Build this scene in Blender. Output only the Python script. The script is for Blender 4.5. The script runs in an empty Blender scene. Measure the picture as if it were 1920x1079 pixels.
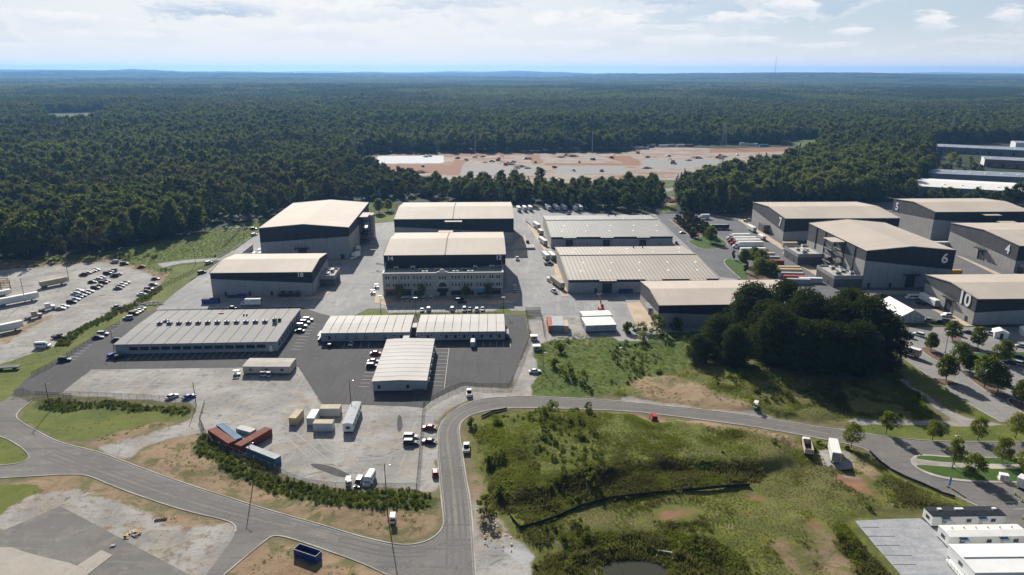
import bpy, bmesh, math, random
import numpy as np
from mathutils import Vector, Matrix
from mathutils.geometry import tessellate_polygon

random.seed(7)
RNG = np.random.default_rng(11)
R = math.radians
S = bpy.context.scene
C = S.collection

# ------------------------------------------------------------------ camera
CAM_H, FPX, PITCH, ROLL = 110.0, 1320.27, R(17.2007), R(0.0875)
cam_data = bpy.data.cameras.new('camera')
cam = bpy.data.objects.new('camera', cam_data)
C.objects.link(cam)
cam_data.sensor_fit = 'HORIZONTAL'
cam_data.sensor_width = 36.0
cam_data.lens = 36.0 * FPX / 1920.0
cam_data.clip_start = 1.0
cam_data.clip_end = 200000.0
cam.matrix_world = Matrix.Translation((0, 0, CAM_H)) @ Matrix.Rotation(R(90) - PITCH, 4, 'X') @ Matrix.Rotation(ROLL, 4, 'Z')
S.camera = cam

# ------------------------------------------------------------------ light
SUN_EL, SUN_AZ = R(30.0), R(-15.0)          # azimuth from +Y towards +X
w = bpy.data.worlds.new('World')
S.world = w
w.use_nodes = True
SKY_STRENGTH = 0.05
sd = bpy.data.lights.new('sun', 'SUN')
sd.energy = 5.0
sd.angle = R(0.5)
sd.color = (1.0, 0.95, 0.86)
sun = bpy.data.objects.new('sun', sd)
C.objects.link(sun)
sv = Vector((math.sin(SUN_AZ) * math.cos(SUN_EL), math.cos(SUN_AZ) * math.cos(SUN_EL), math.sin(SUN_EL)))
sun.rotation_euler = sv.to_track_quat('Z', 'Y').to_euler()
sun.location = (0, 0, 500)
S.view_settings.view_transform = 'Standard'
S.view_settings.look = 'None'
S.view_settings.exposure = 0.55
S.view_settings.gamma = 1.0
S.view_settings.use_curve_mapping = False
S.cycles.max_bounces = 5
S.cycles.diffuse_bounces = 3
S.cycles.glossy_bounces = 2
S.cycles.transmission_bounces = 3
S.cycles.volume_bounces = 1
S.cycles.transparent_max_bounces = 6
S.cycles.use_denoising = True
S.cycles.caustics_reflective = False
S.cycles.caustics_refractive = False


# ------------------------------------------------------------------ node helper
class NT:
    def __init__(s, nt):
        s.nt = nt
        nt.nodes.clear()

    def n(s, t, **kw):
        o = s.nt.nodes.new(t)
        for k, v in kw.items():
            setattr(o, k, v)
        return o

    def put(s, sock, v):
        if v is None:
            return
        if isinstance(v, bpy.types.NodeSocket):
            s.nt.links.new(v, sock)
        elif isinstance(v, (tuple, list)) and len(v) == 3 and sock.type == 'RGBA':
            sock.default_value = (*v, 1)
        else:
            sock.default_value = v

    def math(s, op, a, b=0.5, clamp=False):
        o = s.n('ShaderNodeMath', operation=op, use_clamp=clamp)
        s.put(o.inputs[0], a); s.put(o.inputs[1], b)
        return o.outputs[0]

    def mix(s, f, a, b, mode='MIX'):
        o = s.n('ShaderNodeMix', data_type='RGBA', blend_type=mode)
        s.put(o.inputs[0], f); s.put(o.inputs[6], a); s.put(o.inputs[7], b)
        return o.outputs[2]

    def noise(s, vec, scale, detail=4, rough=0.55, dist=0.0, dim='3D'):
        o = s.n('ShaderNodeTexNoise', noise_dimensions=dim)
        s.put(o.inputs['Vector'], vec)
        o.inputs['Scale'].default_value = scale
        o.inputs['Detail'].default_value = detail
        o.inputs['Roughness'].default_value = rough
        o.inputs['Distortion'].default_value = dist
        return o.outputs['Fac']

    def ramp(s, f, a, b):
        o = s.n('ShaderNodeMapRange', interpolation_type='SMOOTHSTEP')
        s.put(o.inputs[0], f); s.put(o.inputs[1], a); s.put(o.inputs[2], b)
        return o.outputs[0]

    def mapping(s, vec, scale=(1, 1, 1), loc=(0, 0, 0), rot=(0, 0, 0)):
        o = s.n('ShaderNodeMapping')
        s.put(o.inputs[0], vec)
        o.inputs['Scale'].default_value = scale
        o.inputs['Location'].default_value = loc
        o.inputs['Rotation'].default_value = rot
        return o.outputs[0]

    def bsdf(s, col, rough=0.9, metal=0.0, spec=0.3, bump=None, bstr=0.3, bdist=0.05):
        o = s.n('ShaderNodeBsdfPrincipled')
        s.put(o.inputs['Base Color'], col); s.put(o.inputs['Roughness'], rough)
        o.inputs['Metallic'].default_value = metal
        o.inputs['Specular IOR Level'].default_value = spec
        if bump is not None:
            b = s.n('ShaderNodeBump')
            b.inputs['Strength'].default_value = bstr
            b.inputs['Distance'].default_value = bdist
            s.put(b.inputs['Height'], bump)
            s.nt.links.new(b.outputs[0], o.inputs['Normal'])
        return o.outputs[0]

    def out(s, sh, vol=None):
        o = s.n('ShaderNodeOutputMaterial')
        if sh is not None:
            s.nt.links.new(sh, o.inputs['Surface'])
        if vol is not None:
            s.nt.links.new(vol, o.inputs['Volume'])


MATS = {}


def newmat(name):
    m = bpy.data.materials.new(name)
    m.use_nodes = True
    MATS[name] = m
    return m, NT(m.node_tree)


def pos(t):
    return t.n('ShaderNodeNewGeometry').outputs['Position']


def objc(t):
    return t.n('ShaderNodeTexCoord').outputs['Object']


def plain(name, col, rough=0.6, metal=0.0, var=0.12, scale=0.6, spec=0.3, dirt=None, bstr=0.0):
    """one paint or surface, broken up by two sizes of grain and a little grime"""
    m, t = newmat(name)
    p = objc(t)
    a = t.noise(p, scale, 5, 0.6)
    b = t.noise(p, scale * 7, 3, 0.6)
    lo = tuple(c * (1 - var) for c in col)
    hi = tuple(min(1, c * (1 + var)) for c in col)
    c = t.mix(t.ramp(a, 0.3, 0.7), lo, hi)
    c = t.mix(t.math('MULTIPLY', t.ramp(b, 0.45, 0.75), 0.35 * min(1, var * 4)), c, dirt or tuple(x * 0.6 for x in col))
    t.out(t.bsdf(c, rough, metal, spec, bump=b if bstr else None, bstr=bstr, bdist=0.03))
    return m


# ------------------------------------------------------------------ world: nishita sky with haze-veiled cumulus
t = NT(w.node_tree)
sky = t.n('ShaderNodeTexSky', sky_type='NISHITA')
sky.sun_disc = False
sky.sun_elevation = SUN_EL
sky.sun_rotation = SUN_AZ
sky.air_density = 1.0
sky.dust_density = 2.0
sky.ozone_density = 2.0
sky.altitude = 300
vec = t.n('ShaderNodeTexCoord').outputs['Generated']
sep = t.n('ShaderNodeSeparateXYZ')
t.put(sep.inputs[0], vec)
zz = t.math('MAXIMUM', sep.outputs[2], 0.0)
den = t.math('ADD', zz, 0.10)
cx = t.math('DIVIDE', sep.outputs[0], den)
cy = t.math('DIVIDE', sep.outputs[1], den)
cmb = t.n('ShaderNodeCombineXYZ')
t.put(cmb.inputs[0], cx); t.put(cmb.inputs[1], cy)
az = t.math('ARCTAN2', sep.outputs[0], sep.outputs[1])
ae = t.n('ShaderNodeCombineXYZ')           # azimuth / elevation plane for the flanks of the clouds
t.put(ae.inputs[0], az); t.put(ae.inputs[1], t.math('MULTIPLY', sep.outputs[2], 3.0))
n1 = t.noise(t.mapping(ae.outputs[0], loc=(3.4, 0.2, 0)), 7.0, 9, 0.62, 0.35)
n2 = t.noise(t.mapping(cmb.outputs[0], loc=(1.7, 0.4, 0)), 0.42, 8, 0.58, 0.2)
nn = t.math('ADD', t.math('MULTIPLY', n1, 0.72), t.math('MULTIPLY', n2, 0.28))
cover = t.math('MULTIPLY', t.ramp(nn, 0.480, 0.515), t.math('ADD', t.math('MULTIPLY', t.ramp(zz, 0.34, 0.10), 0.88), 0.12))
core = t.ramp(nn, 0.52, 0.575)               # thick middles seen from the shaded side
edge = t.ramp(t.noise(t.mapping(ae.outputs[0], loc=(8.1, 1.3, 0)), 9.0, 6, 0.6), 0.40, 0.62)
white = (13.2, 13.1, 12.9)
shade = (5.4, 7.2, 9.9)
cl = t.mix(t.math('MULTIPLY', core, 0.85), t.mix(t.math('MULTIPLY', edge, 0.35), white, shade), shade)
sdot = t.n('ShaderNodeVectorMath', operation='DOT_PRODUCT')
t.put(sdot.inputs[0], vec)
sdot.inputs[1].default_value = (math.sin(SUN_AZ) * math.cos(SUN_EL), math.cos(SUN_AZ) * math.cos(SUN_EL), math.sin(SUN_EL))
fwd = t.ramp(sdot.outputs['Value'], -0.3, 0.85)      # hazy air glows on the sun's side
low = t.ramp(zz, 0.30, 0.08)
vf = t.math('MULTIPLY', t.math('MULTIPLY', low, 0.75), t.math('ADD', t.math('MULTIPLY', fwd, 0.65), 0.35))
veil = t.mix(vf, sky.outputs[0], (8.3, 10.1, 12.0))
cl = t.mix(t.math('ADD', t.math('MULTIPLY', fwd, 0.6), 0.4), tuple(x * 0.5 for x in shade), cl)
sc = t.mix(t.math('MULTIPLY', cover, 0.45), veil, cl)
glow = t.ramp(sdot.outputs['Value'], 0.72, 0.93)
sc = t.mix(t.math('MULTIPLY', glow, 0.55), sc, (13.2, 13.0, 12.7))
CUMULUS = [(-0.3794, 0.0742, 0.1141, 0.0205, 0.9), (-0.4325, 0.0971, 0.1597, 0.023, 0.5), (-0.5476, 0.0553, 0.0812, 0.0124, 0.35), (-0.2777, 0.0463, 0.1292, 0.0141, 0.3), (-0.4693, 0.037, 0.0766, 0.0084, 0.35), (-0.1817, 0.0734, 0.0831, 0.0255, 0.35), (-0.0772, 0.0906, 0.1404, 0.0254, 0.6), (0.1063, 0.0545, 0.1039, 0.0262, 0.3), (0.3024, 0.0618, 0.0694, 0.0126, 0.55), (0.3514, 0.0774, 0.0368, 0.0158, 0.5), (0.191, 0.0898, 0.0994, 0.0138, 0.75), (0.5085, 0.0525, 0.033, 0.015, 0.55), (0.4278, 0.045, 0.0348, 0.0061, 0.45), (0.5872, 0.0578, 0.0289, 0.0186, 0.45), (0.2586, 0.0368, 0.1098, 0.0091, 0.35), (0.0, 0.0313, 0.1563, 0.0108, 0.25), (0.4059, 0.0294, 0.0531, 0.0056, 0.3), (-0.5732, 0.0235, 0.0741, 0.0068, 0.3), (0.1313, 0.1246, 0.3159, 0.0184, 0.6), (-0.7276, 0.0558, 0.0937, 0.0246, 0.5), (0.7186, 0.0611, 0.0746, 0.0246, 0.5), (-0.351, 0.1356, 0.1934, 0.0229, 0.7), (0.4743, 0.1176, 0.1322, 0.0221, 0.5)]
nq = t.noise(t.mapping(ae.outputs[0], loc=(5.5, 2.0, 0)), 16.0, 8, 0.62, 0.3)
nr = t.noise(t.mapping(ae.outputs[0], loc=(1.5, 7.0, 0)), 42.0, 6, 0.62, 0.2)
nz_ = t.math('ADD', t.math('MULTIPLY', nq, 0.7), t.math('MULTIPLY', nr, 0.3))
for ca, ce, ra, re_, dk in CUMULUS:                  # separate cumulus: azimuth, height, half sizes, how shaded
    du = t.math('DIVIDE', t.math('SUBTRACT', az, ca), ra)
    dv = t.math('DIVIDE', t.math('SUBTRACT', sep.outputs[2], ce), re_)
    dd_ = t.math('SQRT', t.math('ADD', t.math('MULTIPLY', du, du), t.math('MULTIPLY', dv, dv)))
    vv = t.math('ADD', t.math('SUBTRACT', 1.0, dd_), t.math('MULTIPLY', t.math('SUBTRACT', nz_, 0.5), 3.4))
    mk = t.ramp(vv, 0.12, 0.62)
    sh = t.ramp(t.math('ADD', dv, t.math('MULTIPLY', t.math('SUBTRACT', nz_, 0.5), 3.0)), 0.55, -0.55)
    cc_ = t.mix(t.math('MULTIPLY', sh, dk), white, shade)
    sc = t.mix(t.math('MULTIPLY', mk, 0.9), sc, cc_)
hzf = t.ramp(zz, 0.070, 0.004)                # low air whitens everything
sc = t.mix(t.math('MULTIPLY', hzf, t.math('ADD', t.math('MULTIPLY', fwd, 0.75), 0.1)), sc, (11.6, 11.7, 11.8))
bg = t.n('ShaderNodeBackground')
t.put(bg.inputs[0], sc)
bg.inputs[1].default_value = SKY_STRENGTH
wo = t.n('ShaderNodeOutputWorld')
w.node_tree.links.new(bg.outputs[0], wo.inputs[0])
SKYVEC = None


# ------------------------------------------------------------------ placing
def G(px, py, z=0.0):
    """the point at height z that the photograph shows at pixel (px, py)"""
    u, v = px - 960.0, py - 539.5
    c0, s0 = math.cos(-ROLL), math.sin(-ROLL)
    u, v = u * c0 - v * s0, u * s0 + v * c0
    c, s = math.cos(PITCH), math.sin(PITCH)
    k = (CAM_H - z) / (FPX * s + v * c)
    return (u * k, (FPX * c - v * s) * k)


def to_px(X, Y, Z=0.0):
    c, s = math.cos(PITCH), math.sin(PITCH)
    Z = Z - CAM_H
    d = Y * c - Z * s
    x = FPX * X / d
    y = -FPX * (Y * s + Z * c) / d
    return 960 + x * math.cos(ROLL) - y * math.sin(ROLL), 539.5 + x * math.sin(ROLL) + y * math.cos(ROLL)


def GP(pts):
    return [G(*p) for p in pts]


def vnoise(x, y, seed=0):
    xi, yi = np.floor(x).astype(np.int64), np.floor(y).astype(np.int64)
    fx, fy = x - xi, y - yi
    fx = fx * fx * (3 - 2 * fx); fy = fy * fy * (3 - 2 * fy)

    def h(a, b):
        n = (a * 374761393 + b * 668265263 + seed * 982451653) & 0xFFFFFFFF
        n = ((n ^ (n >> 13)) * 1274126177) & 0xFFFFFFFF
        return ((n ^ (n >> 16)) & 0xFFFF) / 65535.0
    return (h(xi, yi) * (1 - fx) + h(xi + 1, yi) * fx) * (1 - fy) + (h(xi, yi + 1) * (1 - fx) + h(xi + 1, yi + 1) * fx) * fy


def fbm(x, y, scale, seed=0, octv=4):
    a, s, tot = 1.0, 0.0, 0.0
    x = x / scale; y = y / scale
    for i in range(octv):
        s = s + a * vnoise(x, y, seed + i * 17); tot += a
        a *= 0.5; x = x * 2.03; y = y * 2.03
    return s / tot


def inpoly(x, y, poly):
    r = np.zeros(x.shape, bool)
    n = len(poly)
    for i in range(n):
        x1, y1 = poly[i]; x2, y2 = poly[(i + 1) % n]
        if y1 == y2:
            continue
        c = (y1 > y) != (y2 > y)
        r ^= c & (x < (x2 - x1) * (y - y1) / (y2 - y1) + x1)
    return r


# ------------------------------------------------------------------ mesh helpers
class MB:
    """collects shapes for ONE mesh"""
    def __init__(s):
        s.v = []; s.f = []; s.mi = []; s.mats = []; s.m = 0

    def mat(s, m):
        m = MATS[m] if isinstance(m, str) else m
        if m not in s.mats:
            s.mats.append(m)
        s.m = s.mats.index(m)
        return s

    def add(s, vs, fs):
        b = len(s.v)
        s.v += [tuple(v) for v in vs]
        s.f += [tuple(b + i for i in f) for f in fs]
        s.mi += [s.m] * len(fs)
        return s

    def box(s, x0, y0, z0, x1, y1, z1, M=None):
        v = [(x0, y0, z0), (x1, y0, z0), (x1, y1, z0), (x0, y1, z0), (x0, y0, z1), (x1, y0, z1), (x1, y1, z1), (x0, y1, z1)]
        if M is not None:
            v = [M @ Vector(p) for p in v]
        return s.add(v, [(0, 3, 2, 1), (4, 5, 6, 7), (0, 1, 5, 4), (1, 2, 6, 5), (2, 3, 7, 6), (3, 0, 4, 7)])

    def cbox(s, x0, y0, z0, x1, y1, z1, b=0.05):
        """box with its four upright edges and its top edges chamfered"""
        lo = [(x0 + b, y0), (x1 - b, y0), (x1, y0 + b), (x1, y1 - b), (x1 - b, y1), (x0 + b, y1), (x0, y1 - b), (x0, y0 + b)]
        cx, cy = (x0 + x1) / 2, (y0 + y1) / 2
        hi = [(cx + (x - cx) * (1 - 2 * b / (x1 - x0)), cy + (y - cy) * (1 - 2 * b / (y1 - y0))) for x, y in lo]
        v = [(*p, z0) for p in lo] + [(*p, z1 - b) for p in lo] + [(*p, z1) for p in hi]
        f = [tuple(range(7, -1, -1)), tuple(range(16, 24))]
        for k in (0, 8):
            f += [(k + i, k + (i + 1) % 8, k + 8 + (i + 1) % 8, k + 8 + i) for i in range(8)]
        return s.add(v, f)

    def prism(s, poly, z0, z1):
        n = len(poly)
        v = [(x, y, z0) for x, y in poly] + [(x, y, z1) for x, y in poly]
        tri = tessellate_polygon([[Vector((x, y, 0)) for x, y in poly]])
        a = sum(poly[i][0] * poly[(i + 1) % n][1] - poly[(i + 1) % n][0] * poly[i][1] for i in range(n))
        f = []
        for q in tri:
            (ax, ay), (bx, by), (cx_, cy_) = (poly[i] for i in q)
            up = (bx - ax) * (cy_ - ay) - (by - ay) * (cx_ - ax) > 0
            q = q if up else q[::-1]
            f.append(tuple(i + n for i in q)); f.append(tuple(q[::-1]))
        for i in range(n):
            j = (i + 1) % n
            f.append((i, j, j + n, i + n) if a > 0 else (j, i, i + n, j + n))
        return s.add(v, f)

    def side(s, prof, y0, y1):
        """profile (x, z) pushed from y0 to y1 (counter-clockwise seen from -y)"""
        n = len(prof)
        v = [(x, y0, z) for x, z in prof] + [(x, y1, z) for x, z in prof]
        f = [tuple(range(n)), tuple(range(2 * n - 1, n - 1, -1))]
        f += [((i + 1) % n, i, i + n, (i + 1) % n + n) for i in range(n)]
        return s.add(v, f)

    def tube(s, a, b, r, n=6, r2=None):
        a, b = Vector(a), Vector(b)
        d = (b - a)
        q = d.to_track_quat('Z', 'Y')
        r2 = r if r2 is None else r2
        v = []
        for p, rr in ((a, r), (b, r2)):
            for i in range(n):
                w_ = 2 * math.pi * i / n
                v.append(p + q @ Vector((math.cos(w_) * rr, math.sin(w_) * rr, 0)))
        f = [tuple(range(n - 1, -1, -1)), tuple(range(n, 2 * n))] + [(i, (i + 1) % n, n + (i + 1) % n, n + i) for i in range(n)]
        return s.add(v, f)

    def mesh(s, name):
        me = bpy.data.meshes.new(name)
        me.from_pydata(s.v, [], s.f)
        for m in s.mats:
            me.materials.append(m)
        if len(s.mats) > 1:
            me.polygons.foreach_set('material_index', s.mi)
        me.update()
        return me

    def build(s, name, parent=None, loc=None, rz=None):
        return link(name, s.mesh(name), parent, loc, rz)


def link(name, data, parent=None, loc=None, rz=None):
    o = bpy.data.objects.new(name, data)
    C.objects.link(o)
    if parent is not None:
        o.parent = parent
    if loc is not None:
        o.location = loc
    if rz is not None:
        o.rotation_euler = (0, 0, rz)
    return o


def thing(name, label, cat, loc=(0, 0, 0), rz=0.0, group=None):
    o = link(name, None, None, loc, rz)
    o['label'] = label; o['category'] = cat
    if group:
        o['group'] = group
    return o


def tag(o, label, cat, group=None, kind=None):
    o['label'] = label; o['category'] = cat
    if group:
        o['group'] = group
    if kind:
        o['kind'] = kind
    return o


KIDS = {}


def copy_tree(o, parent=None):
    c = o.copy()
    C.objects.link(c)
    c.parent = parent
    for ch in KIDS.get(o.name) or KIDS.setdefault(o.name, list(o.children)):
        copy_tree(ch, c)
    return c


def dup(o, loc, rz, label, group=None, scale=None):
    c = copy_tree(o)
    c.location = loc
    c.rotation_euler = (0, 0, rz)
    c['label'] = label
    if scale:
        c.scale = scale
    if group:
        c['group'] = group
    elif 'group' in c:
        del c['group']
    return c


FIRST_USED = set()


def place(proto, loc, rz, label, group=None, scale=None):
    """the first placing moves the thing itself, later ones copy it"""
    if proto.name not in FIRST_USED:
        FIRST_USED.add(proto.name)
        KIDS.setdefault(proto.name, list(proto.children))
        proto.location = loc
        proto.rotation_euler = (0, 0, rz)
        proto['label'] = label
        if scale:
            proto.scale = scale
        if group:
            proto['group'] = group
        elif 'group' in proto:
            del proto['group']
        return proto
    return dup(proto, loc, rz, label, group, scale or (1, 1, 1))


# ------------------------------------------------------------------ materials
plain('asphalt_dark', (0.075, 0.075, 0.078), 0.85, var=0.1, scale=0.08)
plain('concrete', (0.42, 0.39, 0.35), 0.9, var=0.12, scale=0.3)
plain('kerb_concrete', (0.36, 0.33, 0.29), 0.9, var=0.3, scale=0.12, dirt=(0.2, 0.15, 0.11))
plain('tan_concrete', (0.46, 0.36, 0.26), 0.9, var=0.15, scale=0.15)
plain('line_white', (0.62, 0.62, 0.6), 0.8, var=0.2, scale=1.5)
plain('line_worn', (0.30, 0.25, 0.15), 0.85, var=0.3, scale=0.8)
plain('line_pale', (0.34, 0.33, 0.31), 0.85, var=0.3, scale=0.8)
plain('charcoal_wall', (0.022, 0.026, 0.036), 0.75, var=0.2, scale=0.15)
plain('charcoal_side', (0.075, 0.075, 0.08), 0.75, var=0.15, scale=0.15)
plain('grey_wall', (0.30, 0.31, 0.33), 0.8, var=0.07, scale=0.2)
plain('warm_grey_wall', (0.36, 0.345, 0.325), 0.8, var=0.07, scale=0.2)
plain('dark_brick_grey', (0.11, 0.105, 0.11), 0.85, var=0.15, scale=0.5)
plain('joint_dark', (0.035, 0.037, 0.042), 0.8, var=0.05)
plain('stucco', (0.40, 0.385, 0.37), 0.85, var=0.08, scale=0.4)
plain('stucco_light', (0.62, 0.59, 0.54), 0.85, var=0.08, scale=0.4)
plain('plum_wall', (0.16, 0.10, 0.10), 0.8, var=0.1)
plain('office_wall', (0.30, 0.325, 0.36), 0.7, var=0.08, scale=0.4)
plain('office_tan', (0.52, 0.47, 0.40), 0.7, var=0.08, scale=0.4)
plain('white_paint', (0.78, 0.78, 0.76), 0.35, var=0.05, scale=0.5, spec=0.5)
plain('trailer_white', (0.74, 0.74, 0.72), 0.4, var=0.08, scale=0.3, spec=0.4)
plain('membrane_white', (0.72, 0.70, 0.66), 0.7, var=0.08, scale=0.3)
plain('membrane_black', (0.018, 0.019, 0.022), 0.4, var=0.4, scale=0.5, spec=0.5)
plain('tent_fabric', (0.78, 0.77, 0.74), 0.6, var=0.04, scale=0.4)
plain('tan_paint', (0.50, 0.38, 0.22), 0.7, var=0.1, spec=0.15)
plain('cream_paint', (0.50, 0.42, 0.31), 0.8, var=0.12, spec=0.12)
plain('yellow_paint', (0.62, 0.36, 0.05), 0.5, var=0.1)
plain('rust_red', (0.27, 0.075, 0.045), 0.65, var=0.25, scale=0.8, dirt=(0.16, 0.06, 0.03))
plain('red_paint', (0.42, 0.06, 0.03), 0.45, var=0.15)
plain('orange_paint', (0.62, 0.14, 0.03), 0.45, var=0.1)
plain('blue_steel', (0.06, 0.16, 0.25), 0.55, var=0.2, scale=0.8, dirt=(0.22, 0.2, 0.18))
plain('blue_roof', (0.13, 0.22, 0.30), 0.8, spec=0.1, var=0.25, scale=0.8, dirt=(0.3, 0.25, 0.2))
plain('dumpster_blue', (0.02, 0.05, 0.22), 0.5, var=0.15)
plain('bright_blue', (0.02, 0.30, 0.55), 0.5, var=0.05)
plain('awning_blue', (0.10, 0.30, 0.48), 0.6, var=0.05)
plain('container_grey', (0.36, 0.38, 0.40), 0.7, var=0.15, spec=0.15)
plain('steel', (0.32, 0.33, 0.34), 0.45, metal=0.6, var=0.1)
plain('dark_steel', (0.05, 0.05, 0.055), 0.55, metal=0.3, var=0.1)
plain('wood_pole', (0.10, 0.075, 0.055), 0.9, var=0.2)
plain('timber', (0.46, 0.27, 0.12), 0.8, var=0.2)
plain('bark', (0.085, 0.07, 0.055), 0.95, var=0.3, scale=2)
plain('tyre', (0.018, 0.018, 0.018), 0.9, var=0.1)
plain('glass_dark', (0.012, 0.016, 0.022), 0.3, var=0.2, spec=0.3)
plain('window_glass', (0.025, 0.035, 0.05), 0.2, var=0.5, scale=0.3, spec=0.6)
plain('lamp_red', (0.4, 0.01, 0.01), 0.3, var=0.02)
plain('lamp_clear', (0.75, 0.75, 0.72), 0.2, var=0.02)
plain('hvac', (0.40, 0.40, 0.38), 0.6, var=0.15, scale=1.2)
plain('hvac_light', (0.58, 0.57, 0.54), 0.6, var=0.15, scale=1.2)
plain('rusty_joint', (0.40, 0.22, 0.12), 0.8, var=0.25, scale=1.0)
plain('rubber_black', (0.02, 0.02, 0.02), 0.7, var=0.2)
plain('number_white', (0.80, 0.80, 0.80), 0.5, var=0.02)
plain('rock', (0.34, 0.32, 0.29), 0.95, var=0.3, scale=1.5)
plain('white_rock', (0.62, 0.60, 0.56), 0.95, var=0.2, scale=1.5)
plain('cart_cloth', (0.70, 0.66, 0.58), 0.6, var=0.05)
plain('lime_yellow', (0.62, 0.68, 0.06), 0.6, var=0.05)
plain('silt_fabric', (0.03, 0.028, 0.026), 0.9, var=0.2)
plain('site_soil', (0.30, 0.19, 0.13), 0.95, var=0.3, scale=0.2)
plain('brick_red', (0.26, 0.15, 0.12), 0.85, var=0.2, scale=0.3)
plain('far_roof_grey', (0.27, 0.30, 0.35), 0.8, spec=0.1, var=0.1, scale=0.08)
plain('far_wall_grey', (0.17, 0.19, 0.23), 0.7, var=0.1, scale=0.08)
for nm, c in dict(white=(0.72, 0.72, 0.72), silver=(0.42, 0.44, 0.46), grey=(0.16, 0.17, 0.18), black=(0.012, 0.012, 0.014),
                  dark=(0.03, 0.035, 0.042), red=(0.40, 0.012, 0.012), maroon=(0.10, 0.012, 0.016), blue=(0.012, 0.06, 0.35),
                  navy=(0.015, 0.03, 0.08), tan=(0.38, 0.32, 0.23), green=(0.02, 0.09, 0.06)).items():
    plain('car_' + nm, c, 0.42, metal=0.0, var=0.04, spec=0.3)


def stripes(name, col, col2, period, axis=0, width=0.12, rough=0.5, spec=0.4, stain=None, metal=0.0, bump=0.4):
    """profiled metal sheet: ribs across one axis, stains along the fall of the roof"""
    m, t = newmat(name)
    p = objc(t)
    sp = t.n('ShaderNodeSeparateXYZ'); t.put(sp.inputs[0], p)
    u = t.math('DIVIDE', sp.outputs[axis], period)
    fr = t.math('FRACT', u)
    rib = t.math('LESS_THAN', fr, width)
    per = t.n('ShaderNodeTexWhiteNoise', noise_dimensions='1D')
    t.put(per.inputs['W'], t.math('FLOOR', t.math('MULTIPLY', u, 0.25)))
    sx = (0.02, 0.9) if axis else (0.9, 0.02)
    st = t.noise(t.mapping(p, scale=(sx[0], sx[1], 1)), 1.0, 5, 0.6)
    big = t.noise(p, 0.05, 4, 0.55)
    c = t.mix(t.ramp(big, 0.35, 0.65), tuple(x * 0.93 for x in col), tuple(min(1, x * 1.05) for x in col))
    c = t.mix(t.math('MULTIPLY', per.outputs[0], 0.10), c, tuple(x * 0.6 for x in col))
    c = t.mix(t.math('MULTIPLY', t.ramp(st, 0.45, 0.75), 0.45), c, stain or tuple(x * 0.8 for x in col))
    c = t.mix(t.math('MULTIPLY', rib, 0.8), c, col2)
    t.out(t.bsdf(c, rough, metal, spec, bump=rib, bstr=bump, bdist=0.04))
    return m


stripes('stage_roof', (0.50, 0.435, 0.365), (0.455, 0.39, 0.325), 0.6, 0, 0.15, 0.75, 0.15, (0.46, 0.375, 0.30))
stripes('stage_roof_y', (0.50, 0.435, 0.365), (0.455, 0.39, 0.325), 0.6, 1, 0.15, 0.75, 0.15, (0.46, 0.375, 0.30))
stripes('warehouse_roof', (0.31, 0.30, 0.285), (0.19, 0.18, 0.17), 2.1, 0, 0.22, 0.6, 0.25, (0.42, 0.36, 0.28))
stripes('warehouse_roof_rusty', (0.40, 0.36, 0.315), (0.19, 0.155, 0.125), 2.1, 0, 0.28, 0.6, 0.25, (0.46, 0.34, 0.22))
stripes('office_roof', (0.29, 0.28, 0.27), (0.25, 0.24, 0.23), 0.9, 1, 0.1, 0.8, 0.2, (0.24, 0.22, 0.20))
stripes('module_roof', (0.56, 0.535, 0.50), (0.52, 0.49, 0.45), 1.1, 1, 0.06, 0.8, 0.15, (0.47, 0.42, 0.36))
stripes('corrugated_red', (0.21, 0.065, 0.045), (0.14, 0.04, 0.03), 0.36, 0, 0.4, 0.8, 0.12, (0.36, 0.16, 0.10))
stripes('corrugated_blue', (0.07, 0.17, 0.26), (0.045, 0.11, 0.17), 0.36, 0, 0.4, 0.8, 0.12, (0.2, 0.24, 0.26))
stripes('corrugated_white', (0.60, 0.60, 0.58), (0.46, 0.46, 0.45), 0.36, 0, 0.4, 0.75, 0.15, (0.42, 0.38, 0.33))
stripes('corrugated_tan', (0.56, 0.44, 0.27), (0.44, 0.34, 0.2), 0.36, 0, 0.4, 0.75, 0.15, (0.4, 0.3, 0.2))
stripes('corrugated_grey', (0.36, 0.39, 0.43), (0.26, 0.29, 0.33), 0.36, 0, 0.4, 0.75, 0.15, (0.35, 0.33, 0.3))
stripes('corrugated_orange', (0.44, 0.13, 0.07), (0.32, 0.09, 0.05), 0.36, 0, 0.4, 0.75, 0.15, (0.4, 0.2, 0.13))


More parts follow.
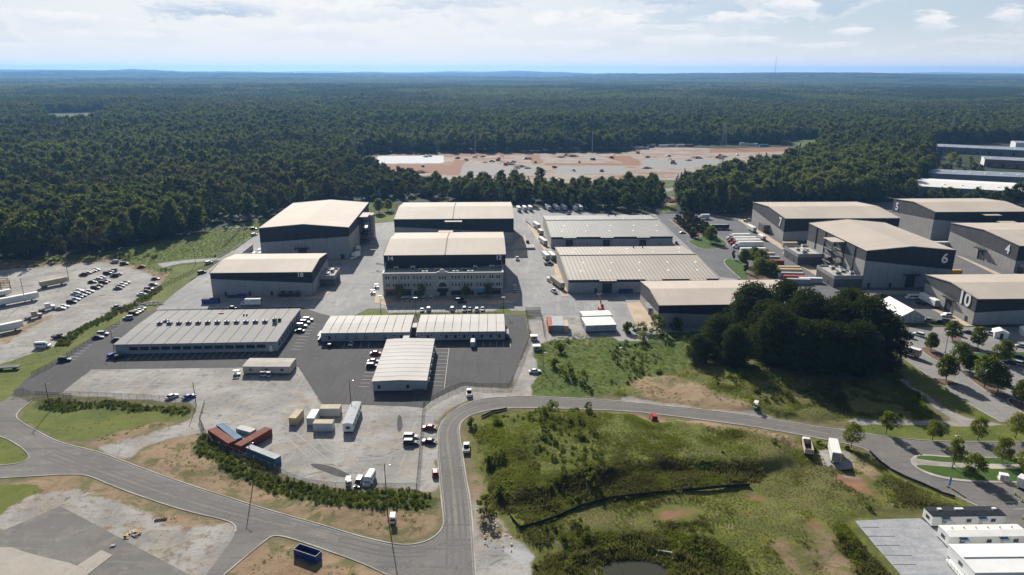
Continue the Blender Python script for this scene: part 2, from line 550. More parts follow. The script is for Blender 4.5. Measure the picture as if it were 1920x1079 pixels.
def ground_like(name, col, col2, col3, s1, s2, rough=0.92, cracks=0.0, bstr=0.25, lane=None):
    """paving or loose ground in world space, three tints at three sizes"""
    m, t = newmat(name)
    p = pos(t)
    a = t.noise(p, s1, 6, 0.6, 0.4)
    b = t.noise(t.mapping(p, loc=(31, 7, 0)), s2, 5, 0.65, 0.2)
    fine = t.noise(p, 2.2, 4, 0.7)
    c = t.mix(t.ramp(a, 0.32, 0.68), col, col2)
    c = t.mix(t.math('MULTIPLY', t.ramp(b, 0.5, 0.72), 0.7), c, col3)
    c = t.mix(t.math('MULTIPLY', t.ramp(fine, 0.35, 0.7), 0.38), c, tuple(x * 0.55 for x in col))
    if lane:
        st = t.noise(t.mapping(p, scale=lane[0], rot=(0, 0, lane[1])), 1.0, 5, 0.6, 0.3)
        c = t.mix(t.math('MULTIPLY', t.ramp(st, 0.5, 0.7), lane[3]), c, lane[2])
    if cracks:
        v = t.n('ShaderNodeTexVoronoi', feature='DISTANCE_TO_EDGE')
        wv = t.n('ShaderNodeVectorMath', operation='ADD'); nzv = t.n('ShaderNodeTexNoise'); t.put(nzv.inputs['Vector'], p); nzv.inputs['Scale'].default_value = 0.12; nzv.inputs['Detail'].default_value = 5
        sc_ = t.n('ShaderNodeVectorMath', operation='SCALE'); t.put(sc_.inputs[0], nzv.outputs['Color']); sc_.inputs['Scale'].default_value = 16.0
        t.put(wv.inputs[0], p); t.put(wv.inputs[1], sc_.outputs[0])
        t.put(v.inputs['Vector'], wv.outputs[0])
        v.inputs['Scale'].default_value = 0.09
        e = t.math('LESS_THAN', v.outputs[0], 0.007)
        c = t.mix(t.math('MULTIPLY', e, cracks), c, tuple(x * 0.45 for x in col))
    t.out(t.bsdf(c, rough, 0, 0.25, bump=fine, bstr=bstr, bdist=0.04))
    return m


ground_like('road_asphalt', (0.150, 0.142, 0.134), (0.195, 0.184, 0.172), (0.25, 0.22, 0.19), 0.045, 0.22,
            lane=((0.03, 0.45, 1), R(-22), (0.085, 0.082, 0.08), 0.5), cracks=0.5)
ground_like('tyre_worn', (0.130, 0.124, 0.118), (0.165, 0.158, 0.148), (0.19, 0.175, 0.16), 0.05, 0.3)
ground_like('gravel_pale', (0.33, 0.32, 0.30), (0.40, 0.385, 0.36), (0.29, 0.27, 0.25), 0.15, 0.7)
ground_like('lot_asphalt', (0.066, 0.064, 0.066), (0.086, 0.083, 0.083), (0.115, 0.108, 0.102), 0.05, 0.4,
            lane=((0.9, 0.035, 1), R(2), (0.050, 0.048, 0.05), 0.7))
ground_like('yard_pavement', (0.25, 0.25, 0.255), (0.34, 0.335, 0.32), (0.19, 0.19, 0.195), 0.04, 0.2,
            lane=((0.35, 0.05, 1), R(2), (0.42, 0.40, 0.37), 0.5), cracks=0.4)
ground_like('east_asphalt', (0.115, 0.117, 0.125), (0.15, 0.152, 0.158), (0.19, 0.187, 0.185), 0.04, 0.25, cracks=0.3)
ground_like('carpark_asphalt', (0.235, 0.225, 0.215), (0.28, 0.265, 0.25), (0.19, 0.185, 0.18), 0.05, 0.3, cracks=0.5,
            lane=((0.04, 0.4, 1), R(35), (0.31, 0.29, 0.27), 0.4))
ground_like('worn_asphalt', (0.150, 0.142, 0.134), (0.20, 0.185, 0.168), (0.29, 0.25, 0.21), 0.06, 0.22,
            lane=((0.05, 0.5, 1), R(-28), (0.26, 0.225, 0.19), 0.4))
ground_like('pale_slab', (0.42, 0.38, 0.32), (0.36, 0.33, 0.29), (0.30, 0.27, 0.24), 0.1, 0.4)
ground_like('fabric_gravel', (0.30, 0.31, 0.33), (0.40, 0.40, 0.41), (0.20, 0.21, 0.22), 0.35, 1.3, lane=((0.06, 0.6, 1), R(60), (0.46, 0.46, 0.47), 0.5))

# ================================================================== GROUND
def axis_lines(segs):
    out = [segs[0][0]]
    for a, b, st in segs:
        n = max(1, int(round((b - a) / st)))
        out += list(a + (b - a) * (np.arange(1, n + 1) / n))
    return np.array(out)


def grow(a, b, st, k):
    out = [a]
    while out[-1] < b:
        out.append(out[-1] + st); st *= k
    return out


ys = np.concatenate([[-400, -200, -50, 40, 80], axis_lines([(100, 480, 1.1), (480, 1250, 4.0)]), grow(1262, 21000, 14, 1.09)])
xp = np.concatenate([axis_lines([(0, 330, 1.3), (330, 1000, 5.0)]), grow(1012, 20000, 16, 1.14)])
xs = np.concatenate([-xp[::-1][:-1], xp])
GX, GY = np.meshgrid(xs, ys)
WX = GX + (fbm(GX, GY, 9, 1) - 0.5) * 5 + (fbm(GX, GY, 2.5, 2) - 0.5) * 1.6
WY = GY + (fbm(GX, GY, 9, 3) - 0.5) * 5 + (fbm(GX, GY, 2.5, 4) - 0.5) * 1.6


def blur(m, k):
    m = m.astype(np.float32)
    for _ in range(k):
        m[1:-1, :] = (m[:-2, :] + 2 * m[1:-1, :] + m[2:, :]) * 0.25
        m[:, 1:-1] = (m[:, :-2] + 2 * m[:, 1:-1] + m[:, 2:]) * 0.25
    return m


def region(*polys, soft=2, warp=True):
    r = np.zeros(GX.shape, bool)
    for p in polys:
        r |= inpoly(WX if warp else GX, WY if warp else GY, GP(p))
    return blur(r, soft)


lawn_px = [[(0, 686), (19, 678), (100, 649), (133, 628), (167, 605), (208, 587), (250, 567), (297, 537), (318, 512), (330, 500), (413, 488), (440, 466), (487, 432), (460, 448), (330, 548), (290, 580), (230, 603), (173, 634), (110, 675), (50, 710), (20, 745), (0, 757), (-90, 800), (-90, 720)],
           [(38, 772), (66, 751), (136, 753), (349, 768), (359, 782), (270, 800), (200, 822), (150, 830), (112, 827), (58, 800)],
           [(-60, 815), (0, 817), (35, 835), (52, 850), (58, 860), (40, 869), (0, 873), (-60, 873)],
           [(-60, 900), (0, 905), (70, 905), (80, 916), (0, 963), (-60, 990)],
           [(1676, 690), (1695, 672), (1747, 710), (1817, 758), (1873, 789), (1847, 787), (1813, 780), (1767, 757), (1716, 727)],
           [(1612, 798), (1700, 797), (1800, 800), (1870, 797), (1990, 797), (1990, 828), (1775, 828), (1720, 825), (1667, 820), (1600, 809)],
           [(1810, 664), (1930, 660), (1990, 661), (1990, 677), (1820, 677)],
           [(1288, 453), (1302, 449), (1320, 441), (1343, 441), (1364, 456), (1363, 462), (1340, 468), (1311, 467)],
           [(1355, 490), (1367, 484), (1390, 492), (1400, 520), (1388, 522)],
           [(560, 577), (600, 582), (640, 598), (1010, 598), (985, 586), (940, 576), (930, 583), (725, 586), (720, 580), (690, 580), (672, 588), (650, 589)],
           [(690, 420), (738, 416), (745, 400), (700, 400)]]
field_px = [[(225, 490), (320, 452), (453, 417), (505, 411), (520, 404), (497, 420), (487, 433), (440, 466), (413, 488), (330, 498), (303, 520), (290, 508), (258, 500)],
            [(-60, 500), (0, 490), (200, 474), (320, 448), (320, 456), (225, 488), (180, 490), (0, 508)],
            [(1003, 648), (1060, 630), (1240, 618), (1330, 615), (1290, 690), (1200, 712), (1140, 745), (1000, 742), (990, 738), (1010, 690)],
            [(1085, 396), (1130, 400), (1240, 402), (1238, 408), (1110, 404)],
            [(690, 400), (735, 396), (745, 384), (700, 380), (688, 388)],
            [(1232, 340), (1265, 340), (1268, 365), (1240, 370)], [(1240, 386), (1268, 386), (1268, 398), (1240, 400)],
            [(1488, 263), (1532, 263), (1526, 279), (1490, 279)], [(95, 222), (215, 217), (160, 233), (100, 230)]]
meadow_px = [[(872, 792), (890, 781), (930, 771), (975, 768), (1116, 772), (1300, 787), (1417, 804), (1500, 820), (1560, 828), (1620, 845), (1665, 882), (1700, 898), (1767, 926), (1833, 952), (1740, 952), (1728, 972), (1604, 976), (1640, 1020), (1692, 1079), (1710, 1130), (1000, 1130), (985, 1079), (1000, 1040), (960, 1010), (915, 960), (895, 900), (880, 850)],
             [(1290, 690), (1330, 615), (1400, 600), (1690, 612), (1676, 690), (1700, 727), (1770, 790), (1600, 790), (1476, 790), (1300, 764), (1151, 750), (1140, 745), (1200, 712)]]
weed_px = [[(362, 808), (385, 812), (450, 868), (520, 898), (600, 918), (700, 926), (820, 926), (824, 950), (790, 962), (640, 955), (520, 930), (430, 892), (370, 850)],
           [(100, 649), (133, 628), (167, 605), (208, 587), (250, 567), (297, 537), (302, 545), (255, 575), (175, 613), (120, 650)],
           [(66, 751), (136, 753), (349, 768), (357, 780), (250, 772), (50, 770)],
           [(1688, 608), (1930, 606), (1930, 622), (1688, 622)]]
tall_px = [[(940, 960), (1080, 905), (1300, 880), (1420, 880), (1430, 905), (1240, 930), (1080, 960), (980, 990)],
           [(985, 1079), (1100, 1010), (1250, 1000), (1350, 1020), (1400, 1079), (1400, 1130), (980, 1130)],
           [(1560, 990), (1600, 976), (1690, 1079), (1700, 1130), (1640, 1130), (1600, 1060)],
           [(900, 880), (960, 850), (1010, 900), (980, 960), (930, 950)]]
mown_px = [[(990, 998), (1080, 962), (1240, 935), (1430, 915), (1540, 925), (1560, 960), (1400, 985), (1250, 990), (1100, 1010), (1000, 1050)], [(1280, 640), (1400, 690), (1640, 700), (1770, 785), (1500, 790), (1300, 720)]]
dirt_px = [[(248, 866), (272, 842), (362, 812), (380, 830), (430, 870), (520, 905), (620, 935), (824, 948), (826, 970), (812, 995), (780, 1012), (744, 1016), (660, 1000), (500, 950), (330, 895)],
           [(160, 838), (200, 820), (270, 798), (345, 786), (272, 815), (184, 845)],
           [(112, 890), (163, 892), (272, 936), (349, 961), (427, 978), (430, 990), (330, 985), (230, 945), (140, 915), (60, 925), (0, 905), (40, 897)],
           [(512, 1004), (586, 1024), (677, 1056), (727, 1082), (760, 1130), (360, 1130), (419, 1079)],
           [(1110, 772), (1300, 787), (1417, 804), (1500, 820), (1508, 850), (1440, 830), (1330, 812), (1200, 790)],
           [(1180, 740), (1200, 705), (1260, 705), (1330, 735), (1400, 760), (1410, 776), (1300, 762)],
           [(1590, 845), (1620, 860), (1650, 900), (1625, 900), (1600, 880)],
           [(-60, 484), (0, 488), (120, 492), (200, 484), (262, 500), (320, 516), (318, 524), (258, 507), (200, 492), (0, 506)],
           [(80, 660), (160, 620), (205, 590), (225, 584), (215, 600), (150, 635), (100, 665)], [(0, 632), (60, 605), (90, 590), (100, 596), (40, 625), (0, 655)],
           [(297, 532), (300, 515), (325, 505), (330, 520), (310, 545)],
           [(884, 870), (895, 900), (915, 960), (960, 1010), (970, 1030), (905, 1000), (885, 930)],
           [(860, 785), (872, 792), (880, 850), (895, 900), (905, 960), (884, 940), (874, 870), (862, 816)],
           [(1500, 990), (1512, 990), (1600, 1130), (1575, 1130)], [(1530, 972), (1542, 980), (1590, 1050), (1625, 1130), (1605, 1130), (1560, 1050)], [(1440, 1000), (1470, 1005), (1540, 1130), (1510, 1130)],
           [(1238, 370), (1266, 366), (1268, 388), (1240, 390)]]
clay_px = [[(1585, 895), (1620, 900), (1650, 925), (1640, 942), (1612, 930), (1560, 902)], [(1520, 975), (1535, 985), (1560, 1035), (1545, 1030), (1515, 990)],
           [(1235, 960), (1290, 955), (1300, 965), (1240, 978)], [(940, 955), (955, 975), (975, 998), (965, 995), (948, 985)],
           [(1400, 938), (1425, 930), (1430, 945), (1410, 950)], [(1455, 1020), (1475, 1010), (1520, 1079), (1500, 1079)],
           [(210, 590), (260, 576), (240, 586), (190, 606)]]
gravel_px = [[(-90, 500), (0, 508), (60, 500), (180, 493), (225, 489), (258, 505), (300, 520), (302, 540), (297, 543), (250, 572), (208, 592), (167, 610), (133, 632), (100, 653), (19, 682), (0, 690), (-90, 715)],
             [(168, 690), (562, 686), (606, 757), (800, 757), (870, 722), (955, 730), (995, 630), (988, 585), (1022, 585), (1050, 632), (1003, 648), (1010, 690), (995, 735), (993, 743), (880, 751), (845, 765), (826, 780), (819, 800), (819, 850), (825, 905), (824, 950), (822, 925), (781, 918), (691, 918), (607, 911), (551, 897), (500, 870), (400, 838), (372, 812), (272, 838), (248, 866), (182, 847), (200, 825), (345, 790), (375, 770), (362, 756), (116, 742), (110, 736)],
             [(-90, 890), (0, 915), (100, 905), (160, 905), (230, 940), (330, 980), (430, 985), (442, 998), (419, 1079), (400, 1130), (-90, 1130)],
             [(1600, 788), (1680, 788), (1790, 792), (1700, 722), (1665, 700), (1680, 703), (1767, 761), (1830, 790), (1880, 795), (1960, 800), (1700, 800), (1605, 801)],
             [(915, 960), (960, 1010), (1000, 1040), (985, 1085), (960, 1130), (890, 1130), (884, 985), (884, 900), (900, 930)],
             [(1151, 751), (1300, 765), (1405, 779), (1476, 792), (1600, 805), (1600, 812), (1400, 772), (1290, 758), (1180, 744)],
             [(1530, 845), (1600, 850), (1612, 862), (1590, 880), (1560, 880), (1540, 868)],
             [(690, 300), (720, 290), (1160, 287), (1230, 276), (1460, 282), (1502, 286), (1440, 312), (1265, 338), (1000, 345), (860, 340), (760, 325), (700, 312)],
             [(1238, 354), (1266, 352), (1264, 359), (1238, 360)], [(1090, 560), (1230, 560), (1330, 620), (1015, 640), (1010, 590), (1090, 575)]]
rock_px = [[(985, 1035), (1000, 1040), (990, 1060), (962, 1050), (935, 1030)]]
mulch_px = [[(1256, 413), (1290, 404), (1335, 441), (1302, 450)], [(1390, 500), (1405, 495), (1480, 530), (1550, 590), (1420, 590), (1390, 540)],
            [(1727, 654), (1732, 651), (1745, 652), (1768, 664), (1772, 688), (1762, 680), (1740, 668)], [(1747, 709), (1785, 713), (1800, 722), (1765, 724)],
            [(1815, 707), (1822, 705), (1845, 712), (1890, 740), (1900, 758), (1850, 733)], [(1890, 751), (1895, 748), (1912, 753), (1970, 785), (1960, 798), (1905, 765)],
            [(1775, 620), (1800, 622), (1800, 640), (1785, 640)], [(1808, 650), (1835, 652), (1840, 664), (1825, 664)],
            [(1332, 396), (1410, 392), (1408, 410), (1340, 402)]]
slabs_far = [[(708, 293), (832, 292), (832, 306), (704, 307)]]
grey_far = [[(868, 313), (1000, 313), (1010, 328), (862, 328)], [(1045, 312), (1170, 312), (1180, 326), (1040, 326)], [(1200, 300), (1400, 296), (1380, 312), (1210, 318)]]
clay_far = [[(690, 298), (720, 290), (1000, 288), (1000, 291), (700, 298)], [(1330, 279), (1500, 276), (1502, 284), (1330, 287)], [(850, 300), (880, 300), (865, 312), (840, 325)],
            [(985, 292), (1010, 290), (1020, 306), (1000, 308)], [(1130, 294), (1180, 292), (1205, 306), (1175, 307)], [(700, 308), (860, 309), (870, 315), (860, 330), (720, 316)],
            [(1020, 306), (1200, 306), (1200, 311), (1020, 311)]]

m_grass = np.maximum(region(*field_px), 0)
m_lawn = region(*lawn_px, soft=1)
m_mead = region(*meadow_px, soft=2)
m_weed = region(*weed_px, soft=4)
m_dirt = region(*dirt_px, soft=5)
m_clay = region(*clay_px, soft=3) * 0.85
m_tall = region(*tall_px, soft=5)
m_mown = region(*mown_px, soft=5)
m_pad = region([(-90, 905), (0, 915), (120, 905), (230, 945), (330, 985), (440, 1000), (400, 1130), (-90, 1130)], soft=4)
m_dirt = np.maximum(np.maximum(m_dirt, m_mown * 0.34), m_pad * 0.36)
m_grav = region(*gravel_px, soft=2)
m_mulch = region(*mulch_px, soft=1, warp=False)
m_clay = np.maximum(m_clay, region(*clay_far, soft=1))
m_rock = region(*rock_px, soft=2)
farsite = inpoly(GX, GY, GP([(560, 345), (600, 270), (1560, 262), (1480, 345)]))
m_grav = np.where(farsite, m_grav, m_grav)

# relief: rough meadow, the oak knoll, the pond hollow, rolling wooded country far out
soft_ground = blur(np.clip(m_mead + m_grass * 0.6 + m_weed + m_dirt * 0.4, 0, 1) * (1 - np.clip(m_grav + m_mulch, 0, 1)), 10)
mead_in = blur(inpoly(GX, GY, GP(meadow_px[0])), 12)
GZ = soft_ground * ((fbm(GX, GY, 30, 21) - 0.42) * 3.0 + (fbm(GX, GY, 4, 22) - 0.5) * 0.7) * (GY < 600)
kx, ky = G(1480, 725)
GZ += 2.6 * np.exp(-(((GX - kx) / 40) ** 2 + ((GY - ky) / 20) ** 2)) * blur(inpoly(GX, GY, GP(meadow_px[1])), 8)
px_, py_ = G(1190, 1062)
pond = np.exp(-((((GX - px_) / 17) ** 2 + ((GY - py_) / 7.5) ** 2) ** 2))
GZ -= 2.6 * pond
bx, by = G(1180, 905)
GZ += 1.3 * np.exp(-(((GX - bx) / 30) ** 2 + ((GY - by) / 7) ** 2)) * mead_in
far = np.clip((GY - 1250) / 2500, 0, 1)
amp = far * (26 + 70 * np.clip((GY - 3500) / 9000, 0, 1))
GZ += amp * (fbm(GX * 0.5, GY, 1500, 31, 4) - 0.40) * 2.2
keep = np.zeros(GX.shape, bool)
for q in ([(560, 405), (600, 268), (1640, 250), (2300, 250), (2600, 420), (1900, 420)],):
    keep |= inpoly(GX, GY, GP(q))
mid_r = np.clip((GY - 620) / 500, 0, 1) * np.clip(1 - blur(keep, 14) * 2.5, 0, 1) * np.clip((9000 - GY) / 6000, 0, 1)
GZ += mid_r * 26 * (fbm(GX * 0.7 + 300, GY, 420, 35, 3) - 0.5)
GZ -= 0.05 * (GY > 1000)
shelf = blur(inpoly(WX, WY, GP([(905, 800), (960, 782), (1120, 782), (1300, 797), (1420, 812), (1500, 830), (1490, 870), (1420, 884), (1300, 882), (1180, 893), (1080, 912), (1010, 940), (960, 945), (925, 900)])), 4)
GZ += 2.6 * shelf
flat_px = [(1513, 844), (1563, 858), (1225, 783)]
for fx, fy in flat_px:
    ax_, ay_ = G(fx, fy)
    GZ *= 1 - np.exp(-(((GX - ax_) / 6) ** 2 + ((GY - ay_) / 8) ** 2) ** 2)


def gz(x, y):
    """height of the ground under a point"""
    i = int(np.clip(np.searchsorted(ys, y) - 1, 0, len(ys) - 2)); j = int(np.clip(np.searchsorted(xs, x) - 1, 0, len(xs) - 2))
    a = (y - ys[i]) / (ys[i + 1] - ys[i]); b = (x - xs[j]) / (xs[j + 1] - xs[j])
    return float((GZ[i, j] * (1 - b) + GZ[i, j + 1] * b) * (1 - a) + (GZ[i + 1, j] * (1 - b) + GZ[i + 1, j + 1] * b) * a)


def gza(x, y):
    i = np.clip(np.searchsorted(ys, y) - 1, 0, len(ys) - 2); j = np.clip(np.searchsorted(xs, x) - 1, 0, len(xs) - 2)
    a = (y - ys[i]) / (ys[i + 1] - ys[i]); b = (x - xs[j]) / (xs[j + 1] - xs[j])
    return (GZ[i, j] * (1 - b) + GZ[i, j + 1] * b) * (1 - a) + (GZ[i + 1, j] * (1 - b) + GZ[i + 1, j + 1] * b) * a


def mval(m, x, y):
    i = np.clip(np.searchsorted(ys, y) - 1, 0, len(ys) - 2); j = np.clip(np.searchsorted(xs, x) - 1, 0, len(xs) - 2)
    return m[i, j]


ny, nx = GX.shape
me = bpy.data.meshes.new('ground')
co = np.stack([GX, GY, GZ], -1).reshape(-1, 3).astype(np.float32)
idx = np.arange(ny * nx).reshape(ny, nx)
quads = np.stack([idx[:-1, :-1], idx[:-1, 1:], idx[1:, 1:], idx[1:, :-1]], -1).reshape(-1, 4)
me.vertices.add(len(co)); me.vertices.foreach_set('co', co.ravel())
me.loops.add(quads.size); me.loops.foreach_set('vertex_index', quads.ravel().astype(np.int32))
me.polygons.add(len(quads)); me.polygons.foreach_set('loop_start', np.arange(0, quads.size, 4, dtype=np.int32))
me.update(calc_edges=True)
me.polygons.foreach_set('use_smooth', np.ones(len(quads), bool))


def attr4(name, a, b, c, d):
    at = me.attributes.new(name, 'FLOAT_COLOR', 'POINT')
    at.data.foreach_set('color', np.stack([a, b, c, d], -1).reshape(-1).astype(np.float32))


m_slab = region(*slabs_far, soft=0, warp=False)
m_gfar = region(*grey_far, soft=1)
attr4('cover_a', m_grass, m_lawn, m_dirt, m_clay)
attr4('cover_b', m_grav, m_mead, m_weed, m_mulch)
attr4('cover_c', m_slab, m_gfar, m_rock, farsite.astype(np.float32))
m, t = newmat('ground')
p = pos(t)
A = t.n('ShaderNodeAttribute', attribute_name='cover_a'); B = t.n('ShaderNodeAttribute', attribute_name='cover_b'); D = t.n('ShaderNodeAttribute', attribute_name='cover_c')


def split(at):
    q = t.n('ShaderNodeSeparateColor'); t.put(q.inputs[0], at.outputs['Color'])
    return q.outputs[0], q.outputs[1], q.outputs[2], at.outputs['Alpha']


ag, al, ad, ac = split(A)
bg_, bm_, bw, bu = split(B)
ds, dg, dr, dq = split(D)
nA = t.noise(p, 0.07, 6, 0.6, 0.3); nB = t.noise(p, 0.35, 6, 0.65, 0.2); nC = t.noise(p, 1.6, 5, 0.7); nD = t.noise(p, 0.018, 4, 0.55)
nE = t.noise(t.mapping(p, loc=(55, 12, 0)), 0.13, 6, 0.62, 0.5)


def thr(mask, nz=nB, k=0.7, soft=0.16):
    """mask edge broken up by noise"""
    v = t.math('ADD', mask, t.math('MULTIPLY', t.math('SUBTRACT', nz, 0.5), k))
    return t.ramp(v, 0.5 - soft, 0.5 + soft)


forest_c = t.mix(t.ramp(nA, 0.3, 0.7), (0.022, 0.032, 0.016), (0.04, 0.05, 0.024))
psep = t.n('ShaderNodeSeparateXYZ'); t.put(psep.inputs[0], p)
verge_c = t.mix(t.ramp(nB, 0.4, 0.6), (0.20, 0.165, 0.10), (0.13, 0.135, 0.05))
forest_c = t.mix(t.ramp(psep.outputs[1], 380, 320), forest_c, verge_c)
grass_c = t.mix(t.ramp(nA, 0.35, 0.65), (0.075, 0.120, 0.026), (0.120, 0.155, 0.034))
grass_c = t.mix(t.math('MULTIPLY', t.ramp(nB, 0.45, 0.7), 0.6), grass_c, (0.035, 0.06, 0.016))
lawn_c = t.mix(t.ramp(nA, 0.35, 0.65), (0.105, 0.135, 0.026), (0.165, 0.180, 0.036))
lawn_c = t.mix(t.math('MULTIPLY', t.ramp(nB, 0.5, 0.75), 0.5), lawn_c, (0.05, 0.085, 0.02))
mead_c = t.mix(t.ramp(nE, 0.38, 0.62), (0.120, 0.142, 0.026), (0.185, 0.200, 0.032))
mead_c = t.mix(t.math('MULTIPLY', t.ramp(nB, 0.42, 0.62), 0.7), mead_c, (0.085, 0.098, 0.026))
mead_c = t.mix(t.math('MULTIPLY', t.ramp(nC, 0.46, 0.66), 0.65), mead_c, t.mix(nB, (0.19, 0.155, 0.075), (0.075, 0.085, 0.025)))
mead_c = t.mix(t.math('MULTIPLY', t.ramp(nD, 0.5, 0.62), 0.6), mead_c, (0.15, 0.13, 0.055))
dirt_c = t.mix(t.ramp(nA, 0.35, 0.65), (0.30, 0.205, 0.125), (0.36, 0.26, 0.17))
dirt_c = t.mix(t.math('MULTIPLY', t.ramp(nB, 0.45, 0.7), 0.8), dirt_c, (0.22, 0.15, 0.09))
dirt_c = t.mix(t.ramp(nE, 0.50, 0.60), dirt_c, t.mix(nC, (0.12, 0.13, 0.045), (0.20, 0.17, 0.08)))
clay_c = t.mix(nB, (0.33, 0.155, 0.085), (0.25, 0.15, 0.095))
grav_c = t.mix(t.ramp(nA, 0.35, 0.65), (0.29, 0.28, 0.265), (0.44, 0.42, 0.39))
grav_c = t.mix(t.math('MULTIPLY', t.ramp(nE, 0.50, 0.60), 0.6), grav_c, (0.37, 0.315, 0.25))
grav_c = t.mix(t.math('MULTIPLY', t.ramp(nB, 0.52, 0.68), 0.7), grav_c, (0.20, 0.195, 0.19))
stain = t.noise(t.mapping(p, scale=(0.09, 0.22, 1), loc=(9, 3, 0)), 1.0, 5, 0.6, 0.6)
grav_c = t.mix(t.math('MULTIPLY', t.ramp(stain, 0.60, 0.68), 0.6), grav_c, (0.12, 0.115, 0.11))
wheel = t.noise(t.mapping(p, scale=(0.5, 0.03, 1), rot=(0, 0, R(-40))), 1.0, 5, 0.6, 1.2)
grav_c = t.mix(t.math('MULTIPLY', t.ramp(wheel, 0.52, 0.68), 0.35), grav_c, (0.48, 0.46, 0.43))
weed_c = t.mix(nB, (0.055, 0.08, 0.02), (0.085, 0.105, 0.026))
mulch_c = t.mix(nB, (0.15, 0.09, 0.06), (0.22, 0.145, 0.10))
site_c = t.mix(t.ramp(nA, 0.35, 0.65), (0.33, 0.25, 0.19), (0.43, 0.37, 0.31))
site_c = t.mix(t.ramp(nE, 0.50, 0.56), site_c, (0.33, 0.32, 0.30))
site_c = t.mix(t.math('MULTIPLY', t.ramp(t.noise(t.mapping(p, scale=(0.6, 2.0, 1), loc=(4, 4, 0)), 0.03, 6, 0.65, 0.8), 0.52, 0.58), 0.8), site_c, (0.30, 0.15, 0.09))
c = forest_c
c = t.mix(thr(ag), c, grass_c)
c = t.mix(thr(bm_), c, mead_c)
c = t.mix(thr(bg_), c, t.mix(dq, grav_c, site_c))
c = t.mix(thr(ad, t.math('ADD', t.math('MULTIPLY', nB, 0.6), t.math('MULTIPLY', nC, 0.4)), 2.2, 0.22), c, dirt_c)
c = t.mix(thr(al, nB, 0.5), c, lawn_c)
c = t.mix(thr(bw, nB, 0.9), c, weed_c)
c = t.mix(thr(ac, t.math('ADD', t.math('MULTIPLY', nA, 0.4), t.math('MULTIPLY', nE, 0.6)), 2.8, 0.25), c, clay_c)
c = t.mix(thr(bu, nB, 0.3), c, mulch_c)
c = t.mix(thr(dg, t.math('ADD', t.math('MULTIPLY', nA, 0.5), t.math('MULTIPLY', nE, 0.5)), 3.0, 0.25), c, t.mix(nB, (0.38, 0.37, 0.36), (0.27, 0.26, 0.25)))
c = t.mix(thr(ds, nB, 0.02, 0.05), c, (0.66, 0.68, 0.70))
c = t.mix(thr(dr, nB, 0.6), c, (0.45, 0.45, 0.45))
c = t.mix(t.math('MULTIPLY', nC, 0.42), c, t.mix(0.72, c, (0, 0, 0)))
hgt = t.math('ADD', t.math('MULTIPLY', nB, 0.7), t.math('MULTIPLY', nC, 0.4))
t.out(t.bsdf(c, 0.95, 0, 0.15, bump=hgt, bstr=0.8, bdist=0.35))
me.materials.append(m)
go = link('ground', me)
go['kind'] = 'structure'


# ------------------------------------------------------------------ flat sheets
def smooth_poly(pts, n=2):
    for _ in range(n):
        q = []
        for i in range(len(pts)):
            a, b = pts[i], pts[(i + 1) % len(pts)]
            q.append((a[0] * 0.75 + b[0] * 0.25, a[1] * 0.75 + b[1] * 0.25)); q.append((a[0] * 0.25 + b[0] * 0.75, a[1] * 0.25 + b[1] * 0.75))
        pts = q
    return pts


def smooth_line(pts, n=2):
    for _ in range(n):
        q = [pts[0]]
        for a, b in zip(pts[:-1], pts[1:]):
            q.append((a[0] * 0.75 + b[0] * 0.25, a[1] * 0.75 + b[1] * 0.25)); q.append((a[0] * 0.25 + b[0] * 0.75, a[1] * 0.25 + b[1] * 0.75))
        q.append(pts[-1])
        pts = q
    return pts


PAVED_PX = []
BUILT = []


def sheet(name, px, z, mat, parent=None, smooth=0, kind='structure', thick=0.3):
    PAVED_PX.append(px)
    pts = GP(px)
    if smooth:
        pts = smooth_poly(pts, smooth)
    mb = MB().mat(mat)
    mb.prism(pts, z - thick, z)
    o = mb.build(name, parent)
    if parent is None and kind:
        o['kind'] = kind
    return o


def ribbon(mb, pts, width, z0, z1):
    """a strip of the given width along world points"""
    n = len(pts)
    L, Rr = [], []
    for i in range(n):
        a = pts[max(0, i - 1)]; b = pts[min(n - 1, i + 1)]
        dx, dy = b[0] - a[0], b[1] - a[1]
        k = math.hypot(dx, dy) or 1
        nx_, ny_ = -dy / k * width / 2, dx / k * width / 2
        L.append((pts[i][0] + nx_, pts[i][1] + ny_)); Rr.append((pts[i][0] - nx_, pts[i][1] - ny_))
    v = []
    for l, r in zip(L, Rr):
        v += [(l[0], l[1], z0), (r[0], r[1], z0), (r[0], r[1], z1), (l[0], l[1], z1)]
    f = []
    for i in range(n - 1):
        a, b = i * 4, i * 4 + 4
        f += [(a + 3, a + 2, b + 2, b + 3), (a + 2, a + 1, b + 1, b + 2), (a + 1, a, b, b + 1), (a, a + 3, b + 3, b)]
    f += [(0, 1, 2, 3), (b + 3, b + 2, b + 1, b)]
    mb.add(v, f)


def kerb(name, px, mat='kerb_concrete', width=0.35, h=0.13, smooth=2, base=-0.2):
    mb = MB().mat(mat)
    for line in px:
        ribbon(mb, smooth_line(GP(line), smooth), width, base, h)
    o = mb.build(name)
    o['kind'] = 'structure'
    return o


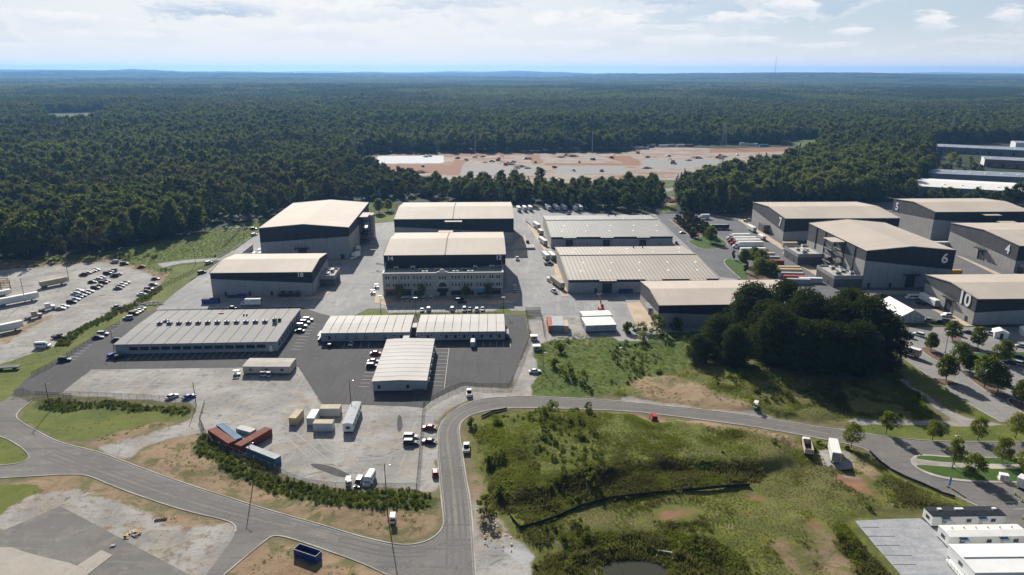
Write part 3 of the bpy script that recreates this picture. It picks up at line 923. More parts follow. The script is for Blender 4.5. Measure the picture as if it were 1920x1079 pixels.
road_n = [(60, 751), (29, 776), (33, 788), (70, 809), (112, 831), (182, 846), (248, 871), (318, 897), (407, 926), (508, 958), (600, 983), (673, 1006), (744, 1022), (782, 1021), (814, 1009), (832, 988), (831, 967), (825, 911), (819.6, 847), (819.6, 816), (826, 795), (835, 784), (850, 770), (881, 753), (916, 746.5), (954, 744), (993, 743), (1046, 745.7), (1151, 751), (1240, 761), (1299, 766), (1405, 779), (1476, 792), (1580, 807), (1613, 811), (1667, 820), (1720, 825), (1775, 828.4), (1920, 828.4), (2060, 828)]
road_s = [(1833, 949), (1813, 940), (1792, 930), (1767, 923), (1700, 895), (1670, 880), (1630, 846), (1610, 838), (1580, 831), (1506, 817), (1417, 801), (1328, 789), (1240, 778), (1186, 772), (1116, 768.5), (1028, 765.7), (976, 765), (930, 767), (891, 775.5), (870, 786), (861.5, 798), (861.5, 816), (867, 847), (874, 897), (882.6, 939), (886, 981), (892, 1079), (895, 1140)]
sheet('road', [(-90, 757), (0, 757), (20, 742)] + road_n + [(2100, 850), (2100, 1150), (1990, 1100)] + road_s + [(780, 1140), (727, 1079), (677, 1055), (586, 1023), (537, 1007), (514, 1004), (500, 1011), (419, 1079), (395, 1110), (370, 1100), (430, 1020), (442, 998), (442, 986), (427, 976), (349, 959), (272, 934), (202, 908), (163, 890), (116, 890), (0, 897), (-90, 903), (-90, 873), (0, 873), (40, 869), (56, 860), (52, 850), (35, 835), (0, 817), (-90, 795)], 0.012, 'road_asphalt', smooth=1)
kerb('kerb', [road_n, road_s, [(-90, 903), (0, 897), (116, 890), (163, 890), (202, 908), (272, 934), (349, 959), (427, 976), (442, 986), (442, 998)],
              [(-90, 873), (0, 873), (40, 869), (56, 860), (52, 850), (35, 835), (0, 817), (-90, 795)], [(727, 1079), (677, 1055), (586, 1023), (537, 1007), (514, 1004), (500, 1011), (419, 1079)]], h=0.11)
# painted lines on the road
mb = MB().mat('line_pale')


def shifted(line, d):
    """a line moved sideways by d metres (to its left)"""
    pts = smooth_line(GP(line), 2)
    out = []
    for i, q in enumerate(pts):
        a = pts[max(0, i - 1)]; b = pts[min(len(pts) - 1, i + 1)]
        k = math.hypot(b[0] - a[0], b[1] - a[1]) or 1
        out.append((q[0] - (b[1] - a[1]) / k * d, q[1] + (b[0] - a[0]) / k * d))
    return out


ribbon(mb, shifted(road_n[3:13], -0.55), 0.12, 0.0, 0.017)
ribbon(mb, shifted(road_n[16:36], -0.55), 0.12, 0.0, 0.017)
ribbon(mb, shifted(road_s[7:27], -0.55), 0.12, 0.0, 0.017)
mb.build('road_edge_line')['kind'] = 'structure'
mb = MB().mat('line_worn')
for off in (-0.13, 0.13):
    ribbon(mb, [(x + off, y) for x, y in smooth_line(GP([(856, 990), (851, 930), (846, 880), (840, 840), (838, 815), (842, 797), (856, 780), (880, 768), (905, 760), (950, 755), (1000, 754), (1060, 756), (1170, 761), (1300, 774), (1430, 791), (1560, 815)]), 2)], 0.10, 0.0, 0.0175)
ribbon(mb, smooth_line(GP([(0, 881), (65, 882)]), 0), 0.12, 0.0, 0.0175)
ribbon(mb, smooth_line(GP([(20, 800), (90, 850), (200, 888), (320, 930), (440, 965), (530, 985)]), 2), 0.10, 0.0, 0.0175)
mb.build('road_centre_line')['kind'] = 'structure'
mb = MB().mat('tyre_worn')                                 # darker wheel paths down each lane
cl_ = smooth_line(GP([(90, 850), (200, 888), (320, 930), (440, 965), (530, 985), (650, 1014), (740, 1035), (800, 1030)]), 2)
cr_ = smooth_line(GP([(856, 1060), (856, 990), (851, 930), (846, 880), (840, 840), (838, 815), (842, 797), (856, 780), (880, 768), (905, 760), (950, 755), (1000, 754), (1060, 756), (1170, 761), (1300, 774), (1430, 791), (1560, 815)]), 2)


def offs(pts, d):
    out = []
    for i, q in enumerate(pts):
        a = pts[max(0, i - 1)]; b = pts[min(len(pts) - 1, i + 1)]
        k = math.hypot(b[0] - a[0], b[1] - a[1]) or 1
        out.append((q[0] - (b[1] - a[1]) / k * d, q[1] + (b[0] - a[0]) / k * d))
    return out


for ln in (cl_, cr_):
    for d_ in (-2.3, -0.9, 0.9, 2.3):
        ribbon(mb, offs(ln, d_), 0.55, 0.0, 0.0155)
mb.build('wheel_tracks')['kind'] = 'structure'
mb = MB().mat('gravel_pale')                               # loose gravel swept into arcs by turning lorries
for q in ([(590, 800), (600, 838), (650, 862), (710, 862), (760, 842), (790, 815)], [(600, 800), (612, 832), (655, 852), (705, 852), (752, 833), (775, 812)], [(400, 775), (470, 782), (540, 800), (600, 850), (640, 880)], [(385, 782), (460, 790), (530, 812), (580, 860)],
          [(250, 852), (320, 815), (380, 788), (470, 775), (560, 772)], [(262, 858), (330, 822), (388, 794), (480, 781)], [(20, 640), (110, 600), (200, 555), (262, 520), (250, 505)], [(30, 650), (120, 608), (210, 560), (272, 524)], [(0, 600), (90, 570), (180, 530), (215, 505)],
          [(170, 730), (300, 720), (430, 722), (560, 735)], [(150, 715), (300, 706), (440, 710), (570, 722)]):
    ribbon(mb, smooth_line(GP(q), 3), 0.36, -0.1, 0.009)
mb.build('wheel_ruts')['kind'] = 'structure'
sheet('road_patch', [(549, 983), (637, 1006), (632, 1017), (541, 995)], 0.016, 'worn_asphalt')

sheet('gravel_stain', [(580, 869), (610, 871), (640, 882), (660, 893), (640, 896), (610, 885), (588, 877)], 0.012, 'lot_asphalt', smooth=2)
sheet('gravel_stain', [(745, 780), (752, 778), (756, 800), (750, 812), (744, 806)], 0.012, 'lot_asphalt', smooth=2)
# ------------------------------------------------------------------ pavements
sheet('yard_pavement', [(330, 548), (487, 436), (507, 419), (695, 420), (738, 416), (760, 398), (965, 390), (985, 388), (1095, 396), (1125, 402), (1240, 402), (1258, 414), (1400, 540), (1340, 600), (1225, 600), (1215, 640), (1160, 640), (1090, 590), (1010, 590), (985, 583), (960, 583), (942, 575), (925, 584), (728, 587), (722, 579), (690, 579), (668, 590), (640, 600), (600, 588), (565, 577), (290, 583)], 0.010, 'yard_pavement')
sheet('east_pavement', [(1228, 401), (1330, 401), (1405, 414), (1410, 388), (2250, 360), (2250, 640), (1930, 608), (1690, 606), (1550, 600), (1388, 524), (1350, 520), (1240, 416)], 0.014, 'east_asphalt')
sheet('office_lot', [(290, 581), (565, 576), (600, 588), (640, 598), (985, 590), (991, 635), (955, 727), (867, 723), (810, 751), (794, 765), (760, 762), (604, 757), (559, 688), (171, 693), (116, 736), (95, 742), (60, 741), (20, 742), (50, 709), (110, 674), (173, 633), (230, 602)], 0.018, 'lot_asphalt')
sheet('car_park', [(1688, 626), (1705, 614), (1930, 614), (2200, 640), (2200, 800), (1960, 797), (1877, 792), (1817, 758.5), (1747, 710), (1690, 670)], 0.018, 'carpark_asphalt')
sheet('gravel_drive', [(295, 495), (320, 491.5), (360, 487), (413, 484), (436, 470), (445, 472), (414, 489), (387, 490), (340, 494), (305, 502)], 0.012, 'yard_pavement')
sheet('worn_pad', [(-90, 1035), (0, 998), (113, 949), (357, 1079), (390, 1130), (-90, 1130)], 0.012, 'worn_asphalt')
sheet('pale_pad', [(-90, 1040), (10, 1022), (60, 1040), (150, 1060), (165, 1079), (165, 1130), (-90, 1130)], 0.017, 'pale_slab', smooth=1)
sheet('concrete_pad', [(190, 1032), (211, 1042), (163, 1079), (150, 1095), (90, 1095), (118, 1079)], 0.10, 'pale_slab')
sheet('gravel_pad', [(1603, 977), (1660, 974), (1725, 972), (1745, 985), (1900, 990), (1990, 1010), (2100, 1150), (1750, 1150), (1690, 1079), (1640, 1022)], 0.02, 'fabric_gravel')
for i, px in enumerate([[(1383, 412), (1393, 412), (1476, 466), (1466, 468), (1440, 452)], [(1466, 474), (1478, 474), (1530, 505), (1604, 545), (1726, 546), (1726, 553), (1598, 552), (1566, 540), (1510, 505)],
                        [(1792, 479), (1804, 482), (1890, 520), (1868, 516)], [(1745, 580), (1770, 582), (1825, 612), (1810, 612)],
                        [(1173, 568), (1200, 566), (1240, 615), (1195, 615)], [(715, 556), (946, 553), (967, 545), (975, 555), (965, 567), (940, 571), (722, 573), (702, 568), (705, 550)],
                        [(400, 557), (590, 556), (610, 545), (624, 545), (600, 562), (402, 563)], [(975, 407), (984, 412), (1010, 455), (1020, 470), (1034, 470), (1014, 440)], [(1030, 470), (1040, 478), (1066, 556), (1052, 556)],
                        [(962, 455), (985, 440), (990, 480), (965, 486)], [(486, 490), (657, 487), (662, 480), (672, 484), (655, 493), (560, 495)]]):
    sheet('sidewalk', px, 0.10, 'tan_concrete')
kerb('kerb', [[(1255, 412), (1280, 432), (1302, 450)], [(1288, 453), (1302, 449), (1320, 441), (1343, 441), (1364, 456), (1363, 462), (1340, 468), (1311, 467), (1288, 453)],
              [(1475, 535), (1440, 515), (1400, 496), (1367, 484), (1355, 490), (1365, 503), (1388, 522)],
              [(1690, 670), (1747, 710), (1817, 758.5), (1877, 792)],
              [(1775, 692), (1762, 680), (1740, 668), (1725, 656), (1728, 651), (1745, 651), (1768, 663), (1813, 663), (1930, 660), (2000, 660)],
              [(1747, 709), (1785, 712), (1800, 722)], [(1850, 735), (1813, 708), (1816, 705), (1845, 712), (1892, 742)],
              [(1960, 800), (1905, 767), (1888, 752), (1892, 747), (1912, 752), (1975, 786)]], width=0.5, h=0.12)

# roundabout nose of lawn with a footpath down its middle
isl = [(1920, 858), (1790, 857), (1727, 852), (1712, 856), (1706, 864), (1713, 876), (1735, 889), (1775, 900), (1820, 905), (1920, 907), (2060, 910), (2060, 858)]
ground_like('mulch', (0.13, 0.08, 0.055), (0.19, 0.125, 0.09), (0.24, 0.17, 0.12), 0.3, 1.2)
sheet('traffic_island', isl, 0.13, 'kerb_concrete', smooth=1)
ring = [(1920, 860), (1790, 859.5), (1729, 854.5), (1716, 858), (1722, 862), (1780, 868), (1840, 870), (1920, 871.5), (2050, 872), (2050, 860)]
m, t = newmat('lawn_turf')
p = pos(t)
cc = t.mix(t.ramp(t.noise(p, 0.3, 6, 0.65), 0.35, 0.65), (0.045, 0.095, 0.016), (0.075, 0.13, 0.024))
t.out(t.bsdf(t.mix(t.math('MULTIPLY', t.noise(p, 3, 4, 0.7), 0.4), cc, (0.02, 0.04, 0.01)), 0.95, 0, 0.15, bump=t.noise(p, 6, 3), bstr=0.6, bdist=0.08))
sheet('lawn', ring, 0.16, 'lawn_turf', smooth=1)
sheet('lawn', [(1920, 880.5), (1850, 880), (1780, 877), (1718, 872), (1720, 877), (1745, 888), (1780, 896.5), (1825, 901.5), (1920, 903.5), (2050, 906), (2050, 881)], 0.16, 'lawn_turf', smooth=1)
# turf and mulch beds let into the paving
TURF = [([(1288, 453), (1302, 449), (1320, 441), (1343, 441), (1364, 456), (1363, 462), (1340, 468), (1311, 467)], 1), ([(1355, 490), (1367, 484), (1390, 493), (1398, 505), (1404, 530), (1388, 522)], 0), ([(1817, 664), (1930, 661), (1995, 661), (1995, 677), (1822, 677)], 0)]
for q, k in TURF:
    sheet('lawn', q, 0.10, 'lawn_turf', smooth=k)
for q in ([(1256, 413), (1290, 404), (1335, 441), (1322, 442), (1302, 450)], [(1390, 494), (1405, 495), (1440, 514), (1476, 534), (1560, 592), (1420, 592), (1402, 530), (1397, 506)], [(1727, 654), (1732, 651), (1745, 652), (1768, 664), (1774, 690), (1762, 680), (1740, 668)],
          [(1747, 709), (1785, 713), (1800, 722), (1765, 723)], [(1815, 707), (1822, 705), (1845, 712), (1890, 741), (1900, 758), (1850, 734)], [(1890, 752), (1895, 748), (1912, 753), (1972, 785), (1960, 799), (1905, 766)],
          [(1775, 620), (1800, 622), (1802, 640), (1785, 640)], [(1808, 650), (1835, 652), (1840, 663), (1817, 663)], [(1332, 394), (1410, 390), (1408, 408), (1340, 402)]):
    sheet('mulch_bed', q, 0.09, 'mulch')
# pond
sheet_w = MB()
m, t = newmat('pond_water')
p = pos(t)
t.out(t.bsdf((0.035, 0.036, 0.022), 0.2, 0, 0.25, bump=t.noise(p, 2.5, 3), bstr=0.08, bdist=0.05))
x0, y0 = G(1190, 1062, -1.2)
pw = [(x0 + math.cos(a) * 10 * (1 + 0.15 * math.sin(3 * a + 1) + .05 * math.sin(5 * a)), y0 + math.sin(a) * 4.6 * (1 + .1 * math.cos(2 * a))) for a in np.linspace(0, 2 * math.pi, 40, endpoint=False)]
sheet_w.mat('pond_water').prism(pw, -1.35, -1.25)
sheet_w.build('pond_water')['kind'] = 'structure'

# parking bay lines
mb = MB().mat('line_white')


def bay(x1, y1, x2, y2, z=0.024, wd=0.12):
    ribbon(mb, [G(x1, y1), G(x2, y2)], wd, 0.0, z)


for i in range(20):                                        # in front of the long office
    x = 238 + i * 13.3
    bay(x, 676 - i * 0.35, x + 14, 662 - i * 0.35)
for i in range(9):                                         # east end of the long office
    bay(546 + i * 3.6, 655 - i * 6, 566 + i * 3.3, 656 - i * 6)
for i in range(6):                                         # west edge
    bay(125 + i * 6.4, 674 - i * 5.4, 141 + i * 6.4, 674.5 - i * 5.4)
    bay(196 + i * 6.4, 620 - i * 4.5, 212 + i * 6.4, 620.5 - i * 4.5)
for i in range(8):                                         # both sides of the central office block
    y = 679 + i * 6.6
    bay(691 - i * 2.6, y, 712 - i * 2.9, y + 0.3)
for i in range(11):
    y = 654 + i * 6.9
    bay(812 - i * 0.6, y, 842 - i * 1.3, y + 0.3)
bay(842, 652, 833, 729)
for i in range(6):
    bay(613 + i * 15.5, 654, 617.5 + i * 15, 642.5)
for i in range(6):
    bay(893 + i * 12.8, 650.5, 893.5 + i * 12.7, 640)
for i in range(17):                                        # facade bays
    if i not in (5, 6):
        bay(730 + i * 11.4, 585, 732 + i * 11.35, 579.5)
for i in range(5):
    bay(1277 + i * 4.6, 437.5 + i * 3.2, 1286 + i * 4.6, 437.8 + i * 3.2)
for i in range(6):
    bay(1364 - i * 0.5, 446 + i * 3.6, 1376 - i * 0.5, 446 + i * 3.6)
bay(1884, 942, 1925, 941); bay(1900, 955, 1925, 954.5)
mb.build('parking_lines')['kind'] = 'structure'
mb = MB().mat('rubber_black')                              # seams in the pale gravel pad
for a in ((1616, 989, 1648, 989.5), (1625, 1006, 1678, 1006), (1642, 1023, 1687, 1023), (1657, 1041.5, 1710, 1042), (1674, 1059, 1718, 1059)):
    ribbon(mb, [G(a[0], a[1]), G(a[2], a[3])], 0.18, 0.0, 0.035)
mb.build('pad_seams')['kind'] = 'structure'


# ================================================================== BUILDINGS
def text_piece(s, parent, x, z, size, mat='number_white', face='front', y=-0.18, off=0.025, name='stage_number'):
    cu = bpy.data.curves.new(name, 'FONT')
    cu.body = s; cu.size = size; cu.extrude = 0.05; cu.offset = off * size
    cu.align_x = 'CENTER'; cu.align_y = 'CENTER'
    cu.resolution_u = 4
    cu.materials.append(MATS[mat])
    o = link(name, cu, parent)
    if face == 'front':
        o.location = (x, y, z); o.rotation_euler = (R(90), 0, 0)
    elif face == 'left':                                   # on the wall x = 0, seen from -x
        o.location = (y, x, z); o.rotation_euler = (R(90), 0, R(-90))
    return o


def frame(th, x, y):
    a = R(th)
    return lambda u, v: (x + math.cos(a) * u - math.sin(a) * v, y + math.sin(a) * u + math.cos(a) * v)


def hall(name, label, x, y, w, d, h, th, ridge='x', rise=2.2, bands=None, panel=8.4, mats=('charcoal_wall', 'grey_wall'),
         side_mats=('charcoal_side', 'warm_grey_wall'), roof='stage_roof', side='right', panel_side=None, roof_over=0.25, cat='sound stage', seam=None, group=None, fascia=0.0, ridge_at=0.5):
    """a big pitched hall. bands: {'front': (z0, z1), 'side': (z_near, z_far)} lower limit of the dark paint"""
    t_ = thing(name, label, cat, (x, y, 0), R(th), group)
    F = frame(th, x, y)
    BUILT.append([F(-1, -1), F(w + 1, -1), F(w + 1, d + 1), F(-1, d + 1)])

    def top(u, v):
        if ridge == 'x':
            q = v / d; q = q / ridge_at if q < ridge_at else (1 - q) / (1 - ridge_at)
        else:
            q = u / w; q = q / 0.5 if q < 0.5 else (1 - q) / 0.5
        return h + rise * q
    g = 0.22
    if ridge == 'x':
        prof = [(g, 0), (d - g, 0), (d - g, h - .1), (d * ridge_at, h + rise - .12), (g, h - .1)]
        mb = MB().mat('joint_dark')
        v = [(g, a, b) for a, b in prof] + [(w - g, a, b) for a, b in prof]
    else:
        prof = [(g, 0), (w - g, 0), (w - g, h - .1), (w / 2, h + rise - .12), (g, h - .1)]
        mb = MB().mat('joint_dark')
        v = [(a, g, b) for a, b in prof] + [(a, d - g, b) for a, b in prof]
    n = 5
    f = [tuple(range(n)), tuple(range(2 * n - 1, n - 1, -1))] + [((i + 1) % n, i, i + n, (i + 1) % n + n) for i in range(n)]
    if ridge == 'x':
        f = [q[::-1] for q in f]
    mb.add(v, f)
    mb.build('wall', t_)
    # cladding panels on the faces one can see, the others closed by one sheet each
    faces = {'front': (w, lambda a, o: (a, o)), 'back': (w, lambda a, o: (w - a, d - o)), 'left': (d, lambda a, o: (o, d - a)), 'right': (d, lambda a, o: (w - o, a))}
    for fc, (L, fn) in faces.items():
        vis = fc == 'front' or fc == side
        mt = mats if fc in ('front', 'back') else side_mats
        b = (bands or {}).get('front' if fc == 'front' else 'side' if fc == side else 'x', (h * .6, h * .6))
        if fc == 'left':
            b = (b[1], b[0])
        pw = panel if fc in ('front', 'back') else (panel_side or panel)
        k = max(1, round(L / pw)) if vis else 1
        for i in range(k):
            a0, a1 = L * i / k + (0.04 if i else 0), L * (i + 1) / k - (0.04 if i < k - 1 else 0)
            cuts = [a0, a1]
            mid = L * (ridge_at if ridge == 'x' else 0.5)
            if fc == 'left' and ridge == 'x':
                mid = L * (1 - ridge_at)
            if (ridge == 'x') == (fc in ('left', 'right')) and a0 < mid < a1:
                cuts = [a0, mid, a1]
            bz = lambda a: b[0] + (b[1] - b[0]) * a / L
            mb = MB()

            def P(a, z, o):
                p_ = fn(a, o); return (p_[0], p_[1], z)
            tz = [top(*fn(a, 0)) - 0.02 for a in cuts]
            if b[0] > 0:
                mb.mat(mt[1]); mb.add([P(a0, 0, 0), P(a1, 0, 0), P(a1, bz(a1), 0), P(a0, bz(a0), 0)], [(0, 1, 2, 3)])
            mb.mat(mt[0])
            if b[0] > 0:
                up = [P(a0, bz(a0), 0), P(a1, bz(a1), 0)] + [P(a, z_, 0) for a, z_ in reversed(list(zip(cuts, tz)))]
            else:
                up = [P(a0, 0, 0), P(a1, 0, 0)] + [P(a, z_, 0) for a, z_ in reversed(list(zip(cuts, tz)))]
            mb.add(up, [tuple(range(len(up)))])
            for a in (a0, a1):                              # the returns into the joint
                q = [P(a, 0, 0), P(a, top(*fn(a, 0)) - .02, 0), P(a, top(*fn(a, 0)) - .02, 0.2), P(a, 0, 0.2)]
                mb.add(q, [(0, 1, 2, 3) if a == a0 else (3, 2, 1, 0)])
            mb.build('wall_panel', t_)
    # roof of two slopes with a real edge
    o_ = roof_over
    for s_ in (0, 1):
        mb = MB().mat(roof)
        if ridge == 'x':
            c = d * ridge_at
            ya, yb = (-o_, c) if s_ == 0 else (c, d + o_)
            za = h if s_ == 0 else h + rise; zb = h + rise if s_ == 0 else h
            q = [(-o_, ya, za), (w + o_, ya, za), (w + o_, yb, zb), (-o_, yb, zb)]
        else:
            c = w / 2
            xa, xb = (-o_, c) if s_ == 0 else (c, w + o_)
            za = h if s_ == 0 else h + rise; zb = h + rise if s_ == 0 else h
            q = [(xa, -o_, za), (xb, -o_, zb), (xb, d + o_, zb), (xa, d + o_, za)]
        mb.add(q + [(a, b_, c_ + .16) for a, b_, c_ in q], [(3, 2, 1, 0), (4, 5, 6, 7), (0, 1, 5, 4), (1, 2, 6, 5), (2, 3, 7, 6), (3, 0, 4, 7)])
        mb.build('roof', t_)
    if ridge == 'x':                                         # verge trims along the gable edges
        for xx in (-o_ - .06, w + o_ - .10):
            mb = MB().mat('kerb_concrete')
            for a, b_, c_, d_ in ((-o_, h, d * ridge_at, h + rise), (d * ridge_at, h + rise, d + o_, h)):
                mb.add([(xx, a, b_ + .0), (xx + .16, a, b_ + .0), (xx + .16, c_, d_ + .0), (xx, c_, d_ + .0), (xx, a, b_ + .4), (xx + .16, a, b_ + .4), (xx + .16, c_, d_ + .4), (xx, c_, d_ + .4)],
                       [(3, 2, 1, 0), (4, 5, 6, 7), (0, 1, 5, 4), (1, 2, 6, 5), (2, 3, 7, 6), (3, 0, 4, 7)])
            mb.build('roof_trim', t_)
    else:
        for yy in (-o_ - .06, d + o_ - .10):
            mb = MB().mat('kerb_concrete')
            for a, b_, c_, d_ in ((-o_, h, w / 2, h + rise), (w / 2, h + rise, w + o_, h)):
                mb.add([(a, yy, b_), (c_, yy, d_), (c_, yy + .16, d_), (a, yy + .16, b_), (a, yy, b_ + .35), (c_, yy, d_ + .35), (c_, yy + .16, d_ + .35), (a, yy + .16, b_ + .35)],
                       [(3, 2, 1, 0), (4, 5, 6, 7), (0, 1, 5, 4), (1, 2, 6, 5), (2, 3, 7, 6), (3, 0, 4, 7)])
            mb.build('roof_trim', t_)
    if seam is not None:                                     # the joint between the two halves of a paired stage
        mb = MB().mat('rubber_black')
        for a, b_, c_, d_ in ((-o_, h, d * ridge_at, h + rise), (d * ridge_at, h + rise, d + o_, h)):
            mb.add([(seam - .25, a, b_ + .17), (seam + .25, a, b_ + .17), (seam + .25, c_, d_ + .17), (seam - .25, c_, d_ + .17), (seam - .25, a, b_ + .42), (seam + .25, a, b_ + .42), (seam + .25, c_, d_ + .42), (seam - .25, c_, d_ + .42)],
                   [(3, 2, 1, 0), (4, 5, 6, 7), (0, 1, 5, 4), (1, 2, 6, 5), (2, 3, 7, 6), (3, 0, 4, 7)])
        mb.build('roof_seam', t_)
    return t_


def canopy_door(p, x, w, h, face='front', y=0.0, mat='dark_steel', deep=2.4, can=True, dm='joint_dark'):
    """big stage door in a frame with a hung canopy and its stays"""
    def M(mb):
        if face == 'left':
            mb.v = [(b, a, c) for a, b, c in mb.v]
            mb.f = [f[::-1] for f in mb.f]
        return mb
    M(MB().mat(dm).box(x - w / 2, y - 0.05, 0.05, x + w / 2, y + 0.05, h)).build('stage_door', p)
    mb = MB().mat('grey_wall')
    for a, b in ((x - w / 2 - .3, x - w / 2), (x + w / 2, x + w / 2 + .3)):
        mb.box(a, y - .35, 0.05, b, y + .05, h + .3)
    mb.box(x - w / 2, y - .35, h + .003, x + w / 2, y + .05, h + .3)
    M(mb).build('door_frame', p)
    if can:
        mb = MB().mat(mat)
        mb.box(x - w * .85, y - deep, h + .5, x + w * .85, y - .02, h + .8)
        for k in range(5):
            xx = x - w * .8 + w * 1.6 * k / 4
            mb.tube((xx, y - deep + .2, h + .8), (xx, y - .05, h + 2.6), .07, 4)
        M(mb).build('canopy', p)


def hvac_unit(p, x, y, z, a=1.8, b=1.4, c=1.1, mat='hvac', name='roof_unit'):
    mb = MB().mat(mat).cbox(x - a / 2, y - b / 2, z, x + a / 2, y + b / 2, z + c, 0.08)
    mb.mat('joint_dark').box(x - a * .38, y - b / 2 - .02, z + c * .25, x + a * .38, y - b / 2 + .02, z + c * .8)
    mb.tube((x, y, z + c), (x, y, z + c + .12), min(a, b) * .32, 10)
    return mb.build(name, p)


def annex(p, x0, y0, x1, y1, h, units, mats=('dark_brick_grey', 'grey_wall'), band=1.6, hood=True):
    """flat-roofed plant block against a stage: lower wall, pale fascia, parapet, roof units"""
    mb = MB().mat(mats[0]).box(x0, y0, 0, x1, y1, h - band)
    mb.build('annex_wall', p)
    q = 0.12
    mb = MB().mat(mats[1])
    for a in ((x0 - q, y0 - q, x1 + q, y0 + .25), (x0 - q, y1 - .25, x1 + q, y1 + q), (x0 - q, y0 + .25, x0 + .25, y1 - .25), (x1 - .25, y0 + .25, x1 + q, y1 - .25)):
        mb.box(a[0], a[1], h - band + .004, a[2], a[3], h + 0.5)
    mb.build('parapet', p)
    MB().mat('concrete').box(x0 + .25, y0 + .25, h - .5, x1 - .25, y1 - .25, h - .3).build('annex_roof', p)
    for (a, b, c, d, e) in units:
        hvac_unit(p, x0 + (x1 - x0) * a, y0 + (y1 - y0) * b, h - .3, c, d, e, 'hvac_light')
    for k in range(2):
        yy = y0 + (y1 - y0) * (0.25 + 0.45 * k)
        MB().mat('joint_dark').box(x0 - .05, yy, 0.6, x0 + .05, yy + 1.4, 2.6).build('annex_door', p)


def stair_tower(p, x0, y0, x1, y1, h, roof_h, face='left'):
    """open steel tower of stairs under its own small roof"""
    mb = MB().mat('dark_steel')
    for a in (x0, x1):
        for b in (y0, y1):
            mb.tube((a, b, 0), (a, b, h), .16, 5)
    n = 4
    for k in range(1, n + 1):
        z = h * k / (n + 1)
        for q in (((x0, y0), (x1, y0)), ((x0, y0), (x0, y1)), ((x1, y0), (x1, y1)), ((x0, y1), (x1, y1))):
            mb.tube((*q[0], z), (*q[1], z), .10, 4)
        mb.box(x0, y0, z - .05, x0 + (x1 - x0) * .35, y1, z + .05)
        mb.tube((x0, y0, z), (x0, y1, z + h / (n + 1)), .08, 4)
    mb.build('stair_frame', p)
    for k in range(n):
        z = h * k / (n + 1)
        mb = MB().mat('steel')
        dz = h / (n + 1)
        ya, yb = (y0 + .3, y1 - .3) if k % 2 else (y1 - .3, y0 + .3)
        mb.add([(x0 + .2, ya, z), (x1 - .4, ya, z), (x1 - .4, yb, z + dz), (x0 + .2, yb, z + dz), (x0 + .2, ya, z + .3), (x1 - .4, ya, z + .3), (x1 - .4, yb, z + dz + .3), (x0 + .2, yb, z + dz + .3)],
               [(3, 2, 1, 0), (4, 5, 6, 7), (0, 1, 5, 4), (1, 2, 6, 5), (2, 3, 7, 6), (3, 0, 4, 7)])
        mb.build('stair_flight', p)
    MB().mat('stage_roof').box(x0 - .6, y0 - .6, roof_h, x1 + .6, y1 + .6, roof_h + .3).build('tower_roof', p)


# --- stage with 18 on its front
s18 = hall('sound_stage', 'low sound stage numbered 18 with tan roof and slanting charcoal band', -151.3, 338.9, 50.4, 37.3, 12.4, 2.51,
           rise=2.0, bands={'front': (9.3, 6.6), 'side': (6.6, 9.6)}, side='right', panel_side=7.5, side_mats=('charcoal_wall', 'grey_wall'))
text_piece('18', s18, 44.6, 11.0, 3.2, off=0.02)
annex(s18, 50.6, 16, 58, 31, 5.4, [(.4, .3, 2, 3, 1.2), (.6, .7, 1.6, 3.4, 1.6), (.3, .8, 1, 1, .8)])
canopy_door(s18, 30, 0.1, 0.1) if False else None
mb = MB().mat('dark_steel')
for k in range(6):
    mb.box(33 + k * 1.9, -2.2, 0.1, 34.4 + k * 1.9, -1.0, 1.5 + 1.4 * (k % 2))
    mb.tube((33.2 + k * 1.9, -1.6, .1), (33.2 + k * 1.9, -1.6, 3.4), .05, 4)
mb.build('chiller_pipework', s18)
for k, (a, b) in enumerate(((6, 10), (18, 12), (29, 8))):
    MB().mat('joint_dark').box(a, -.12, .3, a + 1.2, -.02, 2.5).build('service_door', s18)
MB().mat('dark_steel').box(8, -3.0, 0.1, 13, -1.4, 1.1).build('ground_plant', s18)
MB().mat('tan_concrete').box(44, -1.6, 0.1, 46.5, -.3, 0.5).build('step', s18)

# --- the tallest stage on the west
s20 = hall('sound_stage', 'tallest western sound stage, unnumbered, gable of charcoal over grey', -150.8, 410.8, 52.7, 83.0, 19.4, 2.83, ridge='y', rise=2.2,
           bands={'front': (10.7, 14.0), 'side': (14.0, 12.0)}, side='right', panel=4.4, panel_side=8.3, roof='stage_roof_y', side_mats=('charcoal_wall', 'warm_grey_wall'))
canopy_door(s20, 24.5, 5.0, 6.5, deep=2.6)
stair_tower(s20, 53.0, 38, 58, 52, 16.5, 18.0)
MB().mat('warm_grey_wall').box(53.0, 52, 0, 60, 60, 16.6).build('tower_block', s20)
mb = MB().mat('grey_wall').box(-13.5, 2, 0, -.3, 3, 3.6).box(-13.5, 3, 0, -12.9, 26, 3.6)
mb.build('screen_wall', s20)
for k, (a, b) in enumerate(((10, 2.4), (36, 2.0), (47, 2.4))):
    MB().mat('joint_dark').box(a, -.12, .1, a + b, -.02, 3.0).build('service_door', s20)
hvac_unit(s20, -5, 7, 0, 5, 4, 3, 'hvac_light', 'ground_plant'); hvac_unit(s20, -4, 14, 0, 4, 5, 3.4, 'hvac_light', 'ground_plant')
for k, a in enumerate((19, 39)):
    MB().mat('dark_steel').box(a, -.6, 13.0 - k * .2, a + .9, -.02, 13.5).build('wall_light', s20)

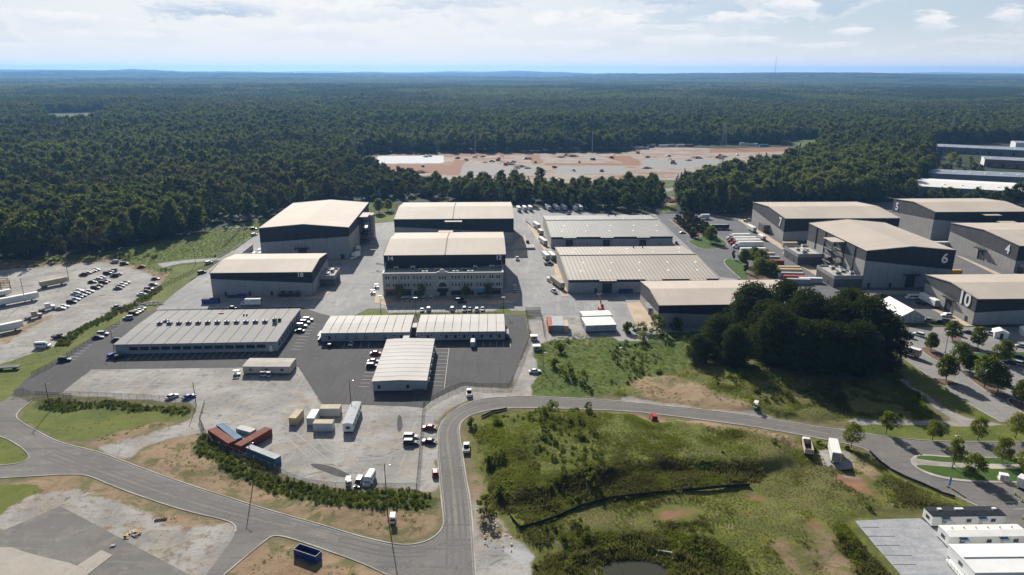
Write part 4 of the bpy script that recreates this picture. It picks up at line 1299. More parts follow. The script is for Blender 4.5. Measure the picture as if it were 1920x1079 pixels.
# --- paired stages at the back, and the pair 14 / 12 with the office front
sC = hall('sound_stage', 'rear paired sound stage with seam in its tan roof and small loft tower', -75.7, 443.9, 76.8, 58.5, 18.2, 2.21, rise=2.6,
          bands={'front': (13.2, 9.0), 'side': (9.0, 12)}, side='right', panel=7.0, seam=37.5)
MB().mat('stage_roof').box(32.6, -5.4, 17.2, 43.6, -.3, 17.5).build('tower_roof', sC)
mb = MB().mat('dark_steel')
for a in (33.4, 42.8):
    mb.box(a - .25, -5.0, 0, a + .25, -4.5, 17.2)
for z in (6, 11, 14):
    mb.box(33.4, -4.95, z, 42.8, -4.6, z + .35)
mb.tube((34, -4.8, 6), (42, -4.8, 13), .2, 4)
mb.build('loft_frame', sC)
mb = MB().mat('concrete').box(66, -9.5, 0, 90, -1.0, 1.25)
mb.build('loading_dock', sC)
sD = hall('sound_stage', 'paired sound stage numbered 14 and 12 rising behind the office front', -66.4, 352.5, 63.0, 52.2, 18.1, 2.33, rise=2.6,
          bands={'front': (7.0, 12.8), 'side': (12.8, 9)}, side='right', panel=7.0, seam=31.6)
text_piece('14', sD, 3.3, 16.4, 3.2, off=0.02)
text_piece('12', sD, 59.5, 16.4, 3.2, off=0.02)
MB().mat('stage_roof').box(25.0, 52.5, 18.1, 33.6, 57.0, 18.4).build('tower_roof', sD)
for zz in (12.2, 8.2):
    mb = MB().mat('dark_steel')
    mb.tube((-.2, 2, zz), (-4.5, 2, zz + .8), .12, 4); mb.tube((-.2, 4, zz), (-4.5, 4, zz + .8), .12, 4); mb.tube((-4.5, 2, zz + .8), (-4.5, 4, zz + .8), .12, 4)
    mb.build('wall_bracket', sD)

# --- three-storey office facade
fa = thing('office_facade', 'three storey pale office building with arched entrance in front of the paired stage', 'office building', (-65.0, 339.2, 0), R(2.49))
W_, D_, H_ = 60.5, 12.9, 12.3
F = frame(2.49, -65.0, 339.2)
BUILT.append([F(-1, -1), F(W_ + 1, -1), F(W_ + 1, D_ + 1), F(-1, D_ + 1)])
MB().mat('stucco').box(0, 0, 0, W_, D_, H_ - 1.2).build('wall', fa)
mb = MB().mat('stucco')
mb.box(0, 0, H_ - 1.196, W_, .4, H_ - .2).box(0, .4, H_ - 1.196, .4, D_ - .02, H_ - .2).box(W_ - .4, .4, H_ - 1.196, W_, D_ - .02, H_ - .2)
for q in ((0.4, 0),):
    mb.add([(0, D_ * .45, H_ - .2), (.4, D_ * .45, H_ - .2), (.4, D_, H_ + 2.4), (0, D_, H_ + 2.4), (0, D_, H_ - .2), (.4, D_, H_ - .2)], [(0, 1, 2, 3), (1, 5, 2), (0, 3, 4), (3, 2, 5, 4)])
    mb.add([(W_ - .4, D_ * .45, H_ - .2), (W_, D_ * .45, H_ - .2), (W_, D_, H_ + 2.4), (W_ - .4, D_, H_ + 2.4), (W_ - .4, D_, H_ - .2), (W_, D_, H_ - .2)], [(0, 1, 2, 3), (1, 5, 2), (0, 3, 4), (3, 2, 5, 4)])
mb.build('parapet', fa)
mb = MB().mat('stucco_light').box(-.25, -.3, H_ - .196, W_ + .25, .6, H_ + .1).box(-.25, .6, H_ - .196, .6, D_ * .45, H_ + .1).box(W_ - .6, .6, H_ - .196, W_ + .25, D_ * .45, H_ + .1)
mb.build('cornice', fa)
MB().mat('concrete').box(.4, .4, H_ - 1.2, W_ - .4, D_, H_ - 1.05).build('roof', fa)
for k, (a, b, c, dd) in enumerate(((6, .62, 2.2, 2.4), (14.5, .62, 2.2, 2.6), (20, .5, 5, 1.6), (27.5, .52, 4, 1.6), (35, .5, 3, 1.6), (21, .25, 3.2, 1.3), (36.5, .25, 3.2, 1.3), (44, .25, 3.2, 1.3), (46.5, .6, 2, 2.6), (55, .65, 2.2, 2.6), (41, .55, 3, 1.4))):
    hvac_unit(fa, a, D_ * b, H_ - 1.05, c, 1.8, dd)
mb = MB().mat('stucco_light')                                # crest over the entrance
mb.side([(27.2, H_ + .1), (32.6, H_ + .1), (32.6, H_ + .7), (31.3, H_ + .9), (30.8, H_ + 1.7), (29.9, H_ + 2.1), (29.0, H_ + 1.7), (28.5, H_ + .9), (27.2, H_ + .7)], -.5, .3)
mb.build('crest', fa)
for z in (4.15, 8.1):
    MB().mat('stucco_light').box(-.06, -.18, z, W_ + .06, -.002, z + .28).build('string_course', fa)
for a in (0.1, 7.7, 14.6, 21.0, 26.9, 33.2, 39.9, 46.4, 53.0, W_ - .7):
    MB().mat('stucco').box(a, -.22, 0.1, a + .6, -.003, H_ - .2).build('pilaster', fa)


def win(p, x, z, w, h, y=0.0, mull=1, fm='stucco_light', gm='window_glass', lab=None):
    mb = MB().mat(fm)
    f = .12
    mb.box(x, y - .12, z, x + f, y - .003, z + h).box(x + w - f, y - .12, z, x + w, y - .003, z + h).box(x + f, y - .12, z, x + w - f, y - .003, z + f).box(x + f, y - .12, z + h - f, x + w - f, y - .003, z + h)
    for k in range(1, mull + 1):
        xx = x + w * k / (mull + 1)
        mb.box(xx - .04, y - .11, z + f, xx + .04, y - .005, z + h - f)
    o = mb.build('window', p)
    g_ = MB().mat(gm).box(x + f, y - .06, z + f, x + w - f, y - .012, z + h - f).build('pane', o)
    return o


groups = [(1.2, 2, 1), (4.8, 2, 1), (8.9, 3, 0), (15.2, 3, 0), (21.5, 2, 0), (34.4, 3, 0), (40.6, 3, 0), (46.9, 3, 0), (53.4, 2, 1), (56.9, 2, 1)]
for x0, n, wide in groups:
    for z in (5.1, 9.0):
        for k in range(n):
            dx = 1.25 if wide else 1.7
            win(fa, x0 + k * dx, z, 1.15 if wide else 1.05, 1.9, mull=0)
for k in range(3):
    win(fa, 28.1 + k * 1.35, 8.8, 1.1, 1.8, mull=0)
mb = MB().mat('window_glass')                                # arched fanlight, dark canopy and doors below it
arc = [(30 + 2.2 * math.cos(a), 5.0 + 2.4 * math.sin(a)) for a in np.linspace(0, math.pi, 15)]
mb.side(arc, -.10, -.004)
mb.build('fanlight', fa)
mb = MB().mat('stucco_light')
for a, b in zip(np.linspace(0, math.pi, 15)[:-1], np.linspace(0, math.pi, 15)[1:]):
    r1, r2 = 2.25, 2.65
    mb.side([(30 + r1 * math.cos(a), 5 + (r1 + .2) * math.sin(a)), (30 + r2 * math.cos(a), 5 + (r2 + .2) * math.sin(a)), (30 + r2 * math.cos(b), 5 + (r2 + .2) * math.sin(b)), (30 + r1 * math.cos(b), 5 + (r1 + .2) * math.sin(b))], -.22, -.004)
mb.build('arch_trim', fa)
MB().mat('joint_dark').side([(-2.4, 3.0), (0, 3.0), (0, 4.3), (-2.4, 3.5)], 0, 5.8)
mb = MB().mat('charcoal_wall').box(27.1, -2.6, 3.1, 32.9, -.3, 3.35).box(27.3, -2.5, 3.35, 32.7, -.3, 4.3)
mb.build('entrance_canopy', fa)
MB().mat('window_glass').box(28.2, -.12, .1, 31.8, -.02, 3.0).build('entrance_door', fa)
for a, b, m_ in ((.9, 7.5, 'plum_wall'), (8.5, 14.2, 'plum_wall'), (53.8, 59.6, 'plum_wall')):
    MB().mat(m_).box(a, -.16, 2.9, b, -.004, 4.1).build('shop_fascia', fa)
for a, b in ((1.1, 7.2), (8.8, 13.9), (15.4, 20.4), (34, 39.4), (40.8, 45.8), (47.2, 52.2), (54, 59.4)):
    MB().mat('window_glass').box(a, -.10, .5, b, -.004, 2.85).build('shop_window', fa)
mb = MB().mat('awning_blue')
mb.add([(46.9, -2.3, 2.5), (51.4, -2.3, 2.5), (51.4, -.3, 3.7), (46.9, -.3, 3.7), (46.9, -2.3, 2.38), (51.4, -2.3, 2.38), (51.4, -.3, 3.58), (46.9, -.3, 3.58)], [(0, 1, 2, 3), (7, 6, 5, 4), (0, 4, 5, 1), (1, 5, 6, 2), (2, 6, 7, 3), (3, 7, 4, 0)])
mb.build('awning', fa)
for k in range(3):
    MB().mat('stucco_light').box(15.0 + k * 0, -.2, 4.3, 20.6, -.02, 4.55) if False else None


# --- two low grey warehouses
def warehouse(label, x, y, w, d, h, th, roof, proud, doors):
    o = hall('warehouse', label, x, y, w, d, h, th, rise=2.0, bands={'front': (h - 1.3, h - 1.3), 'side': (0, 0)}, mats=('charcoal_wall', 'grey_wall'),
             side_mats=('warm_grey_wall', 'warm_grey_wall'), roof=roof, side='left', panel=8.2, panel_side=11, cat='warehouse', roof_over=.3, ridge_at=0.60 if d > 69 else 0.62)
    ra = 0.60 if d > 69 else 0.62
    zr = lambda yy: h + 2.0 * (yy / (d * ra) if yy < d * ra else (d - yy) / (d * (1 - ra)))
    for k, (a, b) in enumerate(proud):
        mb = MB().mat(roof).box(a, -2.6, h - .12, b, -.3, h + .10)
        mb.build('entrance_roof', o)
        MB().mat('charcoal_wall').box(a + .1, -2.3, h - .9, b - .1, -.22, h - .125).build('fascia', o)
    for a, b in doors:
        MB().mat('joint_dark').box(a, -.16, .1, b, -.02, h - 2.0).build('roller_door', o)
    rg = np.random.default_rng(int(w * 10))
    for r_, yy in enumerate((.18, .38, .70, .88)):
        for k in range(5):
            xx = w * (.1 + .2 * k) + (3 if r_ % 2 else 0)
            y_ = d * yy
            z_ = zr(y_) + .17
            z2 = zr(y_ + 2.4) + .17
            mb = MB().mat('white_paint')
            mb.add([(xx, y_, z_), (xx + 1.0, y_, z_), (xx + 1.0, y_ + 2.4, z2), (xx, y_ + 2.4, z2), (xx, y_, z_ + .1), (xx + 1.0, y_, z_ + .1), (xx + 1.0, y_ + 2.4, z2 + .1), (xx, y_ + 2.4, z2 + .1)],
                   [(3, 2, 1, 0), (4, 5, 6, 7), (0, 1, 5, 4), (1, 2, 6, 5), (2, 3, 7, 6), (3, 0, 4, 7)])
            mb.build('skylight', o)
    mb = MB().mat('dark_steel')
    mb.box(-.1, d * ra - .35, h + 2.0, w + .1, d * ra + .05, h + 2.45)
    mb.build('ridge_step', o)
    for a in (w * .60, w * .67):
        mb = MB().mat('dark_steel').tube((a, d * .93, zr(d * .93)), (a, d * .93, zr(d * .93) + 1.8), .35, 8)
        mb.build('roof_stack', o)
    return o


wE = warehouse('rear grey warehouse with white skylight dots and trailers along its front', 25.1, 440.9, 78.6, 68.8, 7.3, 1.96, 'warehouse_roof', [(7.5, 16), (31.5, 40), (55, 63.5)], [(9.5, 14), (33.5, 38), (57, 61.5)])
wF = warehouse('nearer ribbed warehouse with rusty streaked roof beside the telehandler', 28.9, 345.7, 78.0, 69.5, 7.0, 2.24, 'warehouse_roof_rusty', [(15.8, 24.5), (39.5, 48), (62.5, 71)], [(17.6, 22.6), (41, 46)])
MB().mat('joint_dark').box(13.6, -.2, .1, 14.8, -.02, 2.4).build('service_door', wF)

# --- stage with the tan apron, half behind the oaks
sG = hall('sound_stage', 'unnumbered sound stage half hidden by the big oaks', 65.2, 295.8, 70.0, 36.8, 10.2, 2.56, rise=1.9,
          bands={'front': (6.6, 3.6), 'side': (6.6, 3.7)}, side='left', panel_side=7.4)
canopy_door(sG, 14.5, 5.0, 4.6, face='left', y=0, mat='steel')

# --- eastern stages
s7 = hall('sound_stage', 'eastern sound stage with the number 7 on its west wall', 182.5, 463.1, 77.8, 60.4, 15.1, 1.55, rise=2.4, bands={'front': (5.9, 9.5), 'side': (5.9, 10.2)}, side='left', panel_side=4.0, panel=11, seam=None)
text_piece('7', s7, 7.2, 11.0, 8.6, face='left', y=-0.2)
MB().mat('dark_brick_grey').box(-4.5, 24, 0, -.2, 34, 5.5).build('plant_block', s7)
s6 = hall('sound_stage', 'sound stage with the number 6 on its gable and steel stair tower', 184.8, 355.9, 47.3, 69.4, 20.0, 1.77, ridge='y', rise=2.2, bands={'front': (14.7, 9.6), 'side': (14.7, 9.4)}, side='left', panel=4.3, panel_side=11.6, roof='stage_roof_y')
text_piece('6', s6, 42.0, 15.6, 7.2, y=-0.2)
for k in (11.6, 23.1, 34.7, 46.3, 57.9):
    MB().mat('dark_steel').box(-.35, k - .25, .1, -.05, k + .25, 20).build('downpipe', s6)
annex(s6, -15, 0.5, -.3, 21, 6.2, [(.3, .3, 3, 3, 1.4), (.6, .5, 3, 4, 1.2), (.4, .75, 2.4, 3, 1.6), (.75, .2, 2, 2, 1.8), (.75, .8, 2, 3, 1.2)])
annex(s6, -15, 46, -.3, 66, 6.2, [(.4, .3, 3, 3, 1.4), (.6, .6, 3, 5, 1.2), (.7, .85, 2.4, 2, 2.2), (.3, .6, 2, 3, 1.4)])
stair_tower(s6, -6.5, 24, -.5, 34, 17.5, 19.0)
canopy_door(s6, 25.5, 5.0, 6.5, deep=2.6)
for a in (3, 14.5, 35, 38):
    MB().mat('joint_dark').box(a, -.14, .1, a + 1.4, -.02, 2.6).build('service_door', s6)
s5 = hall('sound_stage', 'farthest eastern sound stage with the number 5 at its corner', 284.1, 466.6, 66.0, 50.2, 19.0, 2.0, rise=2.2, bands={'front': (13.8, 8.5), 'side': (13.8, 9.5)}, side='left', panel_side=3.8, panel=11)
text_piece('5', s5, 44.5, 14.2, 7.6, face='left', y=-0.2)
MB().mat('stage_roof').box(31, -6, 17.5, 42, -.4, 17.8).build('tower_roof', s5)
mb = MB().mat('dark_steel')
for a in (32, 41):
    mb.box(a - .25, -5.6, 0, a + .25, -5.1, 17.5)
mb.box(32, -5.55, 9, 41, -5.2, 9.4)
mb.build('loft_frame', s5)
s4 = hall('sound_stage', 'sound stage with the number 4 and a canopied stage door', 285.4, 385.4, 70.0, 61.4, 15.6, 1.67, rise=2.4, bands={'front': (6.8, 10), 'side': (6.8, 10.3)}, side='left', panel_side=3.5, panel=11)
text_piece('4', s4, 8.0, 11.6, 7.2, face='left', y=-0.2)
canopy_door(s4, 29, 5.0, 6.2, face='left', y=0, deep=2.6)
annex(s4, 2, -12, 20, -.3, 5.5, [(.3, .4, 3, 3, 1.4), (.7, .5, 3, 3, 1.4)])
MB().mat('stage_roof').box(33, 61.6, 15.6, 44, 66, 15.9).build('tower_roof', s4)
s10 = hall('sound_stage', 'nearest eastern sound stage with a large number 10 on its side wall', 208.2, 299.4, 60, 38.6, 12.2, 1.72, rise=1.9, bands={'front': (5.8, 8.6), 'side': (5.8, 8.4)}, side='left', panel_side=12, panel=11)
text_piece('10', s10, 8.0, 9.6, 8.6, face='left', y=-0.2)
canopy_door(s10, 18, 5.0, 6.0, face='left', y=0, deep=1.6, can=True)
MB().mat('joint_dark').box(-.14, 4, .1, -.02, 5.6, 2.6).build('service_door', s10)

# --- long office with its row of roof units
lo = thing('long_office', 'long single storey office with a row of units down its roof', 'office building', (-159.7, 263.4, 0), R(3.14))
Wl, Dl, Hl = 64.2, 40.6, 4.2
F = frame(3.14, -159.7, 263.4)
BUILT.append([F(-1, -1), F(Wl + 1, -1), F(Wl + 1, Dl + 1), F(-1, Dl + 1)])
MB().mat('office_wall').box(0, 0, 0, Wl, Dl, Hl - .05).build('wall', lo)
nm = 13
mid = Dl * .56
for k in range(nm):
    a0, a1 = -.4 + (Wl + .8) * k / nm + .14, -.4 + (Wl + .8) * (k + 1) / nm - .14
    for (ya, yb, za, zb) in ((-.5, mid, Hl, Hl + .55), (mid + .05, Dl + .4, Hl + .42, Hl)):
        mb = MB().mat('office_roof')
        mb.add([(a0, ya, za), (a1, ya, za), (a1, yb, zb), (a0, yb, zb), (a0, ya, za + .2), (a1, ya, za + .2), (a1, yb, zb + .2), (a0, yb, zb + .2)], [(3, 2, 1, 0), (4, 5, 6, 7), (0, 1, 5, 4), (1, 2, 6, 5), (2, 3, 7, 6), (3, 0, 4, 7)])
        mb.build('roof_panel', lo)
mb = MB().mat('dark_brick_grey')
mb.add([(-.35, -.45, Hl - .04), (Wl + .35, -.45, Hl - .04), (Wl + .35, mid, Hl + .5), (-.35, mid, Hl + .5), (Wl + .35, Dl + .35, Hl - .04), (-.35, Dl + .35, Hl - .04),
        (-.35, -.45, Hl + .08), (Wl + .35, -.45, Hl + .08), (Wl + .35, mid, Hl + .62), (-.35, mid, Hl + .62), (Wl + .35, Dl + .35, Hl + .08), (-.35, Dl + .35, Hl + .08)],
       [(3, 2, 1, 0), (5, 4, 2, 3), (6, 7, 8, 9), (9, 8, 10, 11), (0, 1, 7, 6), (4, 5, 11, 10), (1, 2, 8, 7), (2, 4, 10, 8), (3, 0, 6, 9), (5, 3, 9, 11)])
mb.build('roof_joints', lo)
for k in range(12):
    hvac_unit(lo, 9.2 + k * 4.05, mid - 1.4, Hl + .62, 2.1, 1.6, 1.15, 'hvac')
hvac_unit(lo, 10.6, mid + 1.6, Hl + .5, 2.1, 1.6, 1.15, 'hvac')
hvac_unit(lo, 58.0, mid - 1.6, Hl + .62, 1.7, 2.0, 2.2, 'hvac'); hvac_unit(lo, 59.5, mid + .4, Hl + .55, 1.2, 1.4, 1.4, 'dark_steel')
for a in (41.5, 42.8):
    MB().mat('dark_steel').tube((a, mid + 9, Hl + .3), (a, mid + 9, Hl + 1.3), .35, 8).build('roof_vent', lo)
MB().mat('rust_red').box(29.5, mid + 12, Hl + .3, 31.4, mid + 13, Hl + .75).build('roof_hatch', lo)
for k in range(13):
    win(lo, 5.6 + k * 4.2, 1.55, 3.5, 1.5, mull=3, fm='dark_steel')
    MB().mat('office_wall').box(4.9 + k * 4.2, -.16, .1, 5.2 + k * 4.2, -.002, Hl - .1).build('pilaster', lo)
for k in range(9):
    mb = MB().mat('dark_steel').box(Wl + .003, 2.6 + k * 4.3, 1.4, Wl + .1, 4.4 + k * 4.3, 3.1)
    o = mb.build('window', lo)
    MB().mat('window_glass').box(Wl + .1, 2.8 + k * 4.3, 1.6, Wl + .13, 4.2 + k * 4.3, 2.95).build('pane', o)
MB().mat('dark_steel').box(-2.2, 19, .0, -.2, 22, 2.6).build('side_porch', lo)
MB().mat('white_paint').box(61.0, -.3, .1, 62.2, -.02, 2.5).build('entrance_door', lo)


# --- three modular office blocks joined by a walkway
def modular(label, x, y, w, d, h, th, n, ax, wins, wm='office_wall'):
    o = thing('modular_office', label, 'office building', (x, y, 0), R(th))
    F = frame(th, x, y)
    BUILT.append([F(-1, -1), F(w + 1, -1), F(w + 1, d + 1), F(-1, d + 1)])
    MB().mat('joint_dark').box(.2, .2, 0, w - .2, d - .2, .5).build('skirt', o)
    MB().mat(wm).box(0, 0, .5, w, d, h - .06).build('wall', o)
    MB().mat('rusty_joint').box(-.12, -.12, h - .055, w + .12, d + .12, h + .10).build('roof_joints', o)
    for k in range(n):
        mb = MB().mat('module_roof')
        if ax == 'x':
            a0, a1 = -.25 + (w + .5) * k / n + .12, -.25 + (w + .5) * (k + 1) / n - .12
            q = [(a0, -.3), (a1, -.3), (a1, d / 2), (a0, d / 2), (a1, d + .3), (a0, d + .3)]
            zz_ = [h, h, h + .35, h + .35, h, h]
        else:
            a0, a1 = -.25 + (d + .5) * k / n + .12, -.25 + (d + .5) * (k + 1) / n - .12
            q = [(-.3, a1), (-.3, a0), (w / 2, a0), (w / 2, a1), (w + .3, a0), (w + .3, a1)]
            zz_ = [h, h, h + .35, h + .35, h, h]
        v = [(a, b, c) for (a, b), c in zip(q, zz_)] + [(a, b, c + .18) for (a, b), c in zip(q, zz_)]
        mb.add(v, [(3, 2, 1, 0), (5, 4, 2, 3), (6, 7, 8, 9), (9, 8, 10, 11), (0, 1, 7, 6), (4, 5, 11, 10), (1, 2, 8, 7), (2, 4, 10, 8), (3, 0, 6, 9), (5, 3, 9, 11)])
        mb.build('roof_panel', o)
    for a in wins:
        win(o, a, 1.5, 1.0, 1.3, fm='dark_steel', mull=0)
    return o


mN = modular('western modular office under ten pale roof strips', -80.2, 276.4, 37.0, 21.2, 4.2, 2.47, 10, 'x', [3, 10, 14, 18, 26, 33])
mO = modular('eastern modular office under ten pale roof strips', -40.2, 277.9, 37.2, 21.4, 4.2, 1.82, 10, 'x', [4.2, 12, 15.8, 19.6, 23.4, 27, 30.8, 34.4])
mP = modular('central modular office standing end on, its strips running across', -49.4, 228.7, 19.0, 40.6, 4.2, 2.18, 11, 'y', [1.6, 11.8])
for o, n, step, y in ((mN, 9, 4.0, -.6), (mO, 9, 3.9, -.6)):
    for k in range(n):
        hvac_unit(o, 2.4 + k * step, -.36, 2.3, .9, .68, 1.3, 'hvac_light', 'wall_unit')
for k in range(6):
    mb = MB().mat('hvac_light').box(19.02, 4 + k * 6, 1.9, 19.8, 5.2 + k * 6, 3.3); mb.build('wall_unit', mP)
    win_ = MB().mat('dark_steel').box(19.003, 7 + k * 6, 1.6, 19.12, 8 + k * 6, 2.9).build('window', mP)
mb = MB().mat('dark_brick_grey').box(14.2, -1.9, 0, 18.2, -.05, .9)
for a in (14.3, 16.2, 18.1):
    mb.tube((a, -1.8, .9), (a, -1.8, 2.0), .06, 4)
mb.box(14.2, -1.85, 1.95, 18.2, -1.75, 2.05)
mb.build('entrance_deck', mP)
for o, xx, yy in ((mN, -1.8, 1), (mO, 37.4, 1)):
    mb = MB().mat('dark_steel').box(xx, yy, 0, xx + 1.6, yy + 6, 1.0)
    for k in range(4):
        mb.tube((xx + .8, yy + k * 2, 1.0), (xx + .8, yy + k * 2, 2.6), .06, 4)
    mb.box(xx, yy, 2.6, xx + 1.6, yy + 6, 2.75)
    mb.build('side_deck', o)
x0, y0 = G(772, 624); x1, y1 = G(776, 637)
wk = thing('covered_walkway', 'narrow covered walkway linking the three modular offices', 'walkway', (-43.9, 269.8, 0), R(2.2))
MB().mat('module_roof').box(-1.3, -.2, 3.2, 1.3, 27, 3.4).build('roof', wk)
mb = MB().mat('steel')
for k in range(8):
    for a in (-1.1, 1.1):
        mb.tube((a, .2 + k * 3.7, 0), (a, .2 + k * 3.7, 3.2), .07, 5)
mb.build('posts', wk)
MB().mat('module_roof').box(-5, -.6, 3.5, 4.4, 2.2, 3.7).build('porch_roof', wk)
MB().mat('module_roof').box(-3.6, 15, 3.6, 3.4, 20.5, 3.8).build('porch_roof', wk)
bm_ = thing('lean_to_roof', 'tan sloping lean-to roof in the corner of the modular offices', 'canopy', (*G(727, 637), 0), R(-8))
mb = MB().mat('tan_concrete').add([(-5, 0, 2.9), (5.5, -.6, 2.5), (5.5, 1.6, 2.8), (-5, 2.2, 3.2), (-5, 0, 3.05), (5.5, -.6, 2.65), (5.5, 1.6, 2.95), (-5, 2.2, 3.35)], [(3, 2, 1, 0), (4, 5, 6, 7), (0, 1, 5, 4), (1, 2, 6, 5), (2, 3, 7, 6), (3, 0, 4, 7)])
mb.build('roof', bm_)
mb = MB().mat('timber')
for a, b in ((-4.8, .2), (5.2, -.4), (5.2, 1.4), (-4.8, 2)):
    mb.tube((a, b, 0), (a, b, 2.9), .08, 5)
mb.build('posts', bm_)


# ------------------------------------------------------------------ boxes read off their roof corners
def rect(h, pts, L=None, W=None):
    """roof corners front-left, front-right, back-right, back-left at height h -> centre, heading, length, width"""
    P = [Vector(G(a, b, h)) for a, b in pts]
    c = sum(P, Vector((0, 0))) / 4
    e = ((P[1] - P[0]) + (P[2] - P[3])) / 2
    f = ((P[3] - P[0]) + (P[2] - P[1])) / 2
    if e.length >= f.length:
        a = math.atan2(e.y, e.x)
        return c, a, L or e.length, W or f.length
    a = math.atan2(f.y, f.x)
    return c, a, L or f.length, W or e.length


def office_trailer(label, c, a, L, W, h, roof='membrane_white', wallm='trailer_white', awn=2, wins=3, group=None, cat='office trailer', end_win=True, z=0.0, aw='blue_roof'):
    o = thing('office_trailer', label, cat, (c[0], c[1], z), a, group)
    BUILT.append([(c[0] + math.cos(a) * i * L / 2 - math.sin(a) * j * W / 2, c[1] + math.sin(a) * i * L / 2 + math.cos(a) * j * W / 2) for i, j in ((-1, -1), (1, -1), (1, 1), (-1, 1))])
    x, y = L / 2, W / 2
    MB().mat('joint_dark').box(-x + .2, -y + .15, 0, x - .2, y - .15, .6).build('skirt', o)
    MB().mat(wallm).cbox(-x, -y, .5, x, y, h - .12, .04).build('wall', o)
    mb = MB().mat(roof)
    n = max(3, int(L / 3))
    prof = [(-y - .08, h - .12), (y + .08, h - .12), (y + .08, h - .02), (0, h + .18), (-y - .08, h - .02)]
    v = [(-x - .08, a_, b_) for a_, b_ in prof] + [(x + .08, a_, b_) for a_, b_ in prof]
    mb.add(v, [(4, 3, 2, 1, 0), (5, 6, 7, 8, 9)] + [(i, (i + 1) % 5, (i + 1) % 5 + 5, i + 5) for i in range(5)])
    mb.build('roof', o)
    for k in range(wins):
        xx = -x + L * (k + .5) / wins - .6
        win(o, xx, 1.5, 1.2, 1.0, y=-y, fm='steel', mull=1)
    for k in range(awn):
        xx = -x + L * (k + .28) / max(1, awn)
        MB().mat('office_tan').box(xx, -y - .06, .55, xx + .95, -y + .02, 2.6).build('door', o)
        mb = MB().mat(aw).add([(xx - .5, -y - 1.2, 2.7), (xx + 1.6, -y - 1.2, 2.7), (xx + 1.6, -y - .02, 3.0), (xx - .5, -y - .02, 3.0), (xx - .5, -y - 1.2, 2.78), (xx + 1.6, -y - 1.2, 2.78), (xx + 1.6, -y - .02, 3.08), (xx - .5, -y - .02, 3.08)],
                                        [(3, 2, 1, 0), (4, 5, 6, 7), (0, 1, 5, 4), (1, 2, 6, 5), (2, 3, 7, 6), (3, 0, 4, 7)])
        mb.build('door_hood', o)
        mb = MB().mat('steel').box(xx - .2, -y - 1.4, 0, xx + 1.2, -y - .04, .5)
        mb.build('steps', o)
    if end_win:
        mb = MB().mat('steel').box(-x - .06, -.7, 1.4, -x - .002, .7, 2.4)
        q = mb.build('window', o)
        MB().mat('window_glass').box(-x - .08, -.6, 1.5, -x - .055, .6, 2.3).build('pane', q)
    return o


# trailer offices, bottom right
c, a, L, W = rect(3.3, [(1750.8, 968.3), (1888.3, 967.5), (1865, 949), (1731.7, 951.3)])
t1 = office_trailer('white office trailer with black roof, rearmost of the three by the pale gravel', c, a, L, W, 3.3, 'membrane_black')
for xx in (-.36, -.12, -.06, .40):
    MB().mat('white_paint').box(xx * L, .3, 3.3, xx * L + 1.0, 1.0, 3.75).build('roof_unit', t1)
c, a, L, W = rect(3.3, [(1785, 1006.7), (1925, 1004.7), (1905.8, 983.3), (1764, 985)])
t2 = office_trailer('white office trailer with stained cream roof between two others', c, a, L * 1.06, W, 3.3, 'membrane_white')
for k in range(6):
    MB().mat('dark_steel').tube((-L * .4 + k * L * .16, .8, 3.35), (-L * .4 + k * L * .16, .8, 3.75), .12, 6).build('roof_vent', t2)
c, a, L, W = rect(3.4, [(1804, 1046.7), (1975, 1044.5), (1948, 1019.3), (1777.5, 1020.3)])
t3 = office_trailer('large bright white double trailer in the bottom right corner', Vector(c) + Vector((math.sin(a), -math.cos(a))) * W * .5, a, L, W * 2, 3.4, 'tent_fabric', awn=0, wins=0)
mb = MB().mat('container_grey').box(-L / 2 + .3, -.3, 3.5, L / 2, -.1, 3.75); mb.build('roof_ridge', t3)
mb = MB().mat('white_paint')                                 # access ramp down its end
mb.add([(-L / 2 - 1.6, W * .6, .55), (-L / 2 - .1, W * .6, .55), (-L / 2 - .1, -W * 1.1, .05), (-L / 2 - 1.6, -W * 1.1, .05), (-L / 2 - 1.6, W * .6, .75), (-L / 2 - .1, W * .6, .75), (-L / 2 - .1, -W * 1.1, .25), (-L / 2 - 1.6, -W * 1.1, .25)], [(3, 2, 1, 0), (4, 5, 6, 7), (0, 1, 5, 4), (1, 2, 6, 5), (2, 3, 7, 6), (3, 0, 4, 7)])
for k in range(8):
    yy = W * .6 - k * W * .24
    mb.tube((-L / 2 - 1.6, yy, .5 - k * .05), (-L / 2 - 1.6, yy, 1.7 - k * .05), .05, 4)
mb.tube((-L / 2 - 1.6, W * .6, 1.7), (-L / 2 - 1.6, -W * 1.1, 1.3), .06, 4)
mb.build('ramp', t3)
c, a = G(1945, 925), R(-52)
office_trailer('white trailer cut off by the right edge above the yellow bollards', c, a, 9.5, 3.0, 3.2, awn=0, wins=2)
c, a, L, W = rect(3.2, [(455.7, 687.6), (543.9, 688.3), (554, 672.3), (467.6, 672.3)])
office_trailer('long tan office trailer standing alone on the pale gravel lot', c, a, L, W, 3.3, 'concrete', 'office_tan', awn=0, wins=3)
c, a, L, W = rect(3.3, [(640.5, 793), (662.5, 796.5), (675.5, 754.5), (661, 752.7)])
ot = office_trailer('long white office trailer with grey roof in the container yard', c, a, L, 3.2, 3.3, 'container_grey', awn=0, wins=5)
c, a, L, W = rect(3.4, [(1097.5, 610.5), (1156, 609), (1145, 593.5), (1091, 595.5)])
office_trailer('front long white double trailer beside the green meadow edge', c, a, L, W * 1.0, 3.4, 'membrane_white', 'container_grey', awn=0, wins=0)
c, a, L, W = rect(3.4, [(1093, 593), (1147, 591), (1142, 582), (1087, 584)])
office_trailer('rear white double trailer just below the orange telehandler', c, a, L, W, 3.4, 'membrane_white', 'container_grey', awn=0, wins=0)
c, a, L, W = rect(3.2, [(1765, 453.8 + 2), (1775, 452 + 2), (1772, 447), (1751, 448)])
